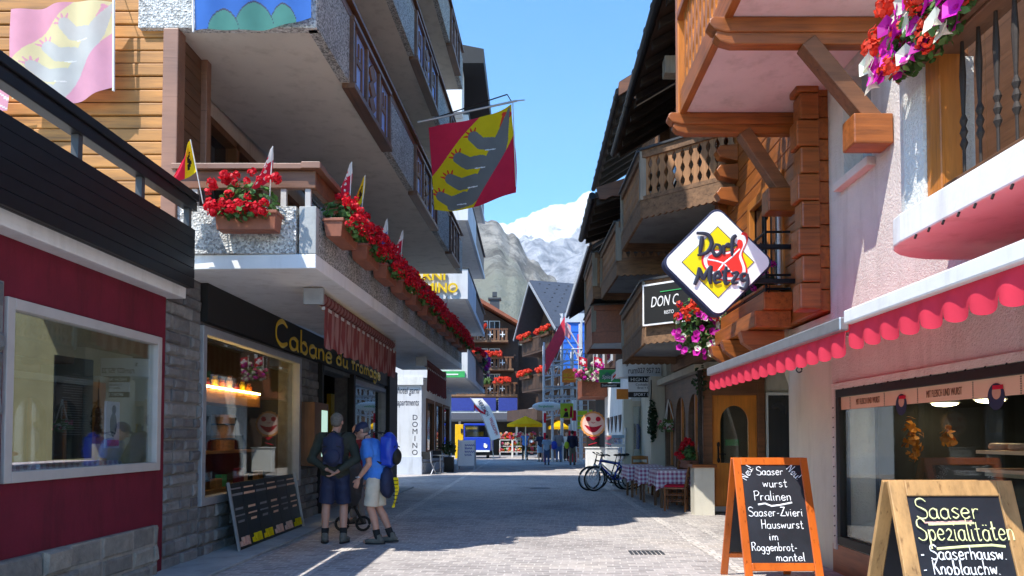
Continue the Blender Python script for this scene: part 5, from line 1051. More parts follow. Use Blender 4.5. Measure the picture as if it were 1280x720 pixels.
bmesh.ops.triangle_fill(bmd, use_beauty=True, use_dissolve=False, edges=ed); gq = bmesh.ops.extrude_face_region(bmd, geom=bmd.faces[:]); bmesh.ops.translate(bmd, verts=[e for e in gq['geom'] if isinstance(e, bmesh.types.BMVert)], vec=(0, .05, 0)); bmesh.ops.recalc_face_normals(bmd, faces=bmd.faces[:])
bmd.verts.index_update(); m.v = [tuple(v.co) for v in bmd.verts]; m.f = [tuple(v.index for v in f.verts) for f in bmd.faces]; m.mi = [0] * len(m.f); bmd.free()
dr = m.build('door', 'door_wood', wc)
m = MB(); m.ext([(x, yD + .03, z) for x, z in ops], (0, .01, 0)); m.build('door_glass', 'glass', dr)
m = MB(); m.box(3.60, 3.63, yD - .03, yD, 1.0, 1.3); m.bar((3.615, yD - .05, 1.12), (3.75, yD - .05, 1.12), .02, .02); m.sph((3.615, yD - .03, 1.3), (.03, .02, .05)); m.sph((3.615, yD - .03, 1.0), (.03, .02, .05)); m.build('door_handle', 'black_metal', dr)
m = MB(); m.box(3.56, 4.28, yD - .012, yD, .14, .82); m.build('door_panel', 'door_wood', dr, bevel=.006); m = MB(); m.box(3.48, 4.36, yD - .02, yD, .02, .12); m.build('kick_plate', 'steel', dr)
m = MB(); m.box(3.8, 4.06, 14.6, 14.62, 1.28, 1.4); m.build('door_notice', 'green_sign', dr)
m = MB(); m.box(3.05, 3.42, 13.95, 14.29, 0, .88); lw = tag(m.build('low_pillar', 'cream'), 'low cream pillar with a wooden cap beside the restaurant door', 'pillar'); m = MB(); m.box(3.0, 3.46, 13.9, 14.32, .88, .94); m.build('cap', 'honey_x', lw, bevel=.01)
m = MB()
for i in range(9): m.tube([(3.2 + .03 * math.sin(i + k * .9), 14.1 + .03 * math.cos(i * 2 + k), .94 + k * .16) for k in range(12)], .016, 5)
v_ = thing('vine', 'dark twisted vine stem growing on the post beside the restaurant door', 'plant', (3.2, 14.1, .94)); m.build('stems', 'dark_wood', v_); m = MB(); leaves(m, (3.2, 14.1, 2.5), (.18, .18, .35), 70, .04); m.build('foliage', 'leaf_dark', v_)
# restaurant street front: brown wood with arched openings
def archwall(x0, x1, y0, y1, z0, z1, arches, mat, name, root):
    bmd = bmesh.new(); ol = [bmd.verts.new((x0, y, z)) for y, z in ((y0, z0), (y1, z0), (y1, z1), (y0, z1))]; ed = [bmd.edges.new((ol[i], ol[(i + 1) % 4])) for i in range(4)]
    for a, b, c, d in arches:
        r = (b - a) / 2; pl = [(a, c), (b, c)] + [((a + b) / 2 + r * math.cos(math.pi * i / 12), d - r + r * math.sin(math.pi * i / 12)) for i in range(13)]
        vl = [bmd.verts.new((x0, y, z)) for y, z in pl]; ed += [bmd.edges.new((vl[i], vl[(i + 1) % len(vl)])) for i in range(len(vl))]
    bmesh.ops.triangle_fill(bmd, use_beauty=True, use_dissolve=False, edges=ed); gq = bmesh.ops.extrude_face_region(bmd, geom=bmd.faces[:]); bmesh.ops.translate(bmd, verts=[e for e in gq['geom'] if isinstance(e, bmesh.types.BMVert)], vec=(x1 - x0, 0, 0)); bmesh.ops.recalc_face_normals(bmd, faces=bmd.faces[:])
    bmd.verts.index_update(); q = MB(); q.v = [tuple(v.co) for v in bmd.verts]; q.f = [tuple(v.index for v in f.verts) for f in bmd.faces]; q.mi = [0] * len(q.f); bmd.free(); return q.build(name, mat, root)
archwall(3.42, 3.6, 14.81, 19.0, 0, 2.75, [(15.1, 16.2, .75, 2.35), (16.5, 17.6, .75, 2.35), (17.85, 18.85, .75, 2.35)], 'brown_y', 'restaurant_front', wc)
for a, b in ((15.1, 16.2), (16.5, 17.6), (17.85, 18.85)): m = MB(); m.box(3.5, 3.52, a, b, .75, 2.35); w = m.build('arched_window', 'glass', wc); m = MB(); m.box(3.44, 3.49, (a + b) / 2 - .04, (a + b) / 2 + .04, .76, 2.33); m.build('mullion', 'honey_z', w)
m = MB(); m.box(3.61, 7, 14.81, 19, 0, .06); m.box(6.9, 7, 14.81, 19, .06, 2.74); m.box(3.61, 6.9, 18.9, 19, .06, 2.74); m.build('restaurant_room', 'room_beige', wc)
m = MB(); m.box(3.25, 8, 14.82, 19.2, 2.752, 2.89); m.build('lintel', 'cream', wc)
# shop beyond: cream pier, window facing the street end, signs
sh = thing('sports_shop', 'cream shop front with hanging black and white signs beyond the restaurant', 'building', (4, 21, 0))
m = MB(); m.box(3.1, 3.5, 19.2, 20.9, 0, 3.0); m.wally(21.0, 21.2, 2.66, 4, 0, 2.45, [(2.9, 3.42, .1, 2.3)]); m.box(3.5, 8, 19.2, 21.5, 0, 5); m.box(2.62, 2.86, 20.94, 21.25, 0, 2.5); m.build('wall', 'cream', sh)
m = MB(); m.box(2.9, 3.42, 21.06, 21.08, .1, 2.3); w = m.build('shop_window', 'glass', sh); m = MB(); m.box(2.9, 3.42, 21.02, 21.05, .1, .75); m.build('white_panel', 'white_paint', sh); m = MB(); m.box(3.15, 3.18, 21.0, 21.05, .76, 2.3); m.build('mullion', 'steel', w)
for i, (x, c) in enumerate(((2.98, 'navy'), (3.07, 'blue_paint'), (3.22, 'grey_cloth'), (3.3, 'yellow_paint'), (3.38, 'light_blue'))):
    m = MB(); m.lathe((x, 21.4, 1.1), [(.05, 0), (.07, .3), (.075, .62), (.03, .72)], 10); tag(m.build('jacket', c), f'{("dark navy", "bright blue", "grey", "yellow", "pale blue")[i]} jacket hanging behind the sports shop window', 'jacket', 'jackets in the sports shop window')
m = MB(); pts = [(2.4, 20.4)] + [(2.95 - .55 * math.cos(R(a)) * 1.0 + .0, 20.4 - .5 * math.sin(R(a))) for a in range(20, 91, 14)] + [(3.75, 19.9), (3.75, 20.9), (2.4, 20.9)]
m.ext([(x, y, 3.06) for x, y in pts], (0, 0, .48)); ca = tag(m.build('canopy_sign', 'sign_white'), 'white rounded canopy sign with a telephone number over the sports shop', 'sign')
text('027 957 22 48', 'lettering', 'sign_ink', ca, ((2.86, 19.885, 3.14), (1, 0, 0), (0, 0, 1)), .2, .01, xscale=.66); text('rum', 'lettering', 'sign_ink', ca, ((2.62, 19.95, 3.13), (1, -.25, 0), (0, 0, 1)), .24, .01, xscale=.62); text('s', 'lettering', 'sign_ink', ca, ((2.56, 20.0, 3.33), (1, -.3, 0), (0, 0, 1)), .2, .01)
hs = thing('hanging_sign', 'stack of three hanging signs headed HIGH NOON below the white canopy', 'sign', (3.05, 19.7, 2.45)); ys = 19.6
for z0, z1, mt, tx, tm, sz_ in ((2.88, 3.03, 'black', 'HIGH NOON', 'sign_white', .13), (2.63, 2.87, 'sign_white', 'Cocktails + Eis\nBrot + Café', 'sign_ink', .085), (2.48, 2.62, 'black', 'SPORT SHOP', 'sign_white', .105)):
    m = MB(); m.box(2.58, 3.46, ys, ys + .05, z0, z1); pn = m.build('panel', mt, hs); text(tx, 'lettering', tm, pn, ((3.02, ys - .004, z1 - sz_ * 1.0), (1, 0, 0), (0, 0, 1)), sz_, .006, align='CENTER')
m = MB(); m.bar((3.46, ys + .02, 2.72), (3.9, ys + .02, 2.72), .03, .03); m.build('bracket', 'steel', hs)
# white shop with pennants
ws = thing('white_shop', 'white shop front with small triangular pennants farther down the street', 'building', (4, 25, 0)); m = MB(); m.box(2.9, 8, 21.6, 29, 0, 3.6); m.build('wall', 'white_wall', ws)
for i in range(5): y = 22.4 + i * 1.2; m = MB(); m.ext([(2.86, y, 2.15), (2.86, y + .7, 2.15), (2.86, y + .35, 1.6)], (.02, 0, 0)); m.build('pennant', 'dark_grey', ws)
m = MB(); m.box(2.87, 2.9, 22.2, 28.6, .25, 1.5); m.build('window_band', 'pane_pale', ws)
m = MB(); m.box(2.55, 2.89, 22.0, 22.05, 2.55, 2.85); tag(m.build('small_sign', 'orange_sign'), 'small orange sign on the corner of the white shop', 'sign')
# next chalets on the right
c2 = thing('carved_chalet', 'chalet with two carved balconies and low eaves beyond the weathered chalet', 'building', (5, 20, 0))
m = MB(); m.box(3.0, 8, 17.1, 21.55, 3.75, 9.2); m.build('wall', 'old_y', c2)
carved(c2, [(3.0, 15.0 + .3), (1.85, 15.5), (1.78, 18.2), (3.0, 18.2)], 4.95, .98); carved(c2, [(3.0, 18.25), (1.6, 18.35), (1.62, 21.2), (3.0, 21.2)], 5.0, .98); 
rb = carved(c2, [(3.0, 18.6), (1.62, 18.9), (1.62, 21.3), (3.0, 21.3)], 3.95, .82, ('red_wood', 'red_wood'), wave=False, solid='red_wood', deck='white_wall')
e = eave(c2, 1.42, 2.9, 16.1, 19.5, 6.6, .5, 'low_eaves'); m = MB(); pts = [(1.44, 6.82), (2.6, 7.2), (2.6, 6.85)] + [(2.6 - 1.1 * t / 8, 6.85 - .28 * t / 8 - .04 * (t % 2)) for t in range(1, 9)]
m.ext([(x, 16.02, z) for x, z in pts], (0, .06, 0)); m.build('gable_board', 'brown_x', e)
e = eave(c2, 2.15, 4.4, 17.4, 24.2, 9.5, 1.4); m = MB(); m.ext([(2.1, 17.3, 9.65), (4.4, 17.3, 11.1), (4.4, 24.2, 11.1), (2.1, 24.2, 9.65)], (0, 0, .1)); m.build('roof', 'slate', e)
m = MB(); m.ext([(2.08, 17.3, 9.4), (4.4, 17.3, 10.8), (4.4, 17.3, 11.1), (2.08, 17.3, 9.7)], (0, -.06, 0)); m.build('verge_board', 'brown_x', e)
c3 = thing('far_chalet', 'shaded far chalet with deep bluish eaves over the flower balcony', 'building', (5, 33, 0)); m = MB(); m.box(3.0, 8, 26, 41, 3.6, 8.6); m.box(3.6, 8, 29.1, 41, 0, 3.6); m.build('wall', 'chalet', c3); e = eave(c3, 2.12, 4.2, 25.5, 41, 8.0, 1.3); m = MB(); m.bar((2.0, 25.4, 8.1), (2.0, 41, 8.1), .06, .3); m.build('verge', 'blue_grey', e)
for y in (27, 30, 33): m = MB(); m.box(2.93, 3.0, y, y + 1.2, 4.2, 5.6); w = m.build('window', 'blue_grey', c3); m = MB(); m.box(2.9, 2.93, y + .12, y + 1.08, 4.3, 5.5); m.build('pane', 'pane', w)
m = MB(); m.box(1.95, 3.0, 27.9, 30.5, 2.95, 3.7); m.build('balcony_box', 'red_wood', c3)
planter('large box of pink and white petunias with Swiss flags on the far wooden balcony', 1.0, (2.15, 27.75, 3.55), 0, None, flowers=60, cols=('pinkish', 'petunia_white', 'magenta'), fr=.075, high=.3, spread=.3, droop=.3, box='red_wood')
for x, lb in ((1.8, 'left'), (2.35, 'right')):
    t = thing('swiss_flag', f'small Swiss flag at the {lb} of the far pink flower box', 'flag', (x, 27.6, 3.9), 'small Swiss flags'); m = MB(); m.cyl((x, 27.6, 3.9), (x, 27.6, 4.45), .015, n=6); m.build('stick', 'curtain', t)
    flagmesh(lambda u, v: 1 if (abs(u - .5) < .11 and abs(v - .5) < .33) or (abs(v - .5) < .11 and abs(u - .5) < .33) else 0, lambda u, v: Vector((x + u * .32, 27.6 + .03 * math.sin(u * 6), 4.1 + v * .32 - .1 * u)), 0, 24, 24).build('cloth', ['flag_red', 'flag_white'], t)
gs = thing('green_hotel_sign', 'green and white hanging board sign with mountain picture above the bicycles', 'sign', onY(762, 476, 24)); a, b = onY(749, 478, 24), onY(777, 462, 24); m = MB(); m.box(a.x, b.x, 24, 24.06, a.z, b.z); m.build('panel', 'green_sign', gs, bevel=.01)
m = MB(); m.ext([(a.x + .02, 23.99, a.z + .1), (a.x + .25, 23.99, a.z + .34), (a.x + .42, 23.99, a.z + .2), (b.x - .02, 23.99, a.z + .38), (b.x - .02, 23.99, a.z + .1)], (0, -.006, 0)); m.build('mountain_mark', 'flag_green', gs); text('Spielhof', 'lettering', 'sign_white', gs, ((a.x + .08, 23.98, a.z + .12), (1, 0, 0), (0, 0, 1)), .17, .006, shear=.2)
m = MB(); m.box(a.x + .04, b.x - .02, 24, 24.05, a.z - .16, a.z - .02); pn = m.build('lower_panel', 'black', gs); text('Steinmatte', 'lettering', 'sign_white', pn, ((a.x + .08, 23.995, a.z - .13), (1, 0, 0), (0, 0, 1)), .11, .006); m = MB(); m.bar((a.x, 24.03, b.z + .03), (2.95, 24.03, b.z + .03), .03, .03); m.build('bracket', 'black_metal', gs)
m = MB(); m.ext([onY(764, 477, 23.6), onY(775, 466, 23.6), onY(776, 458, 23.6), onY(765, 468, 23.6)], (0, .05, 0)); ss = tag(m.build('slanted_sign', 'sign_white'), 'small slanted white sign with a red band above the green sign', 'sign'); m = MB(); m.ext([onY(766, 473.5, 23.58), onY(774.5, 465, 23.58), onY(775, 462, 23.58), onY(766, 470.5, 23.58)], (0, -.005, 0)); m.build('band', 'sign_red', ss)
# awnings of the butcher ---------------------------------------------------------
def awning(name, label, y0, y1, zf, zw, mat_bar):
    t = thing('awning', label, 'awning', (2.2, (y0 + y1) / 2, zf)); xf = 2.2
    m = MB(); m.ext([(xf, y0, zf + .03), (XR - .01, y0, zw), (XR - .01, y0, zw + .012), (xf, y0, zf + .042)], (0, y1 - y0, 0)); m.build('canopy', 'awning_red', t)
    m = MB(); m.box(xf - .075, xf - .005, y0, y1, zf - .01, zf + .085); m.build('front_bar', mat_bar, t, bevel=.012)
    m = MB(); n = int(round((y1 - y0) / .235)); K = 12; H = .19
    for i in range(n * K + 1):
        y = y0 + (y1 - y0) * i / (n * K); s = abs(math.sin(math.pi * i / K)); w = .012 * math.sin(i * .52) ; m.v += [(xf - .03, y, zf - .012), (xf - .035 + w, y, zf - .1), (xf - .03 + w * 1.6, y, zf - H + .075 - .075 * s ** .6)]
    for i in range(n * K):
        for k in (0, 1): m.f.append((i * 3 + k, i * 3 + 3 + k, i * 3 + 4 + k, i * 3 + 1 + k)); m.mi.append(0)
    m.build('valance', 'awning_red', t, smooth=True)
    m = MB(); 
    for y in (y0 + .5, y1 - .5): m.bar((xf + .02, y, zf + .0), (XR - .02, y, zw - .12), .03, .03)
    m.build('arm', 'grey_metal', t)
    m = MB(); m.torus((xf - .03, y0 + .9, zf - .2), .022, .006, Matrix.Rotation(R(90), 3, 'X'), 14, 6); m.build('crank_eye', 'black_metal', t)
awning('awning', 'red scalloped awning with a grey bar over the pavement by the corner pillar', 5.14, 9.0, 2.19, 2.5, 'steel'); awning('awning', 'red scalloped awning with a white front bar nearest the camera', 1.6, 5.07, 2.22, 2.53, 'white_paint')
# sign of the butcher -------------------------------------------------------------
YD = 8.55; c = onY(897, 328, YD); rr_ = abs(onY(967, 328, YD).x - c.x)
dm = thing('butcher_sign', 'diamond shaped white and yellow butcher sign reading Dorf Metzg with a red chop', 'sign', (c.x, YD, c.z - rr_))
def diamond(r, cut, rd=6):
    out = []
    for k in range(4):
        a = R(90 * k); cx, cz = (r - cut * 1.414) * math.cos(a), (r - cut * 1.414) * math.sin(a)
        for i in range(rd + 1): b = a + R(-45 + 90 * i / rd); out.append((cx + cut * math.cos(b), cz + cut * math.sin(b)))
    return out
m = MB(); m.ext([(c.x + x, YD, c.z + z) for x, z in diamond(rr_ + .02, .11)], (0, .16, 0)); m.build('case', 'navy', dm, bevel=.01)
m = MB(); m.ext([(c.x + x, YD, c.z + z) for x, z in diamond(rr_ - .015, .10)], (0, -.012, 0)); m.build('face', 'sign_white', dm)
m = MB(); h = rr_ * .63; m.ext([(c.x - h, YD - .012, c.z), (c.x, YD - .012, c.z - h), (c.x + h, YD - .012, c.z), (c.x, YD - .012, c.z + h)], (0, -.004, 0)); m.build('yellow_diamond', 'sign_yellow', dm)
h += .008; m = MB(); m.tube([(c.x - h, YD - .014, c.z), (c.x, YD - .014, c.z - h), (c.x + h, YD - .014, c.z), (c.x, YD - .014, c.z + h)], .005, 6, closed=True); m.build('yellow_edge', 'sign_ink', dm)
u = rr_ / 70
def S(px, py): return (c.x + (px - 897) * u, c.z - (py - 328) * u)
chop = [(916, 313), (922, 306), (924, 298), (926, 294), (931, 296), (932, 303), (928, 312), (926, 320), (930, 332), (931, 340), (927, 346), (914, 350), (900, 349), (889, 342), (881, 334), (879, 324), (884, 317), (896, 314), (906, 316)]
def sm(pl, k=4):
    n = len(pl); o = []
    for i in range(n):
        a, b, c_, d = pl[i - 1], pl[i], pl[(i + 1) % n], pl[(i + 2) % n]
        for j in range(k): t = j / k; o.append(tuple(.5 * (2 * b[x] + (c_[x] - a[x]) * t + (2 * a[x] - 5 * b[x] + 4 * c_[x] - d[x]) * t * t + (3 * b[x] - a[x] - 3 * c_[x] + d[x]) * t ** 3) for x in (0, 1)))
    return o
ctr = (906, 331)
def plate(pl, y, th, mat, name):
    q = MB(); q.ext([(S(*p)[0], y, S(*p)[1]) for p in sm(pl)], (0, -th, 0)); q.build(name, mat, dm)
def shrink(pl, k, cx=ctr): return [(cx[0] + (x - cx[0]) * k, cx[1] + (y - cx[1]) * k) for x, y in pl]
plate(shrink(chop, 1.1), YD - .017, .003, 'sign_red', 'chop_outline'); plate(chop, YD - .021, .003, 'sign_white', 'chop_fat'); plate(shrink(chop, .84), YD - .025, .003, 'sign_red', 'chop_meat')
q = MB(); 
for pl in ([(884, 325), (895, 327), (904, 330)], [(904, 330), (914, 322), (924, 312)], [(905, 331), (912, 340), (920, 347)], [(903, 331), (897, 339), (890, 343)]): q.tube([(S(*p)[0], YD - .029, S(*p)[1]) for p in pl], .009, 6, flat=(0, 1, 0))
q.build('chop_bone', 'sign_white', dm)
def brush(strokes):
    q = MB()
    for st, w in strokes:
        pl = crom(st, 5); n = len(pl); q.tube([(S(*p)[0], YD - .034, S(*p)[1]) for p in pl], [u * w * 1.12 * (.6 + .55 * math.sin(math.pi * min(1, (i + 1.2) / (n + .4)))) for i in range(n)], 8, flat=(0, 1, 0))
    return q
br = brush([([(877, 296), (876, 306), (874, 318)], 2.4), ([(870, 292), (884, 294), (889, 305), (883, 316), (871, 320)], 2.2), ([(894, 307), (890, 313), (894, 320), (900, 316), (899, 308), (893, 306)], 1.9), ([(904, 307), (904, 319)], 2), ([(904, 311), (909, 306), (912, 308)], 1.8), ([(920, 295), (915, 300), (914, 320)], 2.2), ([(908, 309), (921, 307)], 1.7)])
br.build('lettering', 'sign_ink', dm)
br = brush([([(867, 357), (872, 345), (873, 335)], 2.2), ([(873, 336), (876, 345), (878, 351)], 2.2), ([(878, 351), (882, 342), (888, 333)], 2), ([(888, 333), (886, 345), (887, 356)], 2.4), ([(892, 349), (899, 347), (897, 341), (892, 345), (893, 354), (900, 353)], 1.9), ([(907, 334), (905, 345), (906, 355), (911, 353)], 2.1), ([(901, 341), (912, 339)], 1.7), ([(913, 343), (921, 342), (914, 354), (922, 354)], 1.8), ([(932, 343), (926, 344), (926, 351), (932, 350), (933, 343)], 1.8), ([(933, 343), (933, 355), (929, 362), (923, 360)], 2)])
br.build('lettering', 'sign_ink', dm)
m = MB(); m.bar((c.x + .1, YD + .08, c.z + .2), (3.2, YD + .08, c.z + .2), .05, .05); m.bar((c.x + .1, YD + .08, c.z - .2), (3.2, YD + .08, c.z - .2), .05, .05); m.build('bracket', 'black_metal', dm)
# DON ... board on the lower carved balcony
uu = Vector((1.21, -1.05, 0)).normalized(); p0 = Vector((1.99, 12.8, 0)); nn = Vector((-uu.y, uu.x, 0)) * -1
if nn.y > 0: nn = -nn
P0 = p0 + uu * .03 + nn * .10; m = MB(); m.ext([P0 + Vector((0, 0, 3.32)), P0 + uu * 1.45 + Vector((0, 0, 3.32)), P0 + uu * 1.45 + Vector((0, 0, 4.02)), P0 + Vector((0, 0, 4.02))], nn * .05); dn = tag(m.build('restaurant_sign', 'sign_white'), 'black restaurant board reading DON on the lower carved balcony', 'sign')
m = MB(); m.ext([P0 + nn * .051 + uu * .03 + Vector((0, 0, 3.35)), P0 + nn * .051 + uu * 1.42 + Vector((0, 0, 3.35)), P0 + nn * .051 + uu * 1.42 + Vector((0, 0, 3.99)), P0 + nn * .051 + uu * .03 + Vector((0, 0, 3.99))], nn * .004); m.build('panel', 'black', dn)
fr_ = (P0 + nn * .058 + uu * .16 + Vector((0, 0, 3.62)), uu, (0, 0, 1)); text('DON C', 'lettering', 'sign_white', dn, fr_, .25, .006, shear=.25, xscale=.62)
text('RISTO', 'lettering', 'sign_white', dn, (P0 + nn * .058 + uu * .42 + Vector((0, 0, 3.48)), uu, (0, 0, 1)), .085, .004, xscale=.8); m = MB(); a = P0 + nn * .06 + Vector((0, 0, 3.86)); m.bar(a + uu * .35, a + uu * .75, .012, .012); m.build('green_line', 'green_sign', dn)
m = MB(); m.bar(a + uu * .75, a + uu * 1.1, .012, .012); m.build('white_line', 'sign_white', dn)
hb = thing('hanging_flowers', 'hanging mass of magenta, white and scarlet petunias under the diamond sign', 'flower basket', onY(868, 442, 11.4)); cc = onY(868, 408, 11.4)
m = MB(); m.lathe((cc.x + .05, 11.5, cc.z + .05), [(.08, -.2), (.2, .0), (.2, .03)], 14); m.build('basket', 'black', hb); m = MB(); leaves(m, (cc.x + .02, 11.4, cc.z), (.34, .28, .46), 420, .045); leaves(m, (cc.x + .38, 11.45, cc.z - .1), (.3, .25, .42), 300, .04); m.build('foliage', 'leaf', hb)
def scatter(mat, n, fr, zlo, zhi, xo=0, kind=1):
    m = MB()
    for i in range(n):
        z = rnd.uniform(zlo, zhi); w = .34 * math.sqrt(max(.1, 1 - (z / .52) ** 2)); a = rnd.uniform(-1.5, 1.5); p = (cc.x + xo + w * math.sin(a), 11.38 - .3 * math.cos(a), cc.z + z)
        if kind: trumpet(m, p, (math.sin(a) + rnd.uniform(-.4, .4), -1, rnd.uniform(-.2, .5)), fr * rnd.uniform(.8, 1.15))
        else: head(m, p, fr, 18)
    m.build('blooms', mat, hb)
scatter('coral', 26, .06, .08, .45, 0, 0); scatter('magenta', 34, .055, -.5, .45); scatter('petunia_white', 22, .045, -.55, .1, .04); scatter('magenta', 5, .055, -.35, 0, .5)
m = MB()
for dx in (-.15, .15): m.cyl((cc.x + .05 + dx, 11.5, cc.z + .08), (cc.x + .05, 11.5, cc.z + .75), .006, n=5)
m.build('chain', 'black_metal', hb)
# ------------------------------------------------------------ chalk boards
def aboard(name, label, x0, w, ytop, spread, ztop, mat, fw, zbot):
    t = thing(name, label, 'chalkboard', (x0 + w / 2, ytop, 0)); u = Vector((0, spread, ztop)).normalized(); Ln = math.hypot(spread, ztop); org = Vector((x0, ytop - spread, 0)); r = Vector((1, 0, 0)); n = r.cross(u)
    def F(a, b, d=0): return org + r * a + u * b + n * d
    q = MB()
    for a, b in ((0, fw), (w - fw, w)): q.ext([F(a, 0), F(b, 0), F(b, Ln), F(a, Ln)], n * .028)
    q.ext([F(fw, Ln - fw), F(w - fw, Ln - fw), F(w - fw, Ln), F(fw, Ln)], n * .028); q.ext([F(fw, zbot), F(w - fw, zbot), F(w - fw, zbot + fw), F(fw, zbot + fw)], n * .028); q.build('frame', mat, t, bevel=.005)
    q = MB(); q.ext([F(fw - .01, zbot + fw - .01, .004), F(w - fw + .01, zbot + fw - .01, .004), F(w - fw + .01, Ln - fw + .01, .004), F(fw - .01, Ln - fw + .01, .004)], n * .012); q.build('slate', 'chalkboard', t)
    u2 = Vector((0, -spread, ztop)).normalized(); o2 = Vector((x0, ytop + spread + .03, 0)); n2 = Vector((0, ztop, spread)).normalized()
    def B(a, b): return o2 + r * a + u2 * b
    q = MB()
    for a, b in ((0, fw), (w - fw, w)): q.ext([B(a, 0), B(b, 0), B(b, Ln), B(a, Ln)], n2 * .028)
    q.ext([B(fw, zbot), B(w - fw, zbot), B(w - fw, zbot + fw), B(fw, zbot + fw)], n2 * .028); q.ext([B(fw, Ln - fw), B(w - fw, Ln - fw), B(w - fw, Ln), B(fw, Ln)], n2 * .028); q.build('back_frame', mat, t, bevel=.005)
    q = MB(); q.ext([B(fw - .01, zbot + .05), B(w - fw + .01, zbot + .05), B(w - fw + .01, Ln - .05), B(fw - .01, Ln - .05)], n2 * .012); q.build('back_slate', 'chalkboard', t)
    return t, F, u, r, n, Ln
t, F, u, r, n, Ln = aboard('chalkboard', 'bright orange framed chalkboard listing Saaserwurst and Pralinen by the corner pillar', 2.01, .735, 7.48, .45, 1.235, 'board_frame', .075, .20)
def line(F, r, u, s, x, b, w, size, mat, m, wd, rot=0):
    m = MB()
    rr_, uu_ = (r * math.cos(rot) + u * math.sin(rot), u * math.cos(rot) - r * math.sin(rot)); hand(m, s, (F(x, b, .020 if mat == 'chalk' else .030), rr_, uu_), size, wd, width=w, jit=.02); return m.build('chalk_line', mat, t)
def edge(y): return 914 + 16 * (y - 572) / 148
m = MB()
for s, xl, xr, y, size in (('Saaser', 944, 977, 595, .085), ('wurst', 952, 982, 610, .09), ('Pralinen', 941, 987, 626, .095), ('Saaser-Zvieri', 934, 1001, 645, .09), ('Hauswurst', 950, 1002, 659.5, .088), ('im', 960, 971, 673, .08), ('Roggenbrot-', 938, 994, 685.5, .082), ('mantel', 968, 1004, 697, .08)):
    k = 125 + 7 * (y - 572) / 148; line(F, r, u, s, (xl - edge(y)) / k, Ln - (y - 573.5) / 121, (xr - xl) / k, size, 'chalk', None, .0038)
line(F, r, u, 'Neu!', .115, Ln - .235, .15, .085, 'chalk', None, .0036, R(58)); line(F, r, u, 'Neu!', .515, Ln - .115, .15, .085, 'chalk', None, .0036, R(-50))
m = MB(); m.tube([F(.20, Ln - .475, .019), F(.27, Ln - .465, .019), F(.33, Ln - .49, .019), F(.42, Ln - .478, .019), F(.53, Ln - .455, .019)], .0085, 6, flat=n); m.build('chalk_underline', 'chalk', t)
t, F, u, r, n, Ln = aboard('chalkboard', 'pale wooden framed chalkboard reading Saaser Spezialitäten nearest the camera', 1.985, .685, 4.2, .42, 1.2, 'old_frame', .088, .18)
m = MB(); line(F, r, u, 'Saaser', .115, Ln - .215, .345, .112, 'chalk_yellow', None, .0038); line(F, r, u, 'Spezialitäten', .105, Ln - .335, .52, .118, 'chalk_yellow', None, .0038)
m.tube([F(.20, Ln - .378, .019), F(.35, Ln - .366, .019), F(.5, Ln - .358, .019), F(.57, Ln - .366, .019)], .007, 6, flat=n); m.build('chalk_underline', 'chalk_yellow', t); m = MB(); m.tube([F(.18, Ln - .246, .019), F(.3, Ln - .242, .019), F(.43, Ln - .238, .019)], .006, 6, flat=n); m.build('chalk_underline', 'chalk_yellow', t)
m = MB(); m.tube([F(.16, Ln - .236, .0185), F(.3, Ln - .231, .0185), F(.42, Ln - .227, .0185)], .0045, 6, flat=n); m.build('chalk_underline', 'chalk_pink', t)
line(F, r, u, '- Saaserhausw.', .105, Ln - .435, .46, .078, 'chalk', None, .0038); line(F, r, u, '- Knoblauchw.', .105, Ln - .515, .41, .078, 'chalk', None, .0038)

# inside the butcher's window
for y, lb in ((7.6, 'farther'), (6.85, 'nearer')):
    t = thing('ceiling_lamp', lb + ' glowing dome lamp inside the butcher window', 'lamp', (4.2, y, 1.79), 'lamps inside the butcher shop'); m = MB(); m.lathe((4.2, y, 1.79), [(.14, 0), (.12, .05), (.06, .1), (.02, .12), (.015, .8)], 18); m.build('shade', 'white_paint', t); m = MB(); m.lathe((4.2, y, 1.775), [(.02, -.02), (.09, -.01), (.12, .004)], 18); m.build('bulb', 'lamp_glow', t)
t = thing('corn_bunch', 'bunch of orange dried corn hanging in the butcher window', 'decoration', (3.75, 6.6, .9)); m = MB(); leaves(m, (3.95, 7.75, 1.42), (.1, .1, .24), 70, .04); leaves(m, (3.95, 7.1, 1.45), (.06, .07, .12), 30, .04); leaves(m, (3.7, 7.55, .75), (.1, .16, .3), 110, .05); leaves(m, (3.7, 7.3, .5), (.1, .3, .1), 60, .05); m.build('husks', 'corn', t)
t = thing('meat_counter', 'dark butcher counter with a pale top rail seen through the window', 'counter', (5.4, 5.2, .3)); m = MB(); m.box(4.7, 5.4, 4.2, 7.7, .3, 1.05); m.build('body', 'dark_grey', t, bevel=.02); m = MB(); m.box(4.65, 5.45, 4.2, 7.7, 1.052, 1.1); m.build('top', 'steel', t); m = MB(); m.box(4.0, 4.4, 4.8, 6.75, 1.30, 1.33); m.box(4.0, 4.4, 4.8, 6.75, 1.14, 1.17); m.build('rack', 'cream_sign', t)
for k in range(6): m = MB(); m.torus((4.15, 5.25 + k * .27, 1.365), .085, .03, None, 16, 8); tag(m.build('sausage_ring', 'skin'), 'ring of sausage lying on the upper rack in the butcher window', 'sausage', 'sausage rings on the rack')

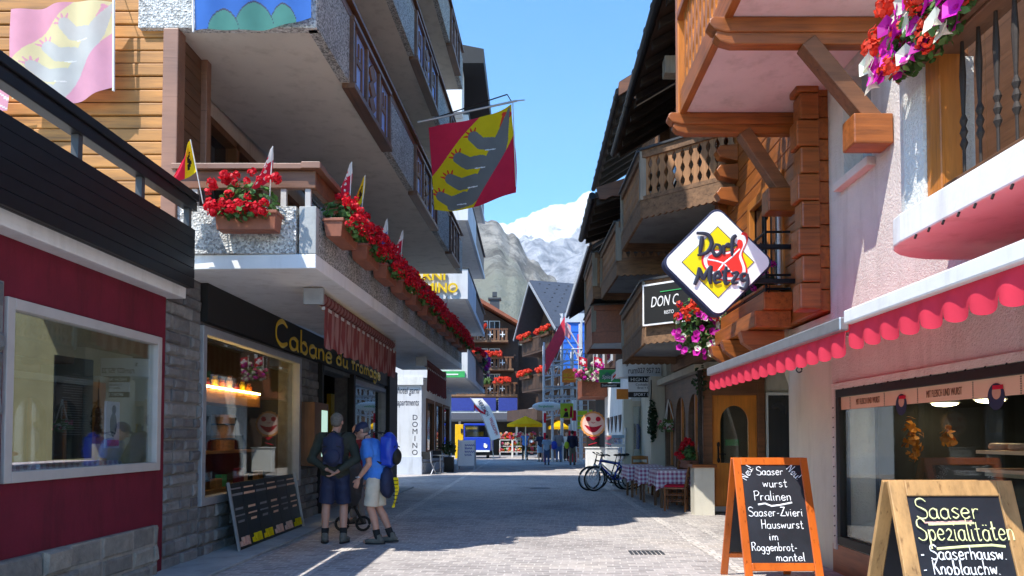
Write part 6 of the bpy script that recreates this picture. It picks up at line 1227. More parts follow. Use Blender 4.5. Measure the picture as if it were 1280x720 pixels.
# ------------------------------------------------------------ tables and chairs of the restaurant
GT = 'gingham tables outside the restaurant'
for x, y, rz, lb in ((2.98, 15.65, .04, 'nearest'), (2.85, 17.0, -.03, 'middle'), (2.75, 18.4, .05, 'farthest')):
    t_, c_ = cloth_table((x, y, 0), .41, lb + ' table under violet gingham outside the restaurant', GT, rz, .76, .30); c_['label'] = f'{lb} violet checked tablecloth on the tables outside the restaurant'; c_['group'] = 'checked cloths outside the restaurant'
def chair(label, loc, rz, wood_='brown_z'):
    t = thing('chair', label, 'chair', loc, 'ladder back chairs at the gingham tables', rz)
    for x, y in ((-.2, .19), (.2, .19)): q = MB(); q.cyl((x, y, 0), (x, y, .44), .02, .022, 8); q.build('leg', wood_, t, True)
    for x in (-.2, .2): q = MB(); q.tube([(x, -.2, 0), (x, -.2, .45), (x, -.24, .72), (x, -.29, .95)], .021, 8); q.build('leg', wood_, t, True)
    q = MB()
    for z, h in ((.60, .05), (.73, .06), (.87, .085)): q.ext([(-.2, -.2 - (z - .45) * .17, z), (-.1, -.225 - (z - .45) * .17, z - .005), (.1, -.225 - (z - .45) * .17, z - .005), (.2, -.2 - (z - .45) * .17, z), (.2, -.2 - (z + h - .45) * .17, z + h), (.1, -.225 - (z + h - .45) * .17, z + h + .012), (-.1, -.225 - (z + h - .45) * .17, z + h + .012), (-.2, -.2 - (z + h - .45) * .17, z + h)], (0, .018, 0))
    q.build('back_slats', wood_, t, True); q = MB()
    for a, b, z in (((-.2, -.2), (-.2, .19), .2), ((.2, -.2), (.2, .19), .2), ((-.2, .19), (.2, .19), .26), ((-.2, -.2), (.2, -.2), .24), ((-.2, -.2), (-.2, .19), .32), ((.2, -.2), (.2, .19), .32)): q.cyl((*a, z), (*b, z), .012, n=6)
    q.build('stretchers', wood_, t, True); q = MB(); q.ext([(-.22, -.21, .435), (.22, -.21, .435), (.24, .22, .435), (-.24, .22, .435)], (0, 0, .03)); q.build('seat', wood_, t, True, bevel=.008); q = MB(); q.ext([(-.2, -.19, .466), (.2, -.19, .466), (.215, .2, .466), (-.215, .2, .466)], (0, 0, .045)); q.build('cushion', 'flag_red', t, True, bevel=.018)
wood('brown_z', (.26, .10, .035), 'Z', .25, .4); wood('chair_orange', (.46, .20, .05), 'Z', .25, .4)
chair('ladder back chair with red cushion in front of the nearest gingham table', (2.88, 14.85, 0), R(72)); chair('dark ladder back chair with its back to the low cream pillar', (3.52 - .1, 15.75, 0), R(88)); chair('pale orange chair beyond the farthest gingham table', (2.85, 19.05, 0), R(185), 'chair_orange'); chair('dark chair between the middle and nearest gingham tables', (3.25, 16.3, 0), R(20))
t = thing('flower_pot', 'pot of red geraniums on the window ledge behind the nearest table', 'flower pot', (3.32, 15.9, .98)); 
planter('box of red geraniums under the arched restaurant window', .9, (3.3, 15.7, .80), R(-90), None, flowers=16, cols=('geranium',), fr=.055, high=.3, spread=.16, h=.16); bpy.data.objects.remove(t)
hb2 = thing('hanging_basket', 'white corded hanging basket of pale flowers at the corner of the restaurant', 'flower basket', (2.98, 17.4, 1.5)); m = MB(); m.lathe((3.32, 18.0, 1.62), [(.06, 0), (.14, .1), (.16, .16)], 12); m.build('bowl', 'white_paint', hb2); m = MB(); leaves(m, (3.3, 17.98, 1.72), (.26, .24, .16), 180, .04); m.build('foliage', 'leaf_pale', hb2); m = MB()
for i in range(14): a = i * 2.4; head(m, (3.3 + .22 * math.cos(a), 17.95 + .2 * math.sin(a), 1.72 + .1 * math.sin(i * 1.7)), .035, 12)
m.build('blooms', 'pinkish', hb2); m = MB()
for a in (0, 2.1, 4.2): m.cyl((3.32 + .15 * math.cos(a), 18 + .15 * math.sin(a), 1.78), (3.32, 18, 2.35), .012, n=5)
m.build('cord', 'white_paint', hb2)
iv = thing('ivy', 'dark ivy hanging on the cream wall beyond the arched windows', 'plant', (3.05, 19.1, 1.6)); m = MB(); leaves(m, (3.12, 19.1, 1.85), (.13, .14, .55), 300, .05); m.build('foliage', 'leaf_dark', iv); m = MB(); m.tube([(3.1, 19.15, 1.5), (3.05, 19.12, 2.0), (3.1, 19.12, 2.6), (3.1, 19.15, 2.9)], .015, 6); m.build('stem', 'dark_wood', iv)

# ------------------------------------------------------------ bicycles
def bike(label, loc, rz, frame, lean=0):
    t = thing('bicycle', label, 'bicycle', loc, 'bicycles parked by the shop', rz); t.rotation_euler = (lean, 0, rz); Wb = 1.06; Rw = .335; RX = Matrix.Rotation(R(90), 3, 'X')
    for x in (0, Wb):
        q = MB(); q.torus((x, 0, Rw), Rw - .02, .024, RX, 32, 8); w = q.build('wheel', 'rubber', t, True); q = MB(); q.torus((x, 0, Rw), Rw - .05, .012, RX, 32, 6); q.build('rim', 'silver', w, True); q = MB(); q.cyl((x, -.04, Rw), (x, .04, Rw), .022, n=10)
        for k in range(18): a = k * math.pi / 9; q.cyl((x, .02 * (-1) ** k, Rw), (x + (Rw - .05) * math.cos(a), 0, Rw + (Rw - .05) * math.sin(a)), .0022, n=4)
        q.build('spokes', 'silver', w, True)
    hd0, hd1, bb, st = Vector((.16, 0, .86)), Vector((.13, 0, .72)), Vector((.62, 0, .30)), Vector((.76, 0, .78)); q = MB()
    for a, b, rr_ in ((hd0, hd1, .022), (hd1, bb, .022), (hd0 - Vector((0, 0, .04)), st - Vector((.02, 0, .06)), .019), (bb, st, .018)): q.cyl(a, b, rr_, n=10)
    for s in (-.05, .05): q.cyl(bb + Vector((0, s, 0)), (Wb, s, Rw), .011, n=8); q.cyl(st + Vector((-.01, s * .3, -.05)), (Wb, s, Rw), .010, n=8)
    q.build('frame', frame, t, True); q = MB()
    for s in (-.05, .05): q.tube([(.145, s, .72), (.10, s, .58), (0, s, Rw)], [.018, .016, .012], 8)
    q.cyl((.10, -.07, .70), (.17, .07, .70), .014); q.build('fork', 'white_paint', t, True)
    q = MB(); q.cyl(hd0, hd0 + Vector((.02, 0, .12)), .014); q.tube([(.22, -.30, .99), (.19, -.12, .98), (.18, 0, .98), (.19, .12, .98), (.22, .30, .99)], .012, 8); q.build('handlebar', 'black', t, True); q = MB()
    for s in (-1, 1): q.cyl((.215, s * .22, .99), (.225, s * .33, .99), .018)
    q.build('grips', 'rubber', t, True); q = MB(); q.cyl(st, st + Vector((.03, 0, .16)), .012); q.sph(st + Vector((.05, 0, .18)), (.13, .055, .03)); q.sph(st + Vector((.12, 0, .185)), (.07, .085, .035)); q.build('saddle', 'rubber', t, True)
    q = MB(); q.torus(bb, .085, .008, RX, 24, 6); q.cyl(bb + Vector((0, -.08, 0)), bb + Vector((0, .08, 0)), .014); q.bar(bb + Vector((0, .07, 0)), bb + Vector((.12, .07, -.12)), .02, .02); q.bar(bb + Vector((0, -.07, 0)), bb + Vector((-.12, -.07, .12)), .02, .02); q.box(.70, .80, .07, .15, .165, .185); q.box(.44, .54, -.15, -.07, .405, .425); q.build('crank', 'black', t, True)
bike('blue mountain bicycle with white fork, front wheel towards the street, nearest of the row', (1.72, 20.15, 0), R(27), 'blue_paint', R(6)); bike('dark bicycle leaning between the blue and silver bicycles', (1.60, 20.4, 0), R(22), 'dark_grey', R(8)); bike('silver bicycle at the back of the row against the white shop', (1.82, 20.75, 0), R(12), 'silver', R(5))
rk = thing('bicycle_stand', 'bent silver tube of the bicycle stand with small white signs beside the blue bicycle', 'stand', (2.35, 20.9, 0)); m = MB(); m.tube([onY(765, 607, 21) + Vector((0, 0, .0)), onY(775, 590, 20.9), onY(781, 565, 20.8), onY(782, 535, 20.8)], .035, 10); m.tube([onY(765, 606, 21), onY(785, 606, 21), onY(800, 604, 21.6)], .03, 8); m.build('tube', 'silver', rk)
m = MB(); c = onY(776, 545, 20.8); m.box(c.x - .25, c.x + .14, c.y, c.y + .03, c.z - .05, c.z + .03); m.build('upper_plate', 'light_blue', rk); m = MB(); m.box(c.x - .26, c.x + .12, c.y, c.y + .03, c.z - .3, c.z - .22); m.build('lower_plate', 'sign_white', rk)
# smiling round sign ---------------------------------------------------------------
YQ = 30.5; c = onY(741.5, 530, YQ); sg = thing('smiling_sign', 'round cookie shaped sign with a red smile on a black stand', 'sign', (c.x, YQ, 0))
m = MB(); m.ext([(c.x + (.50 + .03 * (i % 2)) * math.cos(math.pi * i / 20), YQ, c.z + (.50 + .03 * (i % 2)) * math.sin(math.pi * i / 20)) for i in range(40)], (0, .08, 0)); m.build('rim', 'smile_rim', sg); m = MB(); m.cyl((c.x, YQ - .012, c.z), (c.x, YQ + .01, c.z), .44, n=36); m.build('face', 'smile', sg)
m = MB()
for s in (-1, 1): m.cyl((c.x + s * .2, YQ - .02, c.z + .2), (c.x + s * .2, YQ, c.z + .2), .1, n=20)
m.split('eye', 'flag_red', sg); m = MB(); pts = [(-.36 + .72 * i / 12, -.02 - .3 * math.sin(math.pi * i / 12) - .02) for i in range(13)] + [(.36 - .72 * i / 12, -.02 - .1 * math.sin(math.pi * i / 12)) for i in range(1, 12)]
m.ext([(c.x + a, YQ - .012, c.z + b) for a, b in pts], (0, -.008, 0)); m.build('mouth', 'flag_red', sg); m = MB(); m.tube([(c.x - .07, YQ - .016, c.z + .07), (c.x, YQ - .016, c.z + .03), (c.x + .07, YQ - .016, c.z + .07)], .012, 6); m.build('nose', 'flag_red', sg)
m = MB(); m.box(c.x - .27, c.x + .27, YQ + .0, YQ + .09, c.z - .95, c.z - .52); m.build('placard', 'black', sg); m = MB(); m.ext([(c.x - .2, YQ - .01, c.z - .52), (c.x + .2, YQ - .01, c.z - .52), (c.x, YQ - .01, c.z - .66)], (0, -.01, 0)); m.bar((c.x - .2, YQ - .008, c.z - .85), (c.x + .15, YQ - .008, c.z - .75), .02, .03); m.build('placard_mark', 'flag_red', sg); m = MB(); m.cyl((c.x, YQ + .04, 0), (c.x, YQ + .04, c.z - .95), .03); m.build('stand', 'black_metal', sg)
m = MB(); m.box(c.x - .34, c.x + .46, YQ - .6, YQ - .2, .05, 1.0); m.box(c.x - .38, c.x + .5, YQ - .64, YQ - .16, 1.0, 1.04); tag(m.build('ice_box', 'white_paint', bevel=.03), 'white chest in front of the smiling sign', 'chest')
# blue electric truck ----------------------------------------------------------------
YT = 50; tr = thing('electric_truck', 'blue boxy electric truck facing the camera with one lit headlamp side', 'truck', (-3.45, YT, 0)); x0, x1 = -4.38, -2.6
m = MB(); m.ext([(x0, YT, .55), (x1, YT, .55), (x1, YT, 1.42), (x0, YT, 1.42)], (0, 1.6, 0)); m.box(x0, x0 + .09, YT + .05, YT + 1.6, 1.42, 2.2); m.box(x1 - .09, x1, YT + .05, YT + 1.6, 1.42, 2.2); m.box(x0, x1, YT + .04, YT + 1.6, 2.2, 2.34); m.box(x0 + .0, x1, YT + 1.5, YT + 4.2, .5, 1.3); m.build('body', 'blue_paint', tr, bevel=.03)
m = MB(); m.box(x0 + .09, x1 - .09, YT + .07, YT + .1, 1.43, 2.19); m.build('windscreen', 'glass', tr); m = MB(); m.box(x0 + .12, x1 - .5, YT + .8, YT + .9, 1.5, 1.8); m.box(x0 + .1, x0 + .9, YT + .12, YT + .3, 1.95, 2.15); m.build('cab_interior', 'yellow_paint', tr); m = MB(); m.box(x0 + .1, x1 - .1, YT + 1.4, YT + 1.45, 1.43, 2.2); m.build('cab_back', 'pane_pale', tr)
for s in (x0 + .33, x1 - .33): m = MB(); m.cyl((s, YT - .02, .85), (s, YT + .02, .85), .13, n=18); h_ = m.build('headlight', 'sign_white', tr); m = MB(); m.torus((s, YT - .02, .85), .13, .02, Matrix.Rotation(R(90), 3, 'X'), 18, 6); m.build('ring', 'steel', h_)
for s in (x0 + .12, x1 - .3): m = MB(); m.cyl((s, YT + .75, .3), (s + .18, YT + .75, .3), .3, n=20); m.build('wheel', 'rubber', tr)
m = MB(); m.box(x0 + .05, x1 - .05, YT - .06, YT - .003, .45, .56); m.build('bumper', 'white_paint', tr); m = MB(); m.bar((x1 + .1, YT + .1, 1.5), (x1 + .1, YT + .1, 2.1), .04, .04); m.box(x1 + .02, x1 + .2, YT + .05, YT + .1, 1.75, 2.05); m.build('mirror', 'black', tr)
m = MB(); m.box(-5.0, -4.45, 50.5, 51.2, 0.0, 2.28); yb = tag(m.build('yellow_cabinet', 'yellow_paint', bevel=.03), 'tall yellow cabinet standing left of the blue truck', 'cabinet'); m = MB(); m.box(-4.62, -4.5, 50.45, 50.5, 1.7, 2.0); m.build('black_plate', 'black', yb)
ff = thing('feather_flag', 'white leaning feather banner with dark and red words behind the truck', 'banner', (-2.2, 46.9, 0)); YB = 47; m = MB(); m.ext([onY(a, b, YB) for a, b in ((589, 498), (603, 498), (612, 508), (619, 523), (626, 547), (614, 551), (606, 528), (599, 512))], (0, .03, 0)); m.build('cloth', 'sign_white', ff); m = MB(); m.tube([onY(588, 497, YB), onY(598, 511, YB), onY(606, 529, YB), onY(614, 552, YB), onY(618, 577, YB)], .03, 6); m.build('pole', 'steel', ff)
for t_, a, b, c_, sz__ in (('HERZLICH', (597, 502), (612, 527), 'navy', .33), ('WILLKOMM', (611, 523), (621, 549), 'flag_red', .3)): p, q = onY(*a, YB), onY(*b, YB); d = (q - p).normalized(); text(t_, 'lettering', c_, ff, (p + Vector((0, -.01, 0)), d, Vector((-d.z, 0, d.x))), sz__, .01, xscale=.72)
m = MB(); m.tube([onY(593, 507, YB - .02), onY(600, 514, YB - .02), onY(606, 517, YB - .02), onY(606, 512, YB - .02)], .07, 8, flat=(0, 1, 0)); m.build('swoosh', 'flag_red', ff)
# cafe furniture and white board before the hotel
wb = thing('notice_board', 'white A-frame notice board with blue writing before the hotel windows', 'notice board', (-3.1, 32.5, 0)); a, b = onY(573, 585, 33), onY(594, 550, 33); m = MB(); m.ext([(a.x, 32.6, .2), (b.x, 32.6, .2), (b.x, 33, 1.3), (a.x, 33, 1.3)], (0, .03, 0)); m.build('panel', 'sign_white', wb); m = MB(); 
for x in (a.x, b.x): m.bar((x, 32.5, 0), (x, 33, 1.33), .04, .04); m.bar((x, 33.5, 0), (x, 33, 1.33), .04, .04)
m.build('frame', 'steel', wb); m = MB(); 
for i, (z, w) in enumerate(((1.08, .4), (.95, .3), (.8, .42), (.66, .28))): m.tube([(a.x + .3 + w * k / 9, 32.6 + (z - .2) * .364 - .012, z + .035 * (-1) ** k) for k in range(10)], .018, 5)
m.build('writing', 'blue_paint', wb)
pp = thing('plant_pot', 'black square planter with a dark shrub between chairs and notice board', 'plant pot', (-3.3, 31.0, 0)); m = MB(); m.ext([(-3.5, 30.8, 0), (-3.12, 30.8, 0), (-3.12, 31.2, 0), (-3.5, 31.2, 0)], (0, 0, .62)); m.build('pot', 'black', pp, bevel=.02); m = MB(); leaves(m, (-3.35, 31, 1.0), (.36, .34, .32), 260, .06); m.build('foliage', 'leaf_dark', pp); m = MB(); m.cyl((-3.32, 31, .6), (-3.34, 31, 1.0), .02); m.build('stem', 'dark_wood', pp)
ct = thing('cafe_table', 'small steel cafe table before the hotel wall', 'table', (-3.55, 29.9, 0)); m = MB(); m.cyl((-3.55, 29.9, .71), (-3.55, 29.9, .73), .34, n=24); m.build('tabletop', 'steel', ct); m = MB(); m.cyl((-3.55, 29.9, .02), (-3.55, 29.9, .71), .025); m.build('pole', 'steel', ct); m = MB(); m.bar((-3.8, 29.9, .03), (-3.3, 29.9, .03), .04, .03); m.bar((-3.55, 29.65, .03), (-3.55, 30.15, .03), .04, .03); m.build('foot', 'steel', ct)
def foldchair(label, loc, rz):
    t = thing('folding_chair', label, 'chair', loc, 'folding cafe chairs before the hotel', rz)
    for s in (-.2, .2): q = MB(); q.bar((s, -.22, 0), (s, .2, .46), .025, .025); q.build('leg', 'silver', t, True); q = MB(); q.bar((s, .22, 0), (s, -.2, .46), .025, .025); q.bar((s, -.2, .46), (s, -.27, .88), .025, .025); q.build('leg', 'silver', t, True)
    q = MB(); q.box(-.21, .21, -.2, .21, .455, .48); q.build('seat', 'black', t, True); q = MB(); q.ext([(-.19, -.225, .58), (.19, -.225, .58), (.19, -.275, .88), (-.19, -.275, .88)], (0, .02, 0)); q.build('backrest', 'black', t, True)
foldchair('black and silver folding chair in front of the hotel corner', (-3.9, 29.2, 0), R(-20)); foldchair('black folding chair farther back beside the cafe table', (-3.75, 30.6, 0), R(190))
# umbrella and flower stalls at the far square
def parasol(label, px, Y, ztop, rad, mat):
    p = onY(px, 500, Y); t = thing('parasol', label, 'parasol', (p.x, Y, 0), 'yellow parasols on the far square'); m = MB(); n = 8; k = [(p.x + rad * math.cos(2 * math.pi * i / n + .2), Y + rad * math.sin(2 * math.pi * i / n + .2), ztop - .5) for i in range(n)]; m.v = [(p.x, Y, ztop)] + k + [(x, y, z - .16) for x, y, z in k]
    for i in range(n): m.f += [(0, 1 + i, 1 + (i + 1) % n), (1 + i, 1 + n + i, 1 + n + (i + 1) % n, 1 + (i + 1) % n)]; m.mi += [0, 0]
    m.build('canopy', mat, t); m = MB(); m.cyl((p.x, Y, 0), (p.x, Y, ztop - .02), .035); m.build('pole', 'white_paint', t)
cloth('parasol_yellow', (.85, .5, .01), .35); parasol('large yellow parasol before the flower stalls', 657, 46, 2.72, 1.15, 'parasol_yellow'); parasol('small yellow parasol half hidden behind the scaffolding', 698, 49, 2.6, .7, 'parasol_yellow')
for i, (x0, x1, lb) in enumerate(((625, 640, 'left'), (641, 655, 'middle'), (657, 672, 'right'))):
    a, b = onY(x0, 560, 54), onY(x1, 560, 54); t = thing('flower_stall', f'{lb} flower stall with white shelves and bright blooms on the far square', 'stall', ((a.x + b.x) / 2, 54, 0), 'flower stalls on the far square'); m = MB()
    for z, y in ((.35, 53.6), (.75, 53.9), (1.2, 54.2)): m.box(a.x, b.x, y, y + .3, z, z + .05)
    for x in (a.x, b.x): m.box(x - .03, x + .03, 53.6, 54.5, 0, 1.2)
    m.build('shelves', 'white_paint', t); m = MB()
    for z, y in ((.4, 53.75), (.8, 54.05), (1.25, 54.35)): leaves(m, ((a.x + b.x) / 2, y, z + .1), ((b.x - a.x) / 2, .15, .14), 70, .08)
    m.build('foliage', 'leaf', t)
    for c_, n_ in (('coral', 14), ('pinkish', 12), ('petunia_white', 10), ('yellow_petal', 6)):
        m = MB()
        for _ in range(n_): z, y = rnd.choice([(.45, 53.68), (.85, 53.95), (1.35, 54.25), (1.6, 54.3)]); head(m, (rnd.uniform(a.x, b.x), y, z + rnd.uniform(-.05, .15)), .11, 12)
        m.build('blooms', c_, t)
# ------------------------------------------------------------ people
def remesh(m, vox, smooth=3, wr=0):
    me = bpy.data.meshes.new('tmp'); me.from_pydata(m.v, [], m.f); o = bpy.data.objects.new('tmp', me); COL.objects.link(o)
    r = o.modifiers.new('r', 'REMESH'); r.mode = 'VOXEL'; r.voxel_size = vox
    if smooth: s = o.modifiers.new('s', 'SMOOTH'); s.factor = .5; s.iterations = smooth
    bpy.context.view_layer.update(); out = bpy.data.meshes.new_from_object(o.evaluated_get(bpy.context.evaluated_depsgraph_get())); bpy.data.objects.remove(o); bpy.data.meshes.remove(me)
    if wr:
        for v in out.vertices:
            c = v.co; d = noise.noise(Vector((c.x * 9, c.y * 9, c.z * 16))) * wr + noise.noise(Vector((c.x * 26, c.y * 26, c.z * 34))) * wr * .35; v.co = c + v.normal * d
    out.polygons.foreach_set('use_smooth', [True] * len(out.polygons)); return out
def meshpart(me, name, mat, parent):
    me.name = name; me.materials.clear(); me.materials.append(M[mat]); o = bpy.data.objects.new(name, me); COL.objects.link(o); o.parent = parent; return o
def cap(m, p, q, r0, r1, inf=0, n=14, flat0=False, flat1=False):
    p, q = Vector(p), Vector(q); r0 += inf; r1 += inf; m.cyl(p, q, r0, r1, n)
    if not flat0: m.sph(p, r0, n, 8)
    if not flat1: m.sph(q, r1, n, 8)
def lerp(a, b, t): return Vector(a) * (1 - t) + Vector(b) * t
def person(label, loc, rz, H=1.75, J=None, top='shirt_blue', bottom='jeans', shorts=False, sleeves='long', hair='hair_grey', hairlen=0, cap_=None, shoe='shoe', sock=None, fine=False, group=None, bulk=1.0, skirt=False, glasses=False):
    k = H / 1.75; t = thing('person', label, 'person', loc, group, rz)
    j = dict(pel=(0, 0, .96), wai=(0, .0, 1.12), che=(0, .0, 1.30), neck=(0, .0, 1.47), head=(0, .03, 1.63), hl=(-.085, 0, .92), hr=(.085, 0, .92), kl=(-.10, .03, .50), kr=(.10, .03, .50), al=(-.10, -.02, .09), ar=(.10, -.02, .09), tl=(-.12, .15, .035), tr=(.12, .15, .035), sl=(-.19, 0, 1.41), sr=(.19, 0, 1.41), el=(-.25, -.02, 1.13), er=(.25, -.02, 1.13), wl=(-.24, .08, .90), wr=(.24, .08, .90), look=(0, 1, -.05))
    if J: j.update(J)
    j = {a: (Vector(b) * k if a != 'look' else Vector(b).normalized()) for a, b in j.items()}
    vx = .0085 if fine else .02
    m = MB(); b = bulk
    def tors(m, i=0):
        m.sph(j['pel'], (.165 * k * b + i, .125 * k * b + i, .13 * k + i)); m.sph(j['wai'], (.15 * k * b + i, .118 * k * b + i, .15 * k + i)); m.sph(j['che'], (.175 * k * b + i, .128 * k * b + i, .18 * k + i)); cap(m, j['sl'], j['sr'], .062 * k, .062 * k, i); cap(m, lerp(j['che'], j['sl'], .6), lerp(j['che'], j['sr'], .6), .09 * k, .09 * k, i); cap(m, j['pel'], j['che'], .12 * k * b, .13 * k * b, i)
    tors(m); cap(m, j['che'] + Vector((0, 0, .05)), j['neck'], .07 * k, .055 * k); cap(m, j['neck'], j['head'] - Vector((0, 0, .04 * k)), .056 * k, .054 * k)
    L = j['look']; rt = L.cross(Vector((0, 0, 1))).normalized(); up = rt.cross(L); HM = Matrix((rt, L, up)).transposed(); hc = j['head']
    def h(x, y, z): return hc + HM @ (Vector((x, y, z)) * k)
    m.sph(hc + HM @ Vector((0, -.008, .025)) * k, (.074 * k, .094 * k, .094 * k), 18, 12, HM); m.sph(h(0, .025, -.045), (.056 * k, .066 * k, .072 * k), 14, 10, HM); m.sph(h(0, .062, -.085), (.03 * k, .026 * k, .024 * k), 10, 8)
    m.tube([h(0, .085, .025), h(0, .106, -.012), h(0, .112, -.025), h(0, .09, -.034)], [.011 * k, .014 * k, .017 * k, .012 * k], 8); m.sph(h(0, .082, .034), (.05 * k, .016 * k, .012 * k), 10, 6, HM); m.sph(h(0, .088, -.058), (.024 * k, .01 * k, .012 * k), 8, 6, HM)
    for s in (-1, 1): m.sph(h(s * .076, -.01, -.005), (.011 * k, .02 * k, .032 * k), 8, 8, HM)
    for s in 'lr':
        cap(m, j['h' + s], j['k' + s], .082 * k, .056 * k); cap(m, j['k' + s], lerp(j['k' + s], j['a' + s], .3) + Vector((0, -.012, 0)), .054 * k, .057 * k); cap(m, lerp(j['k' + s], j['a' + s], .3) + Vector((0, -.012, 0)), j['a' + s], .057 * k, .034 * k); cap(m, j['a' + s], j['t' + s], .036 * k, .026 * k)
        cap(m, j['s' + s], j['e' + s], .05 * k, .04 * k); cap(m, j['e' + s], lerp(j['e' + s], j['w' + s], .35), .041 * k, .041 * k); cap(m, lerp(j['e' + s], j['w' + s], .35), j['w' + s], .041 * k, .026 * k)
        d = (j['w' + s] - j['e' + s]).normalized()
        hd = Vector(J['hand' + s]).normalized() if J and 'hand' + s in J else (d + Vector((0, .25, 0))).normalized()
        side = Vector((0, 1, 0)) if abs(hd.y) < .7 else Vector((0, 0, 1)); a = (side - hd * side.dot(hd)).normalized(); nn = hd.cross(a) * (1 if s == 'l' else -1)
        pc = j['w' + s] + hd * .055 * k; m.sph(pc, (.04 * k, .05 * k, .018 * k), 10, 8, Matrix((a, hd, nn)).transposed())
        if fine:
            for f, (off, ln) in enumerate(((-.030, .062), (-.010, .076), (.010, .080), (.029, .070))):
                p0 = pc + a * off * k + hd * .035 * k; p1 = p0 + hd * ln * .5 * k + nn * .006 * k; p2 = p1 + (hd + nn * .9).normalized() * ln * .32 * k; p3 = p2 + (hd * .3 + nn).normalized() * ln * .25 * k; m.tube([p0 - hd * .02, p0, p1, p2, p3], [.0105 * k, .0105 * k, .0098 * k, .009 * k, .0075 * k], 8)
            q0 = pc + a * .032 * k - hd * .02 * k; m.tube([q0 - a * .01, q0, q0 + (a * .6 + hd * .7) * .035 * k + nn * .01 * k, q0 + (a * .5 + hd) * .06 * k + nn * .02 * k], [.014 * k, .014 * k, .0115 * k, .009 * k], 8)
        else: m.sph(pc + hd * .06 * k, (.032 * k, .045 * k, .018 * k), 8, 6, Matrix((a, hd, nn)).transposed())
    body = meshpart(remesh(m, vx, 2), 'body', 'skin', t)
    # top
    m = MB(); tors(m, .016); cap(m, j['che'], lerp(j['che'], j['neck'], .75), .085 * k, .064 * k, .008)
    m.cyl(j['pel'] + Vector((0, 0, -.05)), j['wai'], .165 * k * b, .155 * k * b, 18)
    for s in 'lr':
        if sleeves == 'long': cap(m, j['s' + s], j['e' + s], .056 * k, .05 * k, .012); cap(m, j['e' + s], lerp(j['e' + s], j['w' + s], .95), .05 * k, .036 * k, .01, flat1=True)
        elif sleeves == 'short': cap(m, j['s' + s], lerp(j['s' + s], j['e' + s], .72), .06 * k, .062 * k, .012, flat1=True)
        else: cap(m, j['s' + s], lerp(j['s' + s], j['e' + s], .1), .055 * k, .055 * k, .01)
    meshpart(remesh(m, vx * 1.2, 4, .011 if fine else 0), 'top', top, t)
    if fine and sleeves == 'short':                                   # collar
        m = MB(); m.tube([j['neck'] + Vector((.068 * k * math.cos(a), .068 * k * math.sin(a) + .005, -.012 + .02 * math.sin(a) * -1)) for a in [2 * math.pi * i / 16 for i in range(16)]], .016, 8, closed=True); m.build('collar', top, t, True, smooth=True)
    m = MB(); m.sph(j['pel'] + Vector((0, 0, .01)), (.172 * k * b, .132 * k * b, .12 * k)); cap(m, j['pel'] + Vector((0, 0, .02)), j['wai'] - Vector((0, 0, .05)), .15 * k * b, .13 * k * b)
    for s in 'lr':
        if shorts: e = lerp(j['h' + s], j['k' + s], .93); cap(m, j['h' + s], e, .098 * k, .092 * k, .008, flat1=True)
        else: cap(m, j['h' + s], j['k' + s], .092 * k, .07 * k, .008); cap(m, j['k' + s], lerp(j['k' + s], j['a' + s], .96), .068 * k, .058 * k, .006, flat1=True)
    meshpart(remesh(m, vx * 1.2, 3, .010 if fine else 0), 'trousers' if not shorts else 'shorts', bottom, t)
    for s in 'lr':
        if sock: m = MB(); cap(m, j['a' + s] - Vector((0, 0, .02)), lerp(j['a' + s], j['k' + s], .28), .04 * k, .046 * k, .006, flat1=True); meshpart(remesh(m, vx, 1), 'sock', sock, t)
        d = (j['t' + s] - j['a' + s]); d.z = 0; d.normalize(); lat = Vector((-d.y, d.x, 0)); A_, T_ = j['a' + s], j['t' + s]; m = MB(); base = min(A_.z - .09 * k, T_.z - .035 * k)
        pit = (T_ - A_ + Vector((0, 0, .055 * k))).normalized(); upv = lat.cross(pit) * -1; upv = upv if upv.z > 0 else -upv; FM = Matrix((pit, lat, upv)).transposed(); c0 = A_ - upv * .045 * k
        m.sph(c0 + pit * .03, (.13 * k, .05 * k, .05 * k), 14, 9, FM); m.sph(c0 + pit * .11, (.085 * k, .05 * k, .036 * k), 12, 8, FM); m.cyl(c0 - pit * .02, A_ + upv * .045 * k, .05 * k, .048 * k, 12)
        shp = meshpart(remesh(m, max(.011, vx), 2), 'shoe', shoe, t); m = MB(); pts = [c0 + pit * (.04 + .145 * math.cos(a)) * k + lat * .052 * k * math.sin(a) * (1 + .15 * math.cos(a)) - upv * .045 * k for a in [2 * math.pi * i / 20 for i in range(20)]]; m.ext(pts, upv * .022 * k); m.build('sole', 'rubber', shp, True)
    # hair
    m = MB()
    if cap_: 
        m.sph(h(0, -.012, .045), (.083 * k, .104 * k, .082 * k), 18, 12, HM); m.ext([h(x, y, z) for x, y, z in ((-.07, .07, .05), (-.055, .135, .035), (0, .165, .03), (.055, .135, .035), (.07, .07, .05))], up * .008); m2 = remesh(m, .008 if fine else .015, 1); meshpart(m2, 'cap', cap_, t); m = MB(); m.sph(h(0, -.035, -.01), (.075 * k, .072 * k, .05 * k), 14, 10, HM)
    else: m.sph(h(0, -.025, .045), (.083 * k, .095 * k, .085 * k), 18, 12, HM); m.sph(h(0, -.045, -.0), (.078 * k, .07 * k, .075 * k), 14, 10, HM)
    if hairlen: cap(m, h(0, -.05, 0), h(0, -.06, -hairlen), .075 * k, .06 * k)
    hm = remesh(m, .009 if fine else .018, 1, .006 if fine else .004); meshpart(hm, 'hair', hair, t)
    m = MB()
    for s in (-1, 1): m.sph(h(s * .03, .083, .012), (.011 * k, .008 * k, .008 * k), 8, 6)
    m.split('eye', 'hair_dark', t, True)
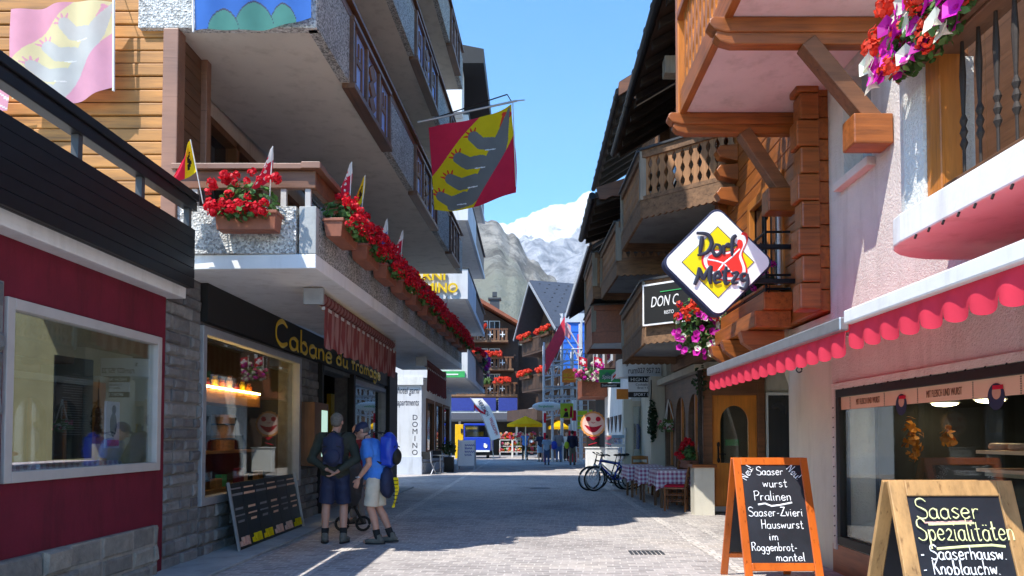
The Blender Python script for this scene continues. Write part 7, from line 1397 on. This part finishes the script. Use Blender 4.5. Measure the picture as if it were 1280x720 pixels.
    if glasses: m = MB(); [m.torus(h(s * .032, .094, .01), .022, .0025, HM @ Matrix.Rotation(R(90), 3, 'X'), 16, 5) for s in (-1, 1)]; [m.cyl(h(s * .055, .09, .014), h(s * .078, -.005, .012), .0025, n=5) for s in (-1, 1)]; m.build('glasses', 'black_metal', t, True)
    return t, j, k
def backpack(label, loc, rz, mat, mat2, w=.30, d=.17, hh=.46, straps=True, tilt=0):
    t = thing('backpack', label, 'backpack', loc, None, rz); t.rotation_euler = (tilt, 0, rz); m = MB(); m.sph((0, -.01, hh * .48), (w * .5, d * .62, hh * .5), 16, 12); m.obox((0, 0, hh * .45), (w * .85, d * .8, hh * .78)); me = remesh(m, .012, 6, .004); meshpart(me, 'bag', mat, t)
    m = MB(); m.sph((0, -d * .55, hh * .3), (w * .38, d * .35, hh * .24), 14, 10); meshpart(remesh(m, .012, 4, .003), 'front_pocket', mat2, t); m = MB(); m.tube([(-.06, d * .2, hh * .93), (0, d * .2, hh * 1.02), (.06, d * .2, hh * .93)], .009, 6)
    m.tube([(x, -d * .52 - .012 * abs(x / .11), hh * .62 - abs(x) * .25) for x in (-.13, -.08, 0, .08, .13)], .007, 6); m.build('handle', 'black', t, True)
    if straps:
        for s in (-1, 1): m = MB(); m.tube([(s * .10, d * .3, hh * .92), (s * .115, d * .3 + .10, hh * .98), (s * .125, d * .3 + .23, hh * .86), (s * .135, d * .3 + .27, hh * .6), (s * .155, d * .3 + .2, hh * .3), (s * .13, d * .3, hh * .12)], .016, 8, flat=(0, 1, .2)); m.build('strap', 'black', t, True)
    return t
# hiker seen from behind, hands clasped at the back
P1 = onY(419, 600, 10.35); y1 = 10.35
person('man in dark olive jacket and navy shorts with hands clasped behind his back', (P1.x, y1, 0), R(4), 1.78, dict(kl=(-.12, .02, .50), kr=(.11, .05, .50), al=(-.13, .0, .09), ar=(.12, -.03, .09), tl=(-.16, .15, .035), tr=(.15, .13, .035), el=(-.30, -.08, 1.13), er=(.30, -.08, 1.13), wl=(-.07, -.20, .99), wr=(.07, -.20, .97), handl=(.9, -.15, -.4), handr=(-.8, -.15, -.55), sl=(-.20, .0, 1.41), sr=(.20, .0, 1.41), head=(.01, .06, 1.62), look=(.15, 1, -.2)), top='olive', bottom='navy', shorts=True, hair='hair_grey', shoe='shoe', sock='sock', fine=True, bulk=1.12)
backpack('dark navy backpack worn by the man with clasped hands', (P1.x + .02, y1 - .20, 1.05), R(4), 'navy', 'navy', .30, .17, .47)
# hiker in the blue shirt, looking down
P2 = onY(470, 600, 10.3); y2 = 10.3
t2, j2, k2 = person('man in blue polo shirt, navy cap and beige shorts looking down, seen from the side', (P2.x, y2, 0), R(84), 1.69, dict(kl=(-.08, .05, .50), kr=(.09, -.02, .49), al=(-.08, -.06, .09), ar=(.10, -.20, .10), tl=(-.09, .13, .035), tr=(.12, -.02, .035), wai=(0, .02, 1.12), che=(0, .07, 1.29), sl=(-.18, .08, 1.40), sr=(.18, .08, 1.40), neck=(0, .12, 1.46), head=(0, .20, 1.585), look=(0, .86, -.52), el=(-.22, .03, 1.13), er=(.22, .03, 1.13), wl=(-.19, .19, .92), wr=(.20, .17, .89), handl=(.1, .35, -.9), handr=(0, .2, -1)), top='shirt_blue', bottom='shorts_beige', shorts=True, sleeves='short', cap_='navy', shoe='shoe', sock='sock', fine=True, glasses=True, bulk=1.08)
backpack('royal blue and black backpack on the back of the man in the polo shirt', (P2.x + .17, y2 - .01, 1.03), R(84), 'blue_paint', 'black', .30, .2, .5)
wp = thing('wrist_watch', 'silver wrist watch on the arm of the man in the polo shirt', 'watch', (0, 0, 0)); W_ = t2.matrix_basis @ (j2['wl']); wp.location = W_; m = MB(); m.torus((0, 0, .02), .036, .007, None, 16, 6); m.build('band', 'silver', wp, True); m = MB(); m.sph((-.0, -.036, .02), (.016, .008, .016)); m.build('dial', 'steel', wp, True)
m = MB(); c = Vector((P2.x + .17, y2 - .02, .8)); m.sph(c + Vector((-.02, 0, .04)), (.10, .17, .22)); m.sph(c + Vector((.0, 0, -.05)), (.08, .15, .14)); me = remesh(m, .014, 3, .008); o = meshpart(me, 'jacket', 'navy', None); tag(o, 'navy jacket tied round the waist of the man in the polo shirt', 'jacket')
rp = thing('rope', 'yellow and black patterned rope hanging below the blue backpack', 'rope', c); m = MB(); 
for q in range(3): m.tube([c + Vector((.10 + .02 * q, -.12 + .02 * q, .1)), c + Vector((.13 + .012 * q, -.13 + .02 * q, -.05)), c + Vector((.12, -.12 + .02 * q, -.2)), c + Vector((.08 + .01 * q, -.1, -.3))], .012, 7)
m.build('coil', 'sign_yellow', rp); m = MB()
for q in range(7): m.torus(c + Vector((.12, -.11, .06 - q * .05)), .03, .005, None, 10, 5)
m.build('black_bands', 'black', rp)
# third person half hidden in the doorway, and the pushchair behind the two men
y3 = 12.6; P3 = onY(447, 600, y3); person('woman in maroon top half hidden behind the two men at the shop door', (P3.x, y3, 0), R(150), 1.66, None, top='maroon', bottom='grey_cloth', hair='hair_grey', hairlen=.06, fine=False)
pc = thing('pushchair', 'dark folded pushchair standing at the shop door behind the two men', 'pushchair', (-2.75, 11.6, 0)); x, y = onY(438, 600, 11.6).x, 11.6; m = MB(); m.tube([(x - .1, y, .15), (x + .05, y, .5), (x + .12, y, .9), (x + .02, y, 1.25), (x - .15, y, 1.3)], .025, 8); m.tube([(x + .2, y, .12), (x - .05, y, .6), (x - .1, y, 1.0)], .022, 8); m.build('frame', 'black', pc); m = MB(); m.sph((x + .02, y + .05, .75), (.17, .16, .42)); meshpart(remesh(m, .02, 2, .012), 'seat_cloth', 'dark_grey', None).parent = pc
pc.children[-1].location = -pc.location
for dx in (-.12, .2): m = MB(); m.torus((x + dx, y, .12), .1, .022, Matrix.Rotation(R(80), 3, 'X'), 18, 6); m.build('wheel', 'rubber', pc)
# strollers on the far square
def far(px, feet, head, label, rz, **kw):
    Y = CAMZ * FPX / (feet - HORY); p = onY(px, feet, Y); H = (feet - head) / FPX * Y; return person(label, (p.x, Y, 0), R(rz), max(1.5, min(1.85, H)), kw.pop('J', None), **kw), p, Y
WALK = dict(kl=(-.09, .16, .52), al=(-.09, .14, .10), tl=(-.10, .31, .06), kr=(.09, .0, .49), ar=(.10, -.28, .14), tr=(.11, -.12, .04))
far(656, 575, 539, 'woman in royal blue top and black trousers walking away on the square', 10, top='shirt_blue', bottom='black', hair='hair_dark', hairlen=.04, sleeves='none', J=WALK)
far(664.5, 569, 540, 'woman in pale blue top with coral skirt beside the flower stall', -60, top='light_blue', bottom='coral_cloth', hair='hair_dark', hairlen=.1, sleeves='short')
far(675.5, 577, 540, 'man in navy shirt and light blue shorts between two women', 20, top='navy', bottom='light_blue', shorts=True, sleeves='short', hair='hair_grey')
far(683.5, 581, 544, 'woman in light blue top and rolled jeans with short dark hair', 0, top='light_blue', bottom='jeans', hair='hair_dark', sleeves='short', J=WALK)
(_, p, Y) = far(698.5, 577, 538, 'man in grey checked shirt and jeans carrying a bright blue bag', 5, top='grey_cloth', bottom='jeans', hair='hair_grey')
m = MB(); m.sph((p.x - .28, Y - .1, .95), (.2, .1, .26)); sb = tag(meshpart(remesh(m, .02, 2), 'shoulder_bag', 'blue_paint', None), 'bright blue shoulder bag of the man in the checked shirt', 'bag')
far(708, 576, 540, 'person in white shirt and black trousers behind the man in navy', 200, top='white_paint', bottom='black', hair='hair_grey')
(_, p, Y) = far(715.5, 581, 538, 'man in navy jacket and khaki trousers with a lime green bag', -8, top='navy', bottom='khaki', hair='hair_dark')
m = MB(); m.sph((p.x - .30, Y - .12, 1.02), (.13, .08, .19)); tag(meshpart(remesh(m, .02, 2), 'hand_bag', 'lime', None), 'lime green bag of the man in khaki trousers', 'bag')
far(690.5, 571, 542, 'woman in white blouse and grey skirt near the yellow parasol', 150, top='white_paint', bottom='grey_cloth', hair='hair_grey', sleeves='short')
far(648, 567, 543, 'person in red shirt and khaki trousers at the flower stalls', 40, top='maroon', bottom='khaki', hair='hair_dark')
# parts built without children for single-material top-level helpers
bpy.context.view_layer.update()
HAZE = 0.00004
# ------------------------------------------------------------ the air of the valley
hz = MB(); hz.box(-7800, 7800, -420, 7900, -1.5, 3300); ho = struct(hz.build('haze', 'white_paint', origin=(0, 0, 0)), 'stuff')
hm = bpy.data.materials.new('haze'); hm.use_nodes = True; ht = hm.node_tree; ht.nodes.remove(ht.nodes['Principled BSDF'])
pv = ht.nodes.new('ShaderNodeVolumePrincipled'); pv.inputs['Density'].default_value = HAZE; pv.inputs['Color'].default_value = (.86, .92, 1, 1); pv.inputs['Anisotropy'].default_value = .2
ht.links.new(pv.outputs[0], ht.nodes['Material Output'].inputs['Volume']); ho.data.materials.clear(); ho.data.materials.append(hm)
